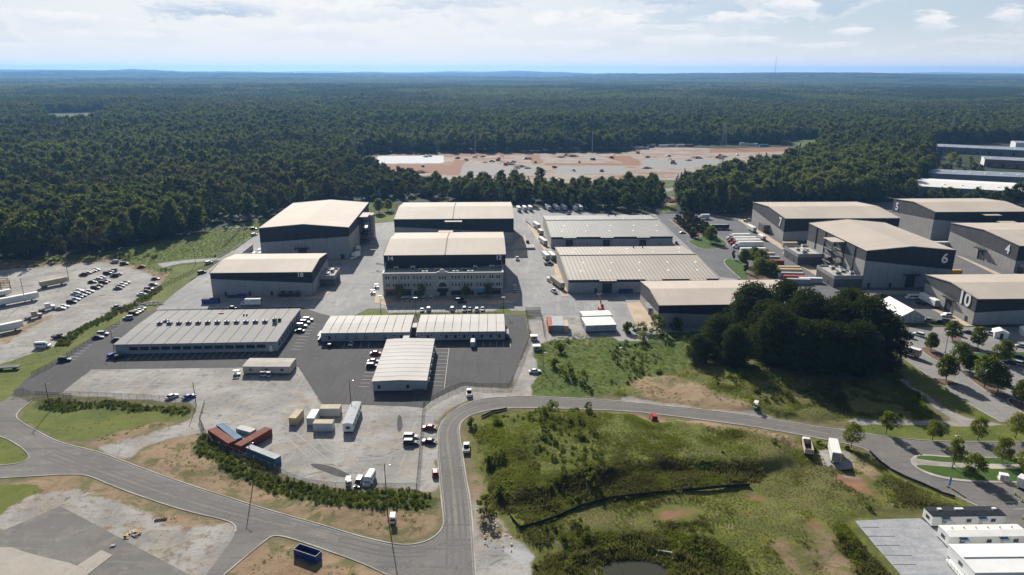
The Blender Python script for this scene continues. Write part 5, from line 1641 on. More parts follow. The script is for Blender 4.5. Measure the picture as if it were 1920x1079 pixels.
office_trailer('small white trailer between stage 5 and stage 4', (*G(1763, 463),), R(2), 9, 2.6, 3.4, awn=0, wins=3)

# frame tent
tn = thing('frame_tent', 'large white frame tent with pitched roof beside the oak crowns', 'tent', (*G(1710.5, 606), 0), 0)
A_, B_ = Vector(G(1687.6, 606)), Vector(G(1733.5, 606.5))
ang = math.atan2(B_.y - A_.y, B_.x - A_.x)
tn.location = (A_.x, A_.y, 0); tn.rotation_euler = (0, 0, ang)
Wt = (B_ - A_).length
Lr = (Vector(G(1713.4, 581.7, 6.2)) - Vector(G(1665.9, 555, 6.2)))
Lt = Lr.length
sk = math.atan2(Lr.y, Lr.x) - ang - R(90)                      # the tent runs back slightly skew
tn.rotation_euler = (0, 0, ang)
Lt, Wt = 20.5, 11.0
vy = lambda yy: (-math.sin(-sk) * 0, yy)
mb = MB().mat('tent_fabric')
for s_ in (0, 1):
    for k in range(4):
        y0_, y1_ = Lt * k / 4 + .03, Lt * (k + 1) / 4 - .03
        mb = MB().mat('tent_fabric')
        xa, xb = (-.2, Wt / 2) if s_ == 0 else (Wt / 2, Wt + .2)
        za, zb = (3.0, 6.2) if s_ == 0 else (6.2, 3.0)
        mb.add([(xa, y0_, za), (xb, y0_, zb), (xb, y1_, zb), (xa, y1_, za), (xa, y0_, za + .08), (xb, y0_, zb + .08), (xb, y1_, zb + .08), (xa, y1_, za + .08)], [(3, 2, 1, 0), (4, 5, 6, 7), (0, 1, 5, 4), (1, 2, 6, 5), (2, 3, 7, 6), (3, 0, 4, 7)])
        mb.build('roof_panel', tn)
mb = MB().mat('container_grey').side([(0.05, 0), (Wt - .05, 0), (Wt - .05, 2.95), (Wt / 2, 6.15), (.05, 2.95)], .1, Lt - .1)
mb.build('wall', tn)
mb = MB().mat('white_paint')
for k in range(5):
    xx = Wt * k / 4
    mb.box(xx - .07, -.02, 0, xx + .07, .09, 3.0 + 3.1 * (1 - abs(k - 2) / 2))
mb.build('frame', tn)
tn.rotation_euler = (0, 0, R(2.3))
tn.location = (176.7, 301.4, 0)
for (px1, px2, lab) in ((1874, 632, 'small white gabled booth standing in the tree-lined car park'), (1926, 628, 'second small white booth cut by the right edge of the car park')):
    bo = thing('white_booth', lab, 'booth', (*G(px1, px2), 0), R(-20))
    MB().mat('trailer_white').side([(-2.6, 0), (2.6, 0), (2.6, 2.6), (0, 3.6), (-2.6, 2.6)], -2.2, 2.2).build('wall', bo)
    mb = MB().mat('tent_fabric')
    for s_ in (-1, 1):
        mb.add([(s_ * 2.8, -2.4, 2.55), (0, -2.4, 3.65), (0, 2.4, 3.65), (s_ * 2.8, 2.4, 2.55), (s_ * 2.8, -2.4, 2.68), (0, -2.4, 3.78), (0, 2.4, 3.78), (s_ * 2.8, 2.4, 2.68)], [(3, 2, 1, 0), (4, 5, 6, 7), (0, 1, 5, 4), (1, 2, 6, 5), (2, 3, 7, 6), (3, 0, 4, 7)])
    mb.build('roof', bo)
    MB().mat('joint_dark').box(-.5, -2.26, 0, .7, -2.202, 2.3).build('door', bo)

# far industrial buildings, upper right, given by two base points of the long front wall
for i, (px1, py1, px2, py2, dpt, h, rf, wl, lab) in enumerate([
        (1756, 286, 1960, 296, 42, 8, 'far_roof_grey', 'far_wall_grey', 'long grey factory hall farthest back at the edge of the woods'),
        (1844, 313, 1960, 319, 34, 9, 'far_roof_grey', 'brick_red', 'brick factory hall with grey roof among the far works'),
        (1746, 342, 1960, 352, 36, 9, 'far_roof_grey', 'far_wall_grey', 'long grey ribbed hall in front of the brick factory'),
        (1722, 368, 1960, 382, 56, 9, 'membrane_white', 'far_wall_grey', 'far hall with bright white roof just behind the trees of stage 5'),
        (1903, 280, 1960, 282, 30, 9, 'far_roof_grey', 'trailer_white', 'pale far hall cut by the right edge near the woods')]):
    a_, b_ = Vector(G(px1, py1)), Vector(G(px2, py2))
    ww = (b_ - a_).length; an = math.atan2(b_.y - a_.y, b_.x - a_.x)
    o = hall('factory_hall', lab, a_.x, a_.y, ww, dpt, h, math.degrees(an), rise=1.6, bands=None, mats=(wl, wl), side_mats=('trailer_white', 'trailer_white'), roof='far_roof_grey' if rf != 'membrane_white' else rf, side='left', panel=16, panel_side=20, cat='factory', roof_over=.5)
    for k in range(int(ww / 14)):
        MB().mat('white_paint').box(6 + k * 14, dpt * .22, h + .9, 8.2 + k * 14, dpt * .22 + 3.4, h + 1.3).build('skylight', o)
        if i < 4:
            MB().mat('joint_dark').box(4 + k * 14, -.3, .2, 7 + k * 14, -.05, 4).build('door', o)

# settle the ground under everything paved, then write its heights
pv = np.zeros(GX.shape, bool)
for q in PAVED_PX:
    pv |= inpoly(GX, GY, GP(q))
for q in BUILT:
    pv |= inpoly(GX, GY, q)
pvb = np.clip(blur(pv, 8) * 6, 0, 1)
GZ *= (1 - pvb)
near_flat = (GY < 1200)
GZ -= 0.02 * pvb * near_flat
co[:, 2] = GZ.reshape(-1)
go.data.vertices.foreach_set('co', co.ravel())
go.data.update()


# ================================================================== LEAVES
def leaf_mat(name, c1, c2, c3, trans=0.25):
    m, t = newmat(name)
    oi = t.n('ShaderNodeObjectInfo')
    p = objc(t)
    a = t.noise(p, 0.35, 4, 0.6)
    b = t.noise(p, 1.7, 3, 0.6)
    c = t.mix(oi.outputs['Random'], c1, c2)
    c = t.mix(t.math('MULTIPLY', t.ramp(a, 0.4, 0.65), 0.6), c, c3)
    c = t.mix(t.math('MULTIPLY', t.ramp(b, 0.4, 0.7), 0.3), c, tuple(x * 0.55 for x in c1))
    stand = t.noise(pos(t), 0.006, 4, 0.6)
    c = t.mix(t.math('MULTIPLY', t.ramp(stand, 0.42, 0.62), 0.5), c, tuple(x * 1.25 for x in c2))
    wide = t.noise(t.mapping(pos(t), scale=(1, 1, 0), loc=(70, 20, 0)), 0.0035, 3, 0.55, 0.4)
    c = t.mix(t.math('MULTIPLY', t.ramp(wide, 0.56, 0.46), 0.55), c, tuple(x * 0.55 for x in c1))
    d = t.n('ShaderNodeBsdfDiffuse'); t.put(d.inputs[0], c)
    tr = t.n('ShaderNodeBsdfTranslucent'); t.put(tr.inputs[0], t.mix(0.45, c, (0.22, 0.26, 0.03)))
    mx = t.n('ShaderNodeMixShader'); mx.inputs[0].default_value = trans
    t.nt.links.new(d.outputs[0], mx.inputs[1]); t.nt.links.new(tr.outputs[0], mx.inputs[2])
    t.out(mx.outputs[0])
    return m


leaf_mat('leaf_forest', (0.072, 0.098, 0.034), (0.135, 0.150, 0.044), (0.120, 0.140, 0.040), 0.45)
leaf_mat('leaf_lime', (0.13, 0.15, 0.040), (0.19, 0.195, 0.055), (0.16, 0.17, 0.045), 0.42)
leaf_mat('leaf_autumn', (0.11, 0.095, 0.045), (0.14, 0.095, 0.055), (0.10, 0.10, 0.04))
leaf_mat('leaf_pine', (0.040, 0.068, 0.034), (0.065, 0.095, 0.042), (0.056, 0.084, 0.034), 0.25)
leaf_mat('leaf_oak', (0.026, 0.042, 0.015), (0.040, 0.060, 0.018), (0.056, 0.076, 0.020), 0.18)
leaf_mat('leaf_street', (0.10, 0.14, 0.026), (0.14, 0.17, 0.034), (0.16, 0.18, 0.04), 0.55)
leaf_mat('leaf_gold', (0.17, 0.19, 0.030), (0.21, 0.22, 0.036), (0.24, 0.22, 0.045), 0.58)
leaf_mat('leaf_plum', (0.045, 0.046, 0.034), (0.06, 0.052, 0.040), (0.05, 0.06, 0.035), 0.2)
leaf_mat('leaf_shrub', (0.10, 0.140, 0.024), (0.15, 0.175, 0.034), (0.15, 0.165, 0.036), 0.55)
leaf_mat('blade_green', (0.13, 0.18, 0.022), (0.20, 0.23, 0.032), (0.22, 0.22, 0.05), 0.55)
leaf_mat('blade_olive', (0.15, 0.165, 0.032), (0.21, 0.205, 0.048), (0.24, 0.20, 0.075), 0.5)
leaf_mat('blade_brown', (0.15, 0.125, 0.06), (0.20, 0.155, 0.08), (0.13, 0.13, 0.05), 0.4)


def leaves(centres, n, size, rng, flat=0.6, squash=0.8):
    """n leaf-sprays round each clump centre (x, y, z, r), as loose quads turned mostly outward"""
    c = np.repeat(np.array(centres), n, axis=0)
    k = len(c)
    d = rng.normal(size=(k, 3)); d /= np.linalg.norm(d, axis=1)[:, None]
    rr = c[:, 3] * (0.55 + 0.5 * rng.random(k) ** 0.5)
    P = c[:, :3] + d * rr[:, None] * np.array([1, 1, squash])
    nrm = d + rng.normal(size=(k, 3)) * flat; nrm /= np.linalg.norm(nrm, axis=1)[:, None]
    a = np.cross(nrm, rng.normal(size=(k, 3))); a /= np.linalg.norm(a, axis=1)[:, None]
    b = np.cross(nrm, a)
    s = (size * (0.6 + 0.8 * rng.random(k)))[:, None]
    bend = nrm * s * 0.25
    V = np.stack([P - a * s, P - b * s * 0.6 - bend * 0, P + a * s - bend, P + b * s * 0.6], 1).reshape(-1, 3)
    F = np.arange(k * 4).reshape(-1, 4)
    return V, F


def np_mesh(name, V, F, mat, smooth=False):
    me = bpy.data.meshes.new(name)
    w_ = F.shape[1]
    me.vertices.add(len(V)); me.vertices.foreach_set('co', np.asarray(V, np.float32).ravel())
    me.loops.add(F.size); me.loops.foreach_set('vertex_index', F.ravel().astype(np.int32))
    me.polygons.add(len(F)); me.polygons.foreach_set('loop_start', np.arange(0, F.size, w_, dtype=np.int32))
    me.update(calc_edges=True)
    me.materials.append(MATS[mat])
    return me


def core_blob(centres, shrink=0.72):
    """rough inner masses so that a crown is dense in the middle"""
    V, F = [], []
    bm = bmesh.new(); bmesh.ops.create_icosphere(bm, subdivisions=1, radius=1)
    bv = np.array([v.co[:] for v in bm.verts]); bf = [[v.index for v in f.verts] for f in bm.faces]; bm.free()
    n = 0
    for x, y, z, r in centres:
        q = bv * (r * shrink) * (1 + 0.25 * RNG.normal(size=(len(bv), 1))) + [x, y, z]
        V.append(q); F += [[i + n for i in f] for f in bf] ; n += len(bv)
    return np.concatenate(V), F


def crown_mesh(name, kind, h, r, mat, rng, nc, nl, size, base=0.3, cores=True):
    """kind: round, tall, cone, umbrella.  h height of the whole tree, r crown radius"""
    cs = []
    z0 = h * base
    for i in range(nc):
        u = (i + rng.random()) / nc
        a = rng.random() * 2 * math.pi
        if kind == 'cone':
            z = z0 + (h - z0) * (u ** 1.3) * 0.95
            rad = r * (1 - u) ** 0.8 * (0.45 + 0.55 * rng.random()) ; cr = r * 0.26 * (1.2 - u)
        else:
            e = math.sin(math.pi * min(0.97, 0.16 + 0.80 * u)) ** (0.7 if kind == 'round' else 0.9)
            z = z0 + (h - z0) * (0.08 + 0.86 * u)
            rad = r * e * (0.25 + 0.75 * rng.random() ** 0.5) * 0.82; cr = r * (0.24 + 0.12 * rng.random())
        cs.append((math.cos(a) * rad, math.sin(a) * rad, z, cr))
    V, F = leaves(cs, nl, size, rng)
    me = bpy.data.meshes.new(name)
    if cores:
        V2, F2 = core_blob([(x, y, z, c_) for x, y, z, c_ in cs[::2]])
        n = len(V)
        allF = [tuple(f) for f in F] + [tuple(i + n for i in f) for f in F2]
        me.from_pydata(np.concatenate([V, V2]).tolist(), [], allF)
    else:
        me.from_pydata(V.tolist(), [], [tuple(f) for f in F])
    me.materials.append(MATS[mat])
    me.update()
    return me, cs


def trunk_mesh(name, h, r0, cs, rng, limbs=5):
    mb = MB().mat('bark')
    lean = rng.normal(size=2) * h * 0.015
    mb.tube((0, 0, -0.4), (lean[0] * .5, lean[1] * .5, h * 0.4), r0, 7, r0 * 0.7)
    mb.tube((lean[0] * .5, lean[1] * .5, h * 0.38), (lean[0], lean[1], h * 0.8), r0 * 0.7, 6, r0 * 0.2)
    for c_ in [cs[int(i)] for i in np.linspace(0, len(cs) * 0.7, limbs)]:
        mb.tube((lean[0] * .5, lean[1] * .5, max(h * 0.2, c_[2] - h * 0.22)), (c_[0], c_[1], c_[2]), r0 * 0.35, 5, r0 * 0.08)
    return mb.mesh(name)


def tree_protos(prefix, n, kind, h, r, mat, nc, nl, size, base, r0, seed, jitter=0.15, cores=True):
    out = []
    rng = np.random.default_rng(seed)
    for i in range(n):
        hh = h * (1 + jitter * rng.normal() * 0.5); rr = r * (1 + jitter * rng.normal() * 0.5)
        cm, cs = crown_mesh(prefix + '_crown', kind, hh, rr, mat, rng, nc, nl, size, base, cores)
        out.append((cm, trunk_mesh(prefix + '_trunk', hh, r0, cs, rng)))
    return out


TP = {}
TP['broad'] = tree_protos('broad', 5, 'round', 17.0, 5.9, 'leaf_forest', 42, 30, 0.55, 0.18, 0.28, 1, 0.3)
TP['lime'] = tree_protos('lime', 3, 'round', 16.0, 5.6, 'leaf_lime', 40, 30, 0.55, 0.15, 0.28, 31, 0.35)
TP['autumn'] = tree_protos('autumn', 2, 'round', 15.5, 5.2, 'leaf_autumn', 30, 22, 0.5, 0.25, 0.25, 2)
TP['pine'] = tree_protos('pine', 3, 'cone', 17.5, 4.2, 'leaf_pine', 32, 26, 0.5, 0.3, 0.25, 3)
TP['oak'] = tree_protos('oak', 4, 'round', 21.5, 9.6, 'leaf_oak', 130, 80, 0.42, 0.0, 0.7, 4, 0.12, False)
TP['street'] = tree_protos('street', 4, 'round', 9.5, 3.9, 'leaf_street', 60, 50, 0.30, 0.18, 0.18, 5, 0.15, False)
TP['gold'] = tree_protos('gold', 4, 'round', 7.6, 2.8, 'leaf_gold', 46, 48, 0.22, 0.2, 0.13, 6, 0.15, False)
TP['plum'] = tree_protos('plum', 3, 'round', 6.5, 3.2, 'leaf_plum', 30, 34, 0.32, 0.05, 0.15, 7)
TP['bush'] = tree_protos('bush', 3, 'round', 3.2, 1.9, 'leaf_shrub', 16, 30, 0.22, 0.02, 0.08, 8, 0.3, False)
TP['narrow'] = tree_protos('narrow', 2, 'tall', 6.5, 1.5, 'leaf_oak', 20, 30, 0.26, 0.08, 0.12, 9)


def tree(kind, i, x, y, z, label, group=None, s=1.0, rz=None, name='tree', sx=1.0, cat='tree'):
    cm, tm = TP[kind][i % len(TP[kind])]
    o = thing(name, label, cat, (x, y, z), rz if rz is not None else random.random() * 6.28, group)
    o.scale = (s * sx, s * sx, s)
    link('trunk', tm, o)
    link('crown', cm, o)
    return o


# ------------------------------------------------------------------ many copies as one thing nobody could count
def instancer(name, pts, rot, scl, objs, pick, label, cat, group=None, mat=None):
    me = bpy.data.meshes.new(name)
    me.vertices.add(len(pts)); me.vertices.foreach_set('co', np.asarray(pts, np.float32).ravel())
    a = me.attributes.new('turn', 'FLOAT_VECTOR', 'POINT'); a.data.foreach_set('vector', np.asarray(rot, np.float32).ravel())
    a = me.attributes.new('size', 'FLOAT_VECTOR', 'POINT'); a.data.foreach_set('vector', np.asarray(scl, np.float32).ravel())
    a = me.attributes.new('pick', 'INT', 'POINT'); a.data.foreach_set('value', np.asarray(pick, np.int32))
    me.update()
    o = link(name, me)
    coll = bpy.data.collections.new(name + '_kinds')
    for i, q in enumerate(objs):
        ob = bpy.data.objects.new('%02d_%s' % (i, name), q)
        coll.objects.link(ob)
    g = bpy.data.node_groups.new(name, 'GeometryNodeTree')
    g.interface.new_socket('Geometry', in_out='INPUT', socket_type='NodeSocketGeometry')
    g.interface.new_socket('Geometry', in_out='OUTPUT', socket_type='NodeSocketGeometry')
    N = g.nodes
    gi, gout = N.new('NodeGroupInput'), N.new('NodeGroupOutput')
    ci = N.new('GeometryNodeCollectionInfo'); ci.inputs['Collection'].default_value = coll
    ci.inputs['Separate Children'].default_value = True; ci.inputs['Reset Children'].default_value = True
    ip = N.new('GeometryNodeInstanceOnPoints'); ip.inputs['Pick Instance'].default_value = True

    def na(nm, ty):
        q = N.new('GeometryNodeInputNamedAttribute'); q.data_type = ty; q.inputs['Name'].default_value = nm
        return q.outputs[0]
    L = g.links.new
    L(gi.outputs[0], ip.inputs['Points']); L(ci.outputs[0], ip.inputs['Instance'])
    L(na('pick', 'INT'), ip.inputs['Instance Index'])
    L(na('turn', 'FLOAT_VECTOR'), ip.inputs['Rotation']); L(na('size', 'FLOAT_VECTOR'), ip.inputs['Scale'])
    L(ip.outputs[0], gout.inputs[0])
    md = o.modifiers.new('scatter', 'NODES'); md.node_group = g
    tag(o, label, cat, group, 'stuff')
    return o


def in_view(x, y, margin=90, z=0.0):
    X, Y = to_px(x, y, z)
    return (X > -margin) & (X < 1920 + margin) & (Y < 1079 + margin) & (y > 60)


# forest: everywhere beyond the tree line except the clearings
clear_px = [
    [(-400, 520), (0, 489), (200, 476), (320, 449), (453, 415), (505, 409), (530, 400), (600, 385), (700, 374), (760, 372), (960, 384), (1105, 396), (1130, 401), (1238, 399), (1236, 335), (1268, 335), (1270, 398), (1400, 399), (1420, 384), (1690, 378), (1830, 377), (1900, 386), (2300, 380), (3000, 700), (2500, 2500), (-800, 2500), (-1200, 700)],
    [(645, 301), (700, 287), (1160, 283), (1230, 272), (1330, 270), (1460, 270), (1490, 260), (1540, 260), (1530, 290), (1460, 318), (1300, 345), (1236, 358), (1000, 360), (860, 358), (760, 340), (690, 320)],
    [(80, 216), (225, 213), (170, 243), (90, 243)], [(560, 238), (640, 236), (620, 244), (570, 246)], [(1560, 214), (1640, 213), (1620, 221), (1570, 222)], [(900, 196), (980, 195), (960, 201), (905, 202)],
    [(1744, 292), (1752, 270), (1900, 266), (2500, 262), (2600, 395), (1925, 398), (1905, 380), (1760, 380), (1706, 377), (1706, 352), (1738, 335)],
]
clr = [GP(q) for q in clear_px]


def ring_points(y0, y1, sp, rng, xk=0.82):
    n = int((y1 - y0) * (y0 + y1) * xk * 1.0 / sp ** 2)
    y = np.sqrt(rng.random(n) * (y1 ** 2 - y0 ** 2) + y0 ** 2)
    x = (rng.random(n) * 2 - 1) * y * xk
    return x, y


def grid_points(y0, y1, sp, rng, xk=0.82):
    yy = np.arange(y0, y1, sp)
    X, Y = [], []
    for i, y in enumerate(yy):
        xx = np.arange(-y * xk, y * xk, sp) + (sp / 2 if i % 2 else 0)
        X.append(xx); Y.append(np.full(len(xx), y))
    X, Y = np.concatenate(X), np.concatenate(Y)
    return X + rng.normal(size=len(X)) * sp * 0.42, Y + rng.normal(size=len(X)) * sp * 0.42


rng = np.random.default_rng(5)
fx, fy = grid_points(330, 1300, 8.2, rng)
fx2, fy2 = grid_points(1300, 2300, 9.5, rng)
X = np.concatenate([fx, fx2]); Y = np.concatenate([fy, fy2])
ok = np.ones(len(X), bool)
for q in clr:
    ok &= ~inpoly(X, Y, q)
X, Y = X[ok], Y[ok]
Z = gza(X, Y)
kindn = fbm(X, Y, 170, 61, 3)
pn = fbm(X, Y, 120, 71, 3)
hn = fbm(X, Y, 60, 81, 3)
u = rng.random(len(X))
autumn = (kindn > 0.53) & (u < 0.62) & (X < 60) & (Y < 1150)
pine = (pn > 0.60) & (u < 0.6) | (u > 0.97)
pick = rng.integers(0, 5, len(X))
lime = rng.random(len(X)) < 0.10 + 0.5 * np.clip(fbm(X, Y, 90, 55, 3) - 0.5, 0, 1) * 2
pick = np.where(lime, 10 + rng.integers(0, 3, len(X)), pick)
pick = np.where(pine, 7 + rng.integers(0, 3, len(X)), pick)
pick = np.where(autumn, 5 + rng.integers(0, 2, len(X)), pick)
scale = (0.55 + 0.50 * hn + 0.42 * rng.random(len(X)) + 0.35 * (rng.random(len(X)) > 0.88)) * np.where(Y > 1300, 1.2, 1.0)
bx_, by_ = to_px(X, Y)
scale *= np.where((bx_ > 640) & (bx_ < 1300) & (by_ > 330) & (by_ < 395), 0.78, 1.0)
scale = np.clip(scale, 0.4, 1.5)
forest_objs = [c_ for c_, _ in TP['broad']] + [c_ for c_, _ in TP['autumn']] + [c_ for c_, _ in TP['pine']] + [c_ for c_, _ in TP['lime']]
# the 240 nearest stand as trees of their own
vis = in_view(X, Y, 40, 8.0)
edge_d = np.full(len(X), 1e9)
order = np.argsort(Y + 1e6 * (~vis))
ppx, ppy = to_px(X, Y)
single = np.zeros(len(X), bool)
cnt = 0
zones = [((ppx < 520), 'forest tree standing along the wooded edge of the gravel car park', 'trees along the western forest edge'),
         ((ppx >= 520) & (ppx < 1240), 'forest tree in the belt between the stages and the building site', 'trees of the belt behind the stages'),
         ((ppx >= 1240), 'forest tree in the wood behind the north-eastern stages', 'trees of the wood behind the eastern stages')]
for cond, lab, grp in zones:
    idxs = [i for i in order if vis[i] and cond[i]][:80]
    for i in idxs:
        single[i] = True
        pk = int(pick[i])
        kd, j = ('broad', pk) if pk < 5 else (('autumn', pk - 5) if pk < 7 else ('pine', pk - 7) if pk < 10 else ('lime', pk - 10))
        tree(kd, j, X[i], Y[i], Z[i], {'broad': 'green leafy ', 'lime': 'pale green leafy ', 'autumn': 'browning leafy ', 'pine': 'dark evergreen '}[kd] + lab,
             {'broad': 'green ', 'lime': 'pale green ', 'autumn': 'browning ', 'pine': 'evergreen '}[kd] + grp, float(scale[i]), float(u[i] * 6.28),
             'pine_tree' if kd == 'pine' else 'forest_tree')
k = ~single & in_view(X, Y, 260, 10)
P3 = np.stack([X[k], Y[k], Z[k] - 0.3], -1)
n = len(P3)
rot = np.stack([rng.normal(size=n) * 0.05, rng.normal(size=n) * 0.05, rng.random(n) * 6.28], -1)
scl = np.stack([scale[k] * (0.95 + 0.25 * rng.random(n)), scale[k] * (0.95 + 0.25 * rng.random(n)), scale[k]], -1)
instancer('forest', P3, rot, scl, forest_objs, pick[k], 'dense mixed forest spreading behind the stages', 'forest')


# farther woods: groves of many crowns
def grove(seed, sz, n, mat):
    r_ = np.random.default_rng(seed)
    V, F = [], []
    cs = []
    for i in range(n):
        x, y = (r_.random(2) - 0.5) * sz
        hh = 10 + 9 * r_.random()
        rr = 4.2 + 2.6 * r_.random()
        for j in range(5):
            a = r_.random() * 6.28; q = rr * 0.5 * r_.random()
            cs.append((x + math.cos(a) * q, y + math.sin(a) * q, hh - rr * 0.9 * r_.random(), rr * 0.55))
    return np_mesh('grove', *leaves(cs, 11, 1.5, r_), mat)


gr = [grove(100 + i, 42, 22, 'leaf_forest') for i in range(4)] + [grove(200 + i, 42, 24, 'leaf_pine') for i in range(2)] + [grove(300 + i, 42, 20, 'leaf_lime') for i in range(2)]
gx, gy = grid_points(2290, 7000, 34, rng)
gx2, gy2 = grid_points(7000, 15000, 62, rng)
X = np.concatenate([gx, gx2]); Y = np.concatenate([gy, gy2])
Z = gza(X, Y)
gs = np.where(Y > 7000, 1.75, 1.0)
pn = fbm(X, Y, 900, 71, 3)
pk = np.where(pn > 0.54, 4 + rng.integers(0, 2, len(X)), rng.integers(0, 4, len(X)))
pk = np.where((fbm(X, Y, 500, 77, 3) > 0.55) & (rng.random(len(X)) < .7), 6 + rng.integers(0, 2, len(X)), pk)
n = len(X)
instancer('far_forest', np.stack([X, Y, Z - 1.0], -1), np.stack([np.zeros(n), np.zeros(n), rng.random(n) * 6.28], -1),
          np.stack([gs, gs, 0.85 + 0.5 * rng.random(n) + 0.25 * (gs > 1)], -1), gr, pk, 'distant forest reaching to the hazy horizon', 'forest')


# rough ground cover
def tuft(seed, n, h, sp, wd, mat):
    r_ = np.random.default_rng(seed)
    V = []
    for i in range(n):
        a = r_.random() * 6.28; q = sp * r_.random() ** 0.6
        x, y = math.cos(a) * q, math.sin(a) * q
        b = r_.random() * 6.28; l = h * (0.5 + 0.5 * r_.random())
        tx, ty = x + math.cos(a) * l * 0.5 + r_.normal() * 0.08, y + math.sin(a) * l * 0.5 + r_.normal() * 0.08
        dx, dy = math.cos(b) * wd, math.sin(b) * wd
        V += [(x - dx, y - dy, -0.05), (x + dx, y + dy, -0.05), ((x + tx) / 2 + dx * .8, (y + ty) / 2 + dy * .8, l * 0.7), (tx, ty, l)]
    return np_mesh('tuft', np.array(V), np.arange(len(V)).reshape(-1, 4), mat)


tufts = [tuft(1, 22, 0.42, 0.32, 0.045, 'blade_green'), tuft(2, 22, 0.5, 0.36, 0.045, 'blade_olive'), tuft(3, 18, 0.75, 0.34, 0.04, 'blade_brown'), tuft(4, 24, 0.35, 0.5, 0.05, 'blade_olive'), tuft(5, 24, 0.3, 0.5, 0.05, 'blade_green')]
shrubs = [c_ for c_, _ in TP['bush']]


def scatter(mask, spacing, y0, y1, seed, thrm=0.45):
    r_ = np.random.default_rng(seed)
    x, y = grid_points(y0, y1, spacing, r_, 0.8)
    k = in_view(x, y, 60) & (mval(mask, x, y) > thrm) & (mval(pvb, x, y) < 0.3)
    return x[k], y[k]


bare = fbm
x1, y1 = scatter(m_mead, 0.68, 118, 330, 1)
dd = mval(np.clip(m_dirt + m_clay * 2 + m_grav + m_rock * 2, 0, 1), x1, y1)
den = fbm(x1, y1, 11, 91, 4)
kk = (dd + (den - 0.5) * 1.2 < 0.55) 
x1, y1, den = x1[kk], y1[kk], den[kk]
b1 = fbm(x1, y1, 22, 95, 3)
p1 = np.where(b1 > 0.62, 2, np.where(b1 < 0.47, RNG.choice([0, 4], len(x1)), RNG.choice([1, 3], len(x1))))
s1 = (0.4 + 1.1 * fbm(x1, y1, 5, 93, 2)) * np.clip((den - 0.3) * 3.2, 0.4, 1.25)
x2, y2 = scatter(m_dirt, 1.6, 118, 420, 2)
kk = (fbm(x2, y2, 9, 97, 4) > 0.50) & (mval(m_grav, x2, y2) < 0.5)
x2, y2 = x2[kk], y2[kk]
p2 = RNG.choice([0, 1, 3, 3], len(x2)); s2 = 0.3 + 0.6 * RNG.random(len(x2))
x3, y3 = scatter(m_lawn, 2.4, 118, 420, 3)
p3 = RNG.choice([4, 0], len(x3)); s3 = 0.3 + 0.4 * RNG.random(len(x3))
kk = RNG.random(len(x3)) < 0.5
x3, y3, p3, s3 = x3[kk], y3[kk], p3[kk], s3[kk]
x4, y4 = scatter(np.maximum(m_grass, m_weed), 1.8, 118, 620, 4)
p4 = RNG.choice([0, 4, 1], len(x4)); s4 = 0.7 + 0.9 * RNG.random(len(x4))
x7, y7 = scatter(m_tall, 0.75, 118, 330, 8)
p7 = np.where(fbm(x7, y7, 8, 96, 3) > 0.5, 2, RNG.choice([0, 1, 1], len(x7))); s7_ = 0.8 + 1.1 * fbm(x7, y7, 4, 98, 2)
XX = np.concatenate([x1, x2, x3, x4, x7]); YY = np.concatenate([y1, y2, y3, y4, y7]); PP = np.concatenate([p1, p2, p3, p4, p7]); SS = np.concatenate([s1, s2, s3, s4, s7_])
n = len(XX)
instancer('meadow_grass', np.stack([XX, YY, gza(XX, YY)], -1), np.stack([np.zeros(n), np.zeros(n), RNG.random(n) * 6.28], -1),
          np.stack([SS * 1.15, SS * 1.15, SS], -1), tufts, PP, 'tufted grass growing over the meadows and verges', 'grass')
# weeds and young shrubs
x5, y5 = scatter(m_weed, 1.05, 118, 480, 5, 0.42)
s5 = 0.16 + 0.22 * RNG.random(len(x5)) ** 1.5
x6, y6 = scatter(np.maximum(m_mead, m_grass), 2.6, 118, 420, 6)
d6 = fbm(x6, y6, 16, 99, 4)
kk = (d6 > 0.60) & (mval(m_dirt, x6, y6) < 0.4) & (mval(m_grav, x6, y6) < 0.4)
x6, y6 = x6[kk], y6[kk]
s6 = 0.22 + 0.4 * RNG.random(len(x6)) ** 2
XX = np.concatenate([x5, x6]); YY = np.concatenate([y5, y6]); SS = np.concatenate([s5, s6]); n = len(XX)
instancer('undergrowth', np.stack([XX, YY, gza(XX, YY) - 0.1], -1), np.stack([np.zeros(n), np.zeros(n), RNG.random(n) * 6.28], -1),
          np.stack([SS * 1.3, SS * 1.3, SS], -1), shrubs, RNG.integers(0, 3, n), 'low weeds and young shrubs over verges and meadow', 'weeds')
# reeds standing round the pond
rx_, ry_ = G(1190, 1062)
ra = RNG.random(900) * 6.28; rr_ = 0.75 + 0.75 * RNG.random(900)
RX, RY = rx_ + np.cos(ra) * rr_ * 10.5, ry_ + np.sin(ra) * rr_ * 5.2
instancer('reeds', np.stack([RX, RY, np.maximum(gza(RX, RY), -1.4)], -1), np.stack([ra * 0, ra * 0, ra * 3], -1), np.stack([rr_ * 1.3, rr_ * 1.3, rr_ * 2.0], -1), tufts, RNG.choice([0, 1, 2], 900), 'reeds and rank grass round the murky pond', 'reeds')
print('counts', 'tufts', len(x1) + len(x2) + len(x3) + len(x4), 'shrubs', n, 'forest', len(P3), 'far', len(X))


# ================================================================== VEHICLES
def wheels(o, xs_, half, r, wd=0.24, mesh=None):
    m_ = MESH_CACHE.get(('wheel', r))
    if m_ is None:
        mb = MB().mat('tyre').tube((0, -wd / 2, 0), (0, wd / 2, 0), r, 12)
        mb.mat('steel').tube((0, -wd / 2 - .01, 0), (0, wd / 2 + .01, 0), r * .55, 10)
        m_ = MESH_CACHE[('wheel', r)] = mb.mesh('wheel')
    for x in xs_:
        for s_ in (-1, 1):
            link('wheel', m_, o, (x, s_ * (half - wd / 2), r))


MESH_CACHE = {}


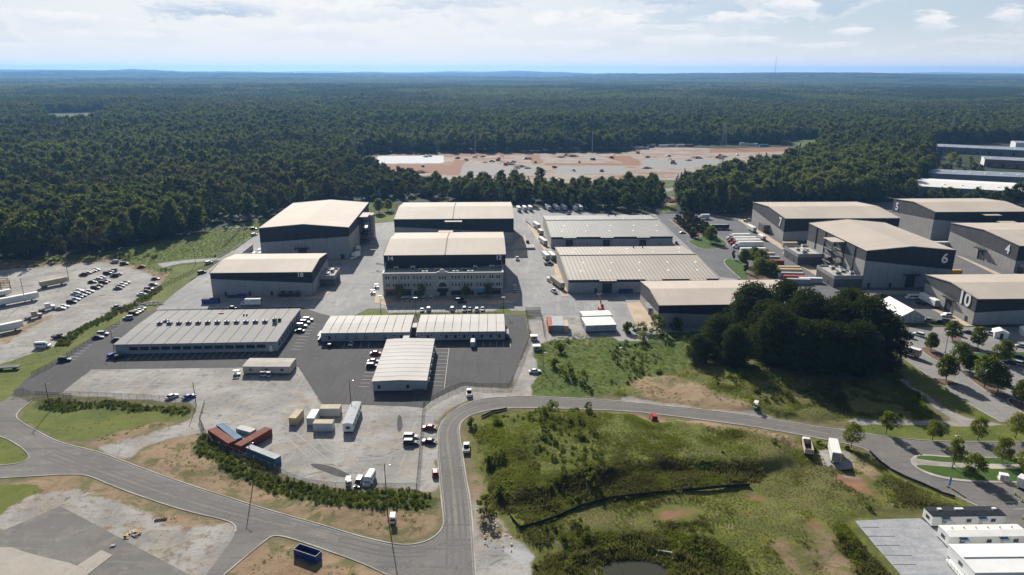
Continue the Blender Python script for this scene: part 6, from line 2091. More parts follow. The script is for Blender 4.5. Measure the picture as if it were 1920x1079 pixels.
def loft(mb, secs, cap=True):
    """secs: list of (x, [(y, z) ...]) rings of equal length, joined along x"""
    n = len(secs[0][1])
    v = [(x, y, z) for x, rg in secs for y, z in rg]
    f = []
    for i in range(len(secs) - 1):
        a, b = i * n, (i + 1) * n
        f += [(a + k, a + (k + 1) % n, b + (k + 1) % n, b + k) for k in range(n)]
    f.append(tuple(range(n - 1, -1, -1)))
    f.append(tuple(range(len(v) - n, len(v))))
    mb.add(v, f)


def body_ring(w_, z0, z1, ch=0.12):
    h = w_ / 2
    return [(-h * .94, z0), (h * .94, z0), (h, z0 + (z1 - z0) * .35), (h, z1 - ch), (h - ch * 1.3, z1), (-h + ch * 1.3, z1), (-h, z1 - ch), (-h, z0 + (z1 - z0) * .35)]


def car_proto(kind, col):
    """sedan, suv, pickup, van, jeep: +x is the front"""
    key = (kind, col)
    if key in PROTO:
        return PROTO[key]
    o = thing({'sedan': 'parked_car', 'suv': 'parked_car', 'pickup': 'pickup_truck', 'van': 'van', 'hatch': 'parked_car'}[kind], 'x', {'pickup': 'pickup truck', 'van': 'van'}.get(kind, 'car'))
    dims = {'sedan': (4.8, 1.85, .92, 1.45), 'suv': (4.8, 1.95, 1.08, 1.78), 'pickup': (5.7, 2.0, 1.12, 1.90), 'van': (5.9, 2.05, 1.25, 2.55), 'hatch': (4.2, 1.8, .95, 1.52)}[kind]
    L, W, hb, ht = dims
    x = L / 2
    mb = MB().mat('car_' + col)
    zb = .28
    if kind == 'pickup':
        secs = [(-x, body_ring(W * .96, .45, hb)), (-x + .1, body_ring(W, .4, hb)), (-x + .101, body_ring(W, .4, hb)), (x - 1.3, body_ring(W, zb + .1, hb)), (x - .25, body_ring(W * .97, zb + .1, hb - .05)), (x, body_ring(W * .88, .4, hb - .25))]
    elif kind == 'van':
        secs = [(-x, body_ring(W * .97, .4, ht - .05, .2)), (-x + .1, body_ring(W, zb, ht, .25)), (x - 1.7, body_ring(W, zb, ht, .25)), (x - .95, body_ring(W, zb, ht - .75, .2)), (x - .8, body_ring(W, zb, hb + .05)), (x - .1, body_ring(W * .94, zb, hb - .15)), (x, body_ring(W * .85, .4, hb - .35))]
    else:
        tail = hb - (.06 if kind == 'sedan' else .0)
        secs = [(-x, body_ring(W * .86, .42, tail - .2)), (-x + .22, body_ring(W * .97, zb, tail)), (-x * .45, body_ring(W, zb, hb)), (x * .35, body_ring(W, zb, hb)), (x - .35, body_ring(W * .95, zb, hb - .15)), (x, body_ring(W * .82, .4, hb - .35))]
    loft(mb, secs)
    mb.build('body', o)
    if kind == 'pickup':
        MB().mat('rubber_black').box(-x + .15, -W / 2 + .14, hb + .002, -.62, W / 2 - .14, hb + .02).build('truck_bed', o)
        mb = MB().mat('car_' + col)
        mb.box(-x + .02, -W / 2 + .02, hb - .05, -.6, -W / 2 + .14, hb + .12).box(-x + .02, W / 2 - .14, hb - .05, -.6, W / 2 - .02, hb + .12).box(-x + .02, -W / 2 + .14, hb - .05, -x + .12, W / 2 - .14, hb + .12)
        mb.build('bed_side', o)
    cab = {'sedan': (-1.75, -.95, .35, 1.15), 'suv': (-2.25, -1.95, .45, 1.15), 'pickup': (-.62, -.45, .95, 1.6), 'hatch': (-1.95, -1.5, .35, 1.0), 'van': None}[kind]
    if cab:
        a, b, c, d = cab
        h1, h2 = W / 2 - .12, W / 2 - .32
        mb = MB().mat('glass_dark')
        v = [(a, -h1, hb), (d, -h1, hb), (d, h1, hb), (a, h1, hb), (b, -h2, ht - .06), (c, -h2, ht - .06), (c, h2, ht - .06), (b, h2, ht - .06)]
        mb.add(v, [(4, 5, 6, 7), (0, 1, 5, 4), (1, 2, 6, 5), (2, 3, 7, 6), (3, 0, 4, 7)])
        mb.build('windows', o)
        MB().mat('car_' + col).cbox(b - .06, -h2 - .05, ht - .06, c + .06, h2 + .05, ht + .02, .03).build('roof', o)
    else:
        mb = MB().mat('glass_dark')
        for s_ in (-1, 1):
            mb.box(x - 2.4, s_ * (W / 2) - .015, 1.35, x - 1.5, s_ * (W / 2) + .015, 2.0)
            mb.box(-x + .5, s_ * (W / 2) - .015, 1.35, x - 2.7, s_ * (W / 2) + .015, 2.0)
        mb.add([(x - .80, -W * .42, hb + .12), (x - .80, W * .42, hb + .12), (x - 1.42, W * .36, ht - .32), (x - 1.42, -W * .36, ht - .32)], [(0, 1, 2, 3)])
        mb.v[-4:] = [(a + .05, b, c) for a, b, c in mb.v[-4:]]
        mb.build('windows', o)
    r = .40 if kind in ('pickup', 'van') else .34
    wheels(o, (-x * .60, x * .62), W / 2 + .02, r)
    for s_ in (-1, 1):
        MB().mat('lamp_clear').box(x - .16, s_ * W * .34 - .16, hb - .42, x + .01 - .04, s_ * W * .34 + .16, hb - .26).build('headlight', o)
        MB().mat('lamp_red').box(-x - .02, s_ * W * .36 - .13, hb - .38, -x + .1, s_ * W * .36 + .13, hb - .16).build('tail_light', o)
    PROTO[key] = o
    return o


PROTO = {}
NAMES = {'sedan': 'car', 'suv': 'SUV', 'pickup': 'pickup', 'van': 'van', 'hatch': 'hatchback'}
COLW = {'dark': 'dark grey', 'black': 'black', 'tan': 'tan'}


def car(kind, col, px, py, deg, label, group=None):
    """deg: heading of the front, 0 = +x, 90 = away from the camera"""
    x, y = G(px, py)
    z = max(gz(x, y), 0) if not inpoly(np.array([x]), np.array([y]), GP(PAVED_PX[0]))[0] else 0.0
    place(car_proto(kind, col), (x, y, z + 0.03), R(deg), label, group)


ORD = ['first', 'second', 'third', 'fourth', 'fifth', 'sixth', 'seventh', 'eighth', 'ninth', 'tenth']


def row(where, group, deg, cars):
    for i, (k, c, px, py) in enumerate(cars):
        car(k, c, px, py, deg + random.uniform(-3, 3) + (180 if random.random() < .4 else 0), f"{COLW.get(c, c)} {NAMES[k]}, {ORD[i]} from the left {where}", group)


Z6 = lambda x, y: (x / 5.994, 470 + y / 5.994)
NW = 'cars in the gravel car park'
row('in the farthest short row on the gravel', NW, 6, [('suv', 'maroon', *Z6(940, 283)), ('sedan', 'white', *Z6(985, 262)), ('sedan', 'silver', *Z6(1008, 250)), ('sedan', 'dark', *Z6(1045, 240)), ('sedan', 'silver', *Z6(1080, 225))])
row('at the top edge of the gravel car park', NW, 10, [('suv', 'silver', *Z6(1290, 140)), ('suv', 'dark', *Z6(1400, 160)), ('sedan', 'red', *Z6(1592, 198))])
row('in the upper middle bunch on the gravel', NW, 6, [('suv', 'dark', *Z6(1212, 268)), ('sedan', 'grey', *Z6(1240, 250)), ('suv', 'silver', *Z6(1272, 234)), ('suv', 'dark', *Z6(1290, 294)), ('sedan', 'white', *Z6(1328, 274))])
row('in the middle double row on the gravel', NW, 6, [('sedan', 'dark', *Z6(1040, 364)), ('suv', 'dark', *Z6(1075, 432)), ('sedan', 'white', *Z6(1105, 330)), ('sedan', 'dark', *Z6(1112, 408)), ('sedan', 'white', *Z6(1140, 312)), ('suv', 'maroon', *Z6(1165, 372)), ('sedan', 'dark', *Z6(1196, 352))])
row('in the short row nearest the lawn bank', NW, 6, [('sedan', 'grey', *Z6(1325, 436)), ('sedan', 'grey', *Z6(1355, 410)), ('sedan', 'white', *Z6(1383, 388)), ('sedan', 'grey', *Z6(1415, 368))])
row('along the curved east edge of the gravel', NW, 4, [('sedan', 'white', *Z6(1590, 504)), ('sedan', 'dark', *Z6(1638, 470)), ('suv', 'black', *Z6(1678, 446)), ('sedan', 'grey', *Z6(1722, 392)), ('sedan', 'dark', *Z6(1750, 328))])
row('in the long lower double row of gravel parking', NW, 6, [('suv', 'black', *Z6(808, 592)), ('sedan', 'white', *Z6(850, 492)), ('sedan', 'silver', *Z6(850, 560)), ('sedan', 'white', *Z6(888, 462)), ('hatch', 'blue', *Z6(888, 534)), ('sedan', 'dark', *Z6(922, 516)), ('sedan', 'dark', *Z6(965, 492)), ('sedan', 'white', *Z6(1008, 470))])
car('sedan', 'silver', *Z6(683, 664), 8, 'silver car nearer the camera of two cars beside the truck tractors', NW)
car('sedan', 'white', *Z6(722, 640), 8, 'white car farther off of two cars beside the truck tractors', NW)
car('pickup', 'tan', *Z6(1320, 655), 184, 'tan and dark pickup parked alone above the lawn bank', NW)
car('pickup', 'black', *Z6(668, 985), 4, 'black pickup parked alone low in the gravel car park', NW)
car('van', 'white', 81, 652, 8, 'white passenger van alone at the lower edge of the gravel', NW)
LL = 'cars along the west side of the long office'
row('of the five cars beside the grass bank', LL, 6, [('suv', 'silver', *Z6(1442, 772)), ('suv', 'dark', *Z6(1505, 722)), ('sedan', 'silver', *Z6(1535, 700)), ('sedan', 'white', *Z6(1562, 684)), ('sedan', 'navy', *Z6(1590, 660))])
car('sedan', 'dark', *Z6(1105, 988), 6, 'dark car in front of a silver one west of the long office', LL)
car('suv', 'silver', *Z6(1160, 950), 6, 'silver SUV behind a dark car west of the long office', LL)
car('sedan', 'dark', *Z6(1322, 1016), 20, 'dark car tucked against the west wall of the long office', LL)
car('suv', 'dark', 122, 677, 6, 'dark SUV by itself near the accessible bay on the drive', LL)
car('suv', 'blue', 213, 670, 60, 'blue SUV at the shaded south-west corner of the long office', LL)
car('suv', 'black', 226, 671.5, 60, 'black SUV at the shaded south-west corner of the long office', LL)
row('at the east end of the long office', 'cars at the east end of the long office', 3, [('sedan', 'black', 561, 623), ('suv', 'white', 566, 613.5), ('suv', 'navy', 572, 607), ('suv', 'silver', 578, 602)])
MOD = 'cars round the modular offices'
car('hatch', 'black', 619, 649.5, 92, 'black hatchback, nearest the left end of the western modular office', MOD)
car('sedan', 'navy', 633.7, 648, 92, 'navy car second in front of the western modular office', MOD)
car('sedan', 'silver', 658.4, 647, 272, 'silver car third in front of the western modular office', MOD)
car('sedan', 'red', 705, 665, 2, 'red car at the far corner of the central modular office', MOD)
car('sedan', 'silver', 700.6, 680, 2, 'silver car beside the west wall of the central modular office', MOD)
car('suv', 'dark', 698, 689, 2, 'dark grey SUV beside the west wall of the central modular office', MOD)
car('van', 'silver', 886.8, 647.5, 92, 'silver minivan in the shade of the eastern modular office', MOD)
RD = 'cars left beside the access road'
car('pickup', 'white', 879.8, 740, 95, 'white pickup on the gravel verge at the fence bend', RD)
car('sedan', 'white', 1002.7, 699, 8, 'white sedan on the gravel track by the meadow', RD)
car('sedan', 'red', 804.5, 805, 172, 'red sedan on the verge outside the long black fence', RD)
car('sedan', 'black', 804, 831, 168, 'black sedan on the verge outside the long black fence', RD)
car('hatch', 'red', 816, 890, 98, 'red hatchback pulled up close to the road kerb', RD)
car('pickup', 'white', 874.5, 843, 92, 'white pickup parked on the inside of the road bend', RD)
car('suv', 'red', 1225, 785, 92, 'bright red off-roader by itself at the meadow edge', RD)
YD = 'vehicles in the container yard'
car('suv', 'silver', 770.4, 822.5, 0, 'silver SUV, farther of two along the yard fence', YD)
car('suv', 'dark', 770.4, 833.5, 0, 'dark SUV, nearer of two along the yard fence', YD)
car('van', 'white', 693, 905, 262, 'white high-roof van at the bottom of the container yard', YD)
car('suv', 'black', 673, 909, 265, 'black SUV beside the white high-roof van', YD)
car('sedan', 'white', 323, 746.5, 55, 'white sedan on gravel beside the chain link fence', 'cars behind the chain link fence')
car('sedan', 'blue', 355, 747, 50, 'bright blue sedan on gravel beside the chain link fence', 'cars behind the chain link fence')
row('of the cars facing the office facade', 'cars parked before the office facade', 91, [('sedan', 'white', 791.4, 583.5), ('suv', 'white', 803.8, 582), ('suv', 'white', 848, 581.5), ('suv', 'silver', 870.7, 583), ('sedan', 'dark', 881, 582.5), ('suv', 'white', 894, 583), ('sedan', 'silver', 904.7, 582)])
car('suv', 'black', 861.8, 563.5, 4, 'black SUV standing at the pavement in front of the arched entrance', 'cars at the office entrance')
car('sedan', 'dark', 866.8, 569, 4, 'dark car just below the black SUV at the arched entrance', 'cars at the office entrance')
car('sedan', 'white', 965.3, 539.5, 92, 'white car, farther of two on the pavement right of the facade', 'cars at the office entrance')
car('sedan', 'silver', 965.6, 547.5, 92, 'silver car, nearer of two on the pavement right of the facade', 'cars at the office entrance')
YR = 'vehicles on the stage yard'
car('pickup', 'white', 969.8, 487.5, 92, 'white pickup in the yard right of the number 12', YR)
car('pickup', 'white', 1038.4, 548.5, 110, 'white pickup at the front corner of the ribbed warehouse', YR)
car('sedan', 'dark', 436.5, 579.5, 4, 'dark car mostly hidden behind the long office roof', YR)
car('suv', 'dark', 379, 513, 50, 'dark SUV on the pale drive left of stage 18', YR)
car('suv', 'white', 477, 442, 50, 'white SUV on the narrow drive beside the tallest stage', YR)
car('suv', 'dark', 476, 431, 5, 'dark SUV on the lawn by the tallest stage', YR)
car('suv', 'white', 392, 495, 50, 'white SUV at the lawn edge where the gravel drive joins', YR)
car('suv', 'navy', 989, 455, 92, 'navy vehicle at the corner of the rear paired stage', YR)
car('pickup', 'silver', 1066, 402, 60, 'silver pickup beside the parked coaches at the back lot', YR)
EA = 'vehicles among the eastern stages'
car('sedan', 'silver', 1279.5, 438, 4, 'silver sedan in the marked bays beside the clipped hedge', EA)
car('suv', 'dark', 1268, 457.5, 80, 'dark SUV at the end wall of the rear grey warehouse', EA)
car('suv', 'white', 1397, 416, 60, 'white SUV, left of the pair at the back of stage 7', EA)
car('suv', 'silver', 1404, 414, 60, 'silver SUV, right of the pair at the back of stage 7', EA)
car('suv', 'black', 1640, 562, 8, 'black SUV behind the white frame tent', EA)
car('pickup', 'dark', 1650, 557, 8, 'dark pickup behind the white frame tent', EA)
car('van', 'white', 1709, 561, 176, 'white minibus parked under the front of stage 6', EA)
car('suv', 'white', 1774, 594, 176, 'white SUV in front of the open door of stage 10', EA)
car('pickup', 'tan', 1742, 604, 150, 'tan pickup at the right-hand foot of the white tent', EA)
car('sedan', 'black', 1760, 606, 150, 'black car between the tan pickup and the round tree', EA)
car('suv', 'grey', 1770, 604, 150, 'grey SUV half hidden by the round tree below stage 10', EA)
car('suv', 'white', 1541, 512, 10, 'white SUV on the pavement west of stage 6', EA)
car('suv', 'black', 1725, 571, 120, 'black SUV beside the white trailer near stage 10', EA)
CP = 'cars in the tree-lined car park'
car('sedan', 'silver', 1694, 632, 120, 'silver car peeping out right of the big oaks', CP)
car('suv', 'dark', 1701.5, 632.5, 125, 'dark SUV second from the oaks in the back row', CP)
car('suv', 'white', 1722, 630, 125, 'white SUV third from the oaks in the back row', CP)
car('suv', 'silver', 1794, 629, 125, 'silver SUV by the mulch bed at the back row', CP)
car('sedan', 'dark', 1815, 626, 125, 'dark car between two trees in the back row', CP)
car('suv', 'white', 1858, 629, 125, 'white SUV directly left of the white gabled booth', CP)
car('sedan', 'silver', 1915, 651, 160, 'silver car against the right edge above the grass median', CP)
car('suv', 'green', 1811, 683.5, 120, 'dark green SUV under the trees at the grass median', CP)
car('sedan', 'black', 1819, 680.5, 120, 'black car behind the dark green SUV', CP)
car('sedan', 'navy', 1892, 682, 140, 'navy car at the lower edge of the grass median', CP)
car('suv', 'silver', 1905, 684, 140, 'silver SUV, middle of three below the grass median', CP)
car('suv', 'dark', 1917, 685, 140, 'dark grey SUV cut by the right edge below the grass median', CP)
car('sedan', 'dark', 1886, 725, 120, 'dark car in the shade of the biggest car park tree', CP)
car('sedan', 'navy', 1909, 672, 140, 'navy car on the far side of the median by the right edge', CP)


def cart(px, py, deg, label, roof='cart_cloth', group='utility carts'):
    if 'cart' not in PROTO:
        o = thing('golf_cart', 'x', 'golf cart')
        MB().mat('white_paint').cbox(-1.1, -.55, .25, 1.2, .55, .65, .08).build('body', o)
        MB().mat('rubber_black').box(-.7, -.5, .65, .1, .5, .95).build('seat', o)
        mb = MB().mat('dark_steel')
        for a in (-.9, .8):
            for b in (-.5, .5):
                mb.tube((a, b, .6), (a, b, 1.8), .04, 4)
        mb.build('frame', o)
        MB().mat(roof).cbox(-1.05, -.62, 1.8, 1.0, .62, 1.9, .03).build('roof', o)
        wheels(o, (-.75, .8), .6, .24, .18)
        PROTO['cart'] = o
    x, y = G(px, py)
    place(PROTO['cart'], (x, y, max(0, gz(x, y)) + .03), R(deg), label, group, (1.15, 1.15, 1.1))


cart(653.8, 909, 95, 'cart with cream roof left of the black SUV in the yard')
cart(737, 980, 95, 'cart with pale slatted roof alone on the dirt corner', group='utility carts')
cart(1416.5, 769, 60, 'dark cart parked on the dirt beside the road')
for i, (a, b) in enumerate(((756, 565), (763.5, 564), (774, 565), (795, 563.5), (809, 563))):
    cart(a, b, 80, f'{ORD[i]} golf cart from the left in the row on the facade pavement', group='golf carts before the facade')
cart(706, 540, 10, 'golf cart at the left corner of the office facade')
cart(699, 551, 10, 'golf cart on the rounded pavement corner left of the facade')
cart(1028, 527, 80, 'golf cart left of the long tan trailer')
cart(444, 704, 10, 'golf cart left of the lone tan office trailer')
cart(495, 706, 10, 'first golf cart in front of the lone tan office trailer')
cart(505, 706, 100, 'second golf cart in front of the lone tan office trailer')
cart(1549, 524, 30, 'golf cart on the pavement between the annexes of stage 6')
cart(1567, 535, 30, 'golf cart at the nearer annex of stage 6')
cart(1172, 619, 20, 'golf cart among the clutter left of the meadow bush')
cart(1190, 620, 20, 'golf cart in the middle of the clutter by the meadow')


# ------------------------------------------------------------------ trucks, trailers, containers
def semi_trailer(label, px, py, deg, L=16.0, wallm='trailer_white', roofm='membrane_white', cab=None, group=None, H=4.1, W=2.6, name='semi_trailer', cat='trailer', z=0.0, xy=None):
    x, y = xy or G(px, py)
    o = thing(name if not cab else 'semi_truck', label, cat if not cab else 'truck', (x, y, z + .02), R(deg), group)
    MB().mat(wallm).cbox(-L / 2, -W / 2, 1.15, L / 2, W / 2, H - .06, .06).build('box_body', o)
    MB().mat(roofm).box(-L / 2 + .08, -W / 2 + .08, H - .058, L / 2 - .08, W / 2 - .08, H + .02).build('roof', o)
    MB().mat('steel').box(-L / 2 - .05, -W / 2 + .15, 1.3, -L / 2 - .002, W / 2 - .15, H - .2).build('rear_door', o)
    MB().mat('dark_steel').box(-L / 2 + .3, -.9, .75, L / 2 - 1.5, .9, 1.15).build('chassis', o)
    n0 = (-L / 2 + 1.2, -L / 2 + 2.4)
    wheels(o, n0, W / 2, .5, .5)
    MB().mat('dark_steel').box(L / 2 - 3.2, -.9, .05, L / 2 - 2.9, .9, 1.15).build('landing_gear', o)
    if cab:
        q = L / 2
        MB().mat('dark_steel').box(q - 2.5, -.5, .6, q + 3.4, .5, 1.0).build('tractor_chassis', o)
        mb = MB().mat('car_' + cab)
        loft(mb, [(q + .35, body_ring(2.3, 1.0, 3.3, .25)), (q + 1.9, body_ring(2.3, .8, 3.2, .25)), (q + 2.35, body_ring(2.2, .7, 2.1, .2)), (q + 3.6, body_ring(2.0, .6, 1.8, .25)), (q + 3.8, body_ring(1.8, .6, 1.4, .2))])
        mb.build('cab', o)
        mb = MB().mat('glass_dark').add([(q + 2.37, -.95, 2.15), (q + 2.37, .95, 2.15), (q + 1.98, .85, 3.0), (q + 1.98, -.85, 3.0)], [(0, 1, 2, 3)])
        for s_ in (-1, 1):
            mb.box(q + 1.0, s_ * 1.15 - .02, 2.0, q + 1.8, s_ * 1.15 + .02, 2.8)
        mb.build('windows', o)
        wheels(o, (q - 1.3, q - .1, q + 3.0), 1.25, .5, .4)
    return o


def container(label, c, a, L=12.2, W=2.44, H=2.6, m_='corrugated_red', roof=None, group=None, z=0.0, cat='container', rear='white_paint'):
    o = thing('shipping_container', label, cat, (c[0], c[1], z + .03), a, group)
    x, y = L / 2, W / 2
    MB().mat(m_).box(-x + .05, -y + .05, .1, x - .05, y - .05, H - .1).build('wall', o)
    MB().mat(roof or m_).box(-x + .02, -y + .02, H - .1, x - .02, y - .02, H).build('roof', o)
    mb = MB().mat(m_)
    for sx in (-1, 1):
        for sy in (-1, 1):
            mb.box(sx * x - (.16 if sx > 0 else 0), sy * y - (.16 if sy > 0 else 0), 0, sx * x + (0 if sx > 0 else .16), sy * y + (0 if sy > 0 else .16), H + .01)
    for sy in (-1, 1):
        mb.box(-x, sy * y - (.1 if sy > 0 else 0), 0, x, sy * y + (0 if sy > 0 else .1), .16)
    mb.build('frame', o)
    mb = MB().mat(m_)
    for s_ in (-1, 1):
        mb.box(x - .05, min(s_ * .04, s_ * (y - .12)), .15, x - .005, max(s_ * .04, s_ * (y - .12)), H - .15)
        for k in (.35, .75):
            mb.tube((x + .01, s_ * y * k, .2), (x + .01, s_ * y * k, H - .2), .025, 4)
    mb.build('door', o)
    return o


def rcont(label, pts, m_, roof=None, L=None, W=None, H=2.6, group=None, flip=False, z=0.0):
    c, a, l, w_ = rect(H, pts, L, W)
    if flip:
        a += math.pi
    return container(label, c, a, l, w_, H, m_, roof, group, z)


YG = 'containers in the lower yard'
rcont('rust-red container at the left end of the group by the weeds', [(389, 805), (431, 835), (440, 823), (405, 802)], 'corrugated_red', group=YG)
rcont('blue-roofed container lying slantwise behind the rust-red one', [(405, 796.6), (442, 825.8), (454, 819.5), (419, 793)], 'corrugated_blue', 'blue_roof', group=YG, z=0.02)
rcont('longest rust-red container pointing up and right in the yard', [(440, 832), (498, 800.5), (509, 804), (451, 838.5)], 'corrugated_red', group=YG, flip=True)
rcont('blue container with a pale streaked roof at the right of the group', [(459.5, 838.8), (515.7, 862), (526, 854.6), (471.8, 834)], 'corrugated_blue', 'container_grey', group=YG)
o = container('low dark grey container between the blue and red ones', G(462, 811), R(-25), 6.1, 2.6, 1.3, 'corrugated_grey', 'dark_steel', YG)
rcont('tan container with a bright cream roof, leftmost of the small ones', [(542, 783), (554, 786), (568.4, 768.5), (556, 767)], 'corrugated_tan', 'cream_paint', W=2.5, group=YG)
rcont('white container standing end on, beside the tan one', [(575.5, 783.5), (588, 786), (599, 768), (585, 767)], 'corrugated_white', 'membrane_white', W=2.6, group=YG)
rcont('white container farthest back of the small ones', [(600, 767), (638.5, 766.5), (638, 758.5), (602, 758.5)], 'corrugated_white', 'cream_paint', group=YG, H=2.8)
rcont('white container lying crosswise nearest the camera of the small ones', [(586, 794.5), (624, 794.8), (625.5, 786.6), (591, 786.5)], 'corrugated_white', 'cream_paint', group=YG, H=2.8)
rcont('orange-red container at the left of the fenced pair of boxes', [(1029.5, 614.5), (1036, 614), (1032, 592), (1024, 592)], 'corrugated_orange', 'corrugated_orange', H=3.0, L=12.2)
rcont('pale grey container between the orange one and the cream one', [(1037, 613.5), (1057, 612), (1054, 591), (1034, 592)], 'corrugated_grey', 'container_grey', H=3.0, W=5.2, L=12.2)
rcont('short cream container with boxes on its roof', [(1058, 612), (1066, 611.5), (1064, 600), (1056.5, 600)], 'corrugated_tan', 'cream_paint', H=3.0)
EC = 'containers in the lot above the oaks'
cl = [(1433, 482, 'corrugated_tan', 'tan_paint', 'container with tan roof, top of the stacked row above the oaks'), (1441, 489, 'corrugated_grey', 'container_grey', 'grey container below the tan one above the oaks'),
      (1449, 496, 'corrugated_red', 'rust_red', 'rust-red container in the row above the oaks'), (1478, 508, 'corrugated_tan', 'cream_paint', 'cream container, upper of two pale ones above the oaks'),
      (1482, 513, 'corrugated_tan', 'tan_paint', 'yellowish container, lower of two pale ones above the oaks'), (1484, 520, 'corrugated_grey', 'container_grey', 'grey container directly above the red striped one'),
      (1490, 526, 'corrugated_red', 'red_paint', 'container with red stripe roof close to the oak crowns'), (1496, 532, 'corrugated_grey', 'container_grey', 'grey container nearest the oak crowns in the lot'),
      (1519, 530, 'corrugated_white', 'trailer_white', 'white container at the right end of the row above the oaks')]
for a, b, m1, m2, lab in cl:
    container(lab, G(a, b), R(-4), 12.2, 2.44, 2.7, m1, m2, EC)
container('small yellow container beyond stage 6, above stage 10', G(1791, 514.5), R(2), 6.1, 2.44, 2.6, 'yellow_paint', 'yellow_paint')
container('tan box container against the south-west corner of stage 7', G(1480, 464), R(1), 9.5, 2.6, 3.4, 'corrugated_tan', 'cream_paint')
container('blue steel skip bin beside the wall of stage 18', G(396, 568.5), R(2), 8.2, 2.4, 2.3, 'dumpster_blue', 'joint_dark')
container('small blue bin against the front wall of stage 18', G(453, 558), R(2), 4, 1.8, 1.6, 'dumpster_blue', 'dumpster_blue')
container('long dark blue bin before the ribbed warehouse', G(1173, 549.5), R(2), 7, 2.4, 2.0, 'dumpster_blue', 'dark_steel')

semi_trailer('white semi truck, nearest of the four side by side above the island', 1407, 465, 182, cab='white', group='semi trucks by the grass island')
semi_trailer('white semi truck with red cab, second of the four by the island', 1402, 460, 182, cab='red', group='semi trucks by the grass island')
semi_trailer('white semi truck, third of the four by the island', 1396, 455.5, 182, L=15, cab='maroon', group='semi trucks by the grass island')
semi_trailer('white semi truck, farthest of the four by the island', 1389, 449.5, 182, L=12, cab='white', group='semi trucks by the grass island')
semi_trailer('long white trailer without a cab behind the island trees', 1411, 477, 181, L=16)
semi_trailer('white trailer lying along the front of the rear warehouse', 1107, 464, 2, L=14.5)
semi_trailer('shorter white trailer at the right end of the rear warehouse front', 1237, 463, 2, L=11)
semi_trailer('white trailer beside the west wall of stage 7', 1409, 434, 95, L=11, H=3.9)
semi_trailer('low white generator trailer at the canopy of stage 7', 1428, 449, 95, L=8, H=3.0)
semi_trailer('white trailer at the north-west corner of stage 10', 1741, 571, 92, L=13)
semi_trailer('tan trailer with flat roof beside the ribbed warehouse', 1045, 537, 108, L=15, wallm='cream_paint', roofm='concrete', H=3.9)
for i, (a, b, L_, m_, lab) in enumerate(((1006, 428, 12, 'trailer_white', 'white trailer, farthest along the west wall of the rear warehouse'), (1013.5, 441, 7, 'cream_paint', 'short cream trailer along the west wall of the rear warehouse'), (1018, 458, 13, 'trailer_white', 'white trailer, nearest along the west wall of the rear warehouse'),
                                            (1023, 486, 11, 'trailer_white', 'left of two cream-roofed trailers by the ribbed warehouse'), (1034, 486, 11, 'trailer_white', 'right of two cream-roofed trailers by the ribbed warehouse'))):
    semi_trailer(lab, a, b, 102 if i > 2 else 104, L=L_, wallm=m_, roofm='membrane_white', H=3.8, group='trailers parked along the warehouse walls')
car('pickup', 'black', 1029, 497, 5, 'black pickup in front of the two cream-roofed trailers', YR)
for i, (a, b, L_) in enumerate(((972.5, 396.5, 9), (983.4, 396, 9), (994, 395.5, 9), (1027.6, 394, 12), (1042.6, 393.5, 13), (1056.8, 393.5, 13), (1078.5, 396, 8), (1086.5, 394, 12))):
    semi_trailer(f'white trailer parked end on, {ORD[i]} from the left in the back lot', a, b, 100, L=L_, H=3.9, group='trailers parked in the back lot', roofm='trailer_white')
semi_trailer('long tan-topped trailer between the timber frame and the light mast', *Z6(612, 395), 50, L=13, wallm='cream_paint', roofm='cream_paint', H=3.6, group='trailers in the gravel car park')
semi_trailer('long white trailer on the gravel, third up from the left edge', *Z6(215, 590), 46, L=17, H=3.9, group='trailers in the gravel car park')
semi_trailer('white trailer cut off by the left edge of the gravel', *Z6(40, 925), 46, L=15, H=3.9, group='trailers in the gravel car park')
semi_trailer('small white box trailer beneath the timber frame', *Z6(52, 515), 50, L=6, H=3.2, group='trailers in the gravel car park')
semi_trailer('white horse-box trailer standing along the tall stage east wall', 672, 474, 100, L=8, H=3.6)


def box_truck(label, px, py, deg, L=7.0, col='white', boxm='trailer_white', z=0.0, H=3.7, group=None):
    x, y = G(px, py)
    o = thing('box_truck', label, 'box truck', (x, y, max(z, gz(x, y) if z else 0) + .03), R(deg), group)
    MB().mat(boxm).cbox(-L / 2, -1.25, .95, L / 2, 1.25, H - .05, .05).build('box_body', o)
    MB().mat('membrane_white').box(-L / 2 + .06, -1.19, H - .048, L / 2 - .06, 1.19, H + .02).build('roof', o)
    MB().mat('steel').box(-L / 2 - .04, -1.1, 1.05, -L / 2 - .002, 1.1, H - .2).build('rear_door', o)
    MB().mat('dark_steel').box(-L / 2 + .3, -.5, .55, L / 2 + 2.0, .5, .95).build('chassis', o)
    q = L / 2
    mb = MB().mat('car_' + col)
    loft(mb, [(q + .1, body_ring(2.0, .7, 2.5, .2)), (q + 1.1, body_ring(2.0, .6, 2.45, .2)), (q + 1.5, body_ring(1.95, .55, 1.6, .15)), (q + 2.3, body_ring(1.8, .5, 1.35, .2))])
    mb.build('cab', o)
    mb = MB().mat('glass_dark').add([(q + 1.5, -.8, 1.65), (q + 1.5, .8, 1.65), (q + 1.16, .72, 2.3), (q + 1.16, -.72, 2.3)], [(0, 1, 2, 3)])
    for s_ in (-1, 1):
        mb.box(q + .3, s_ * 1.0 - .02, 1.5, q + 1.0, s_ * 1.0 + .02, 2.2)
    mb.build('windows', o)
    wheels(o, (-q + 1.4, q + 1.5), 1.15, .45, .35)
    return o


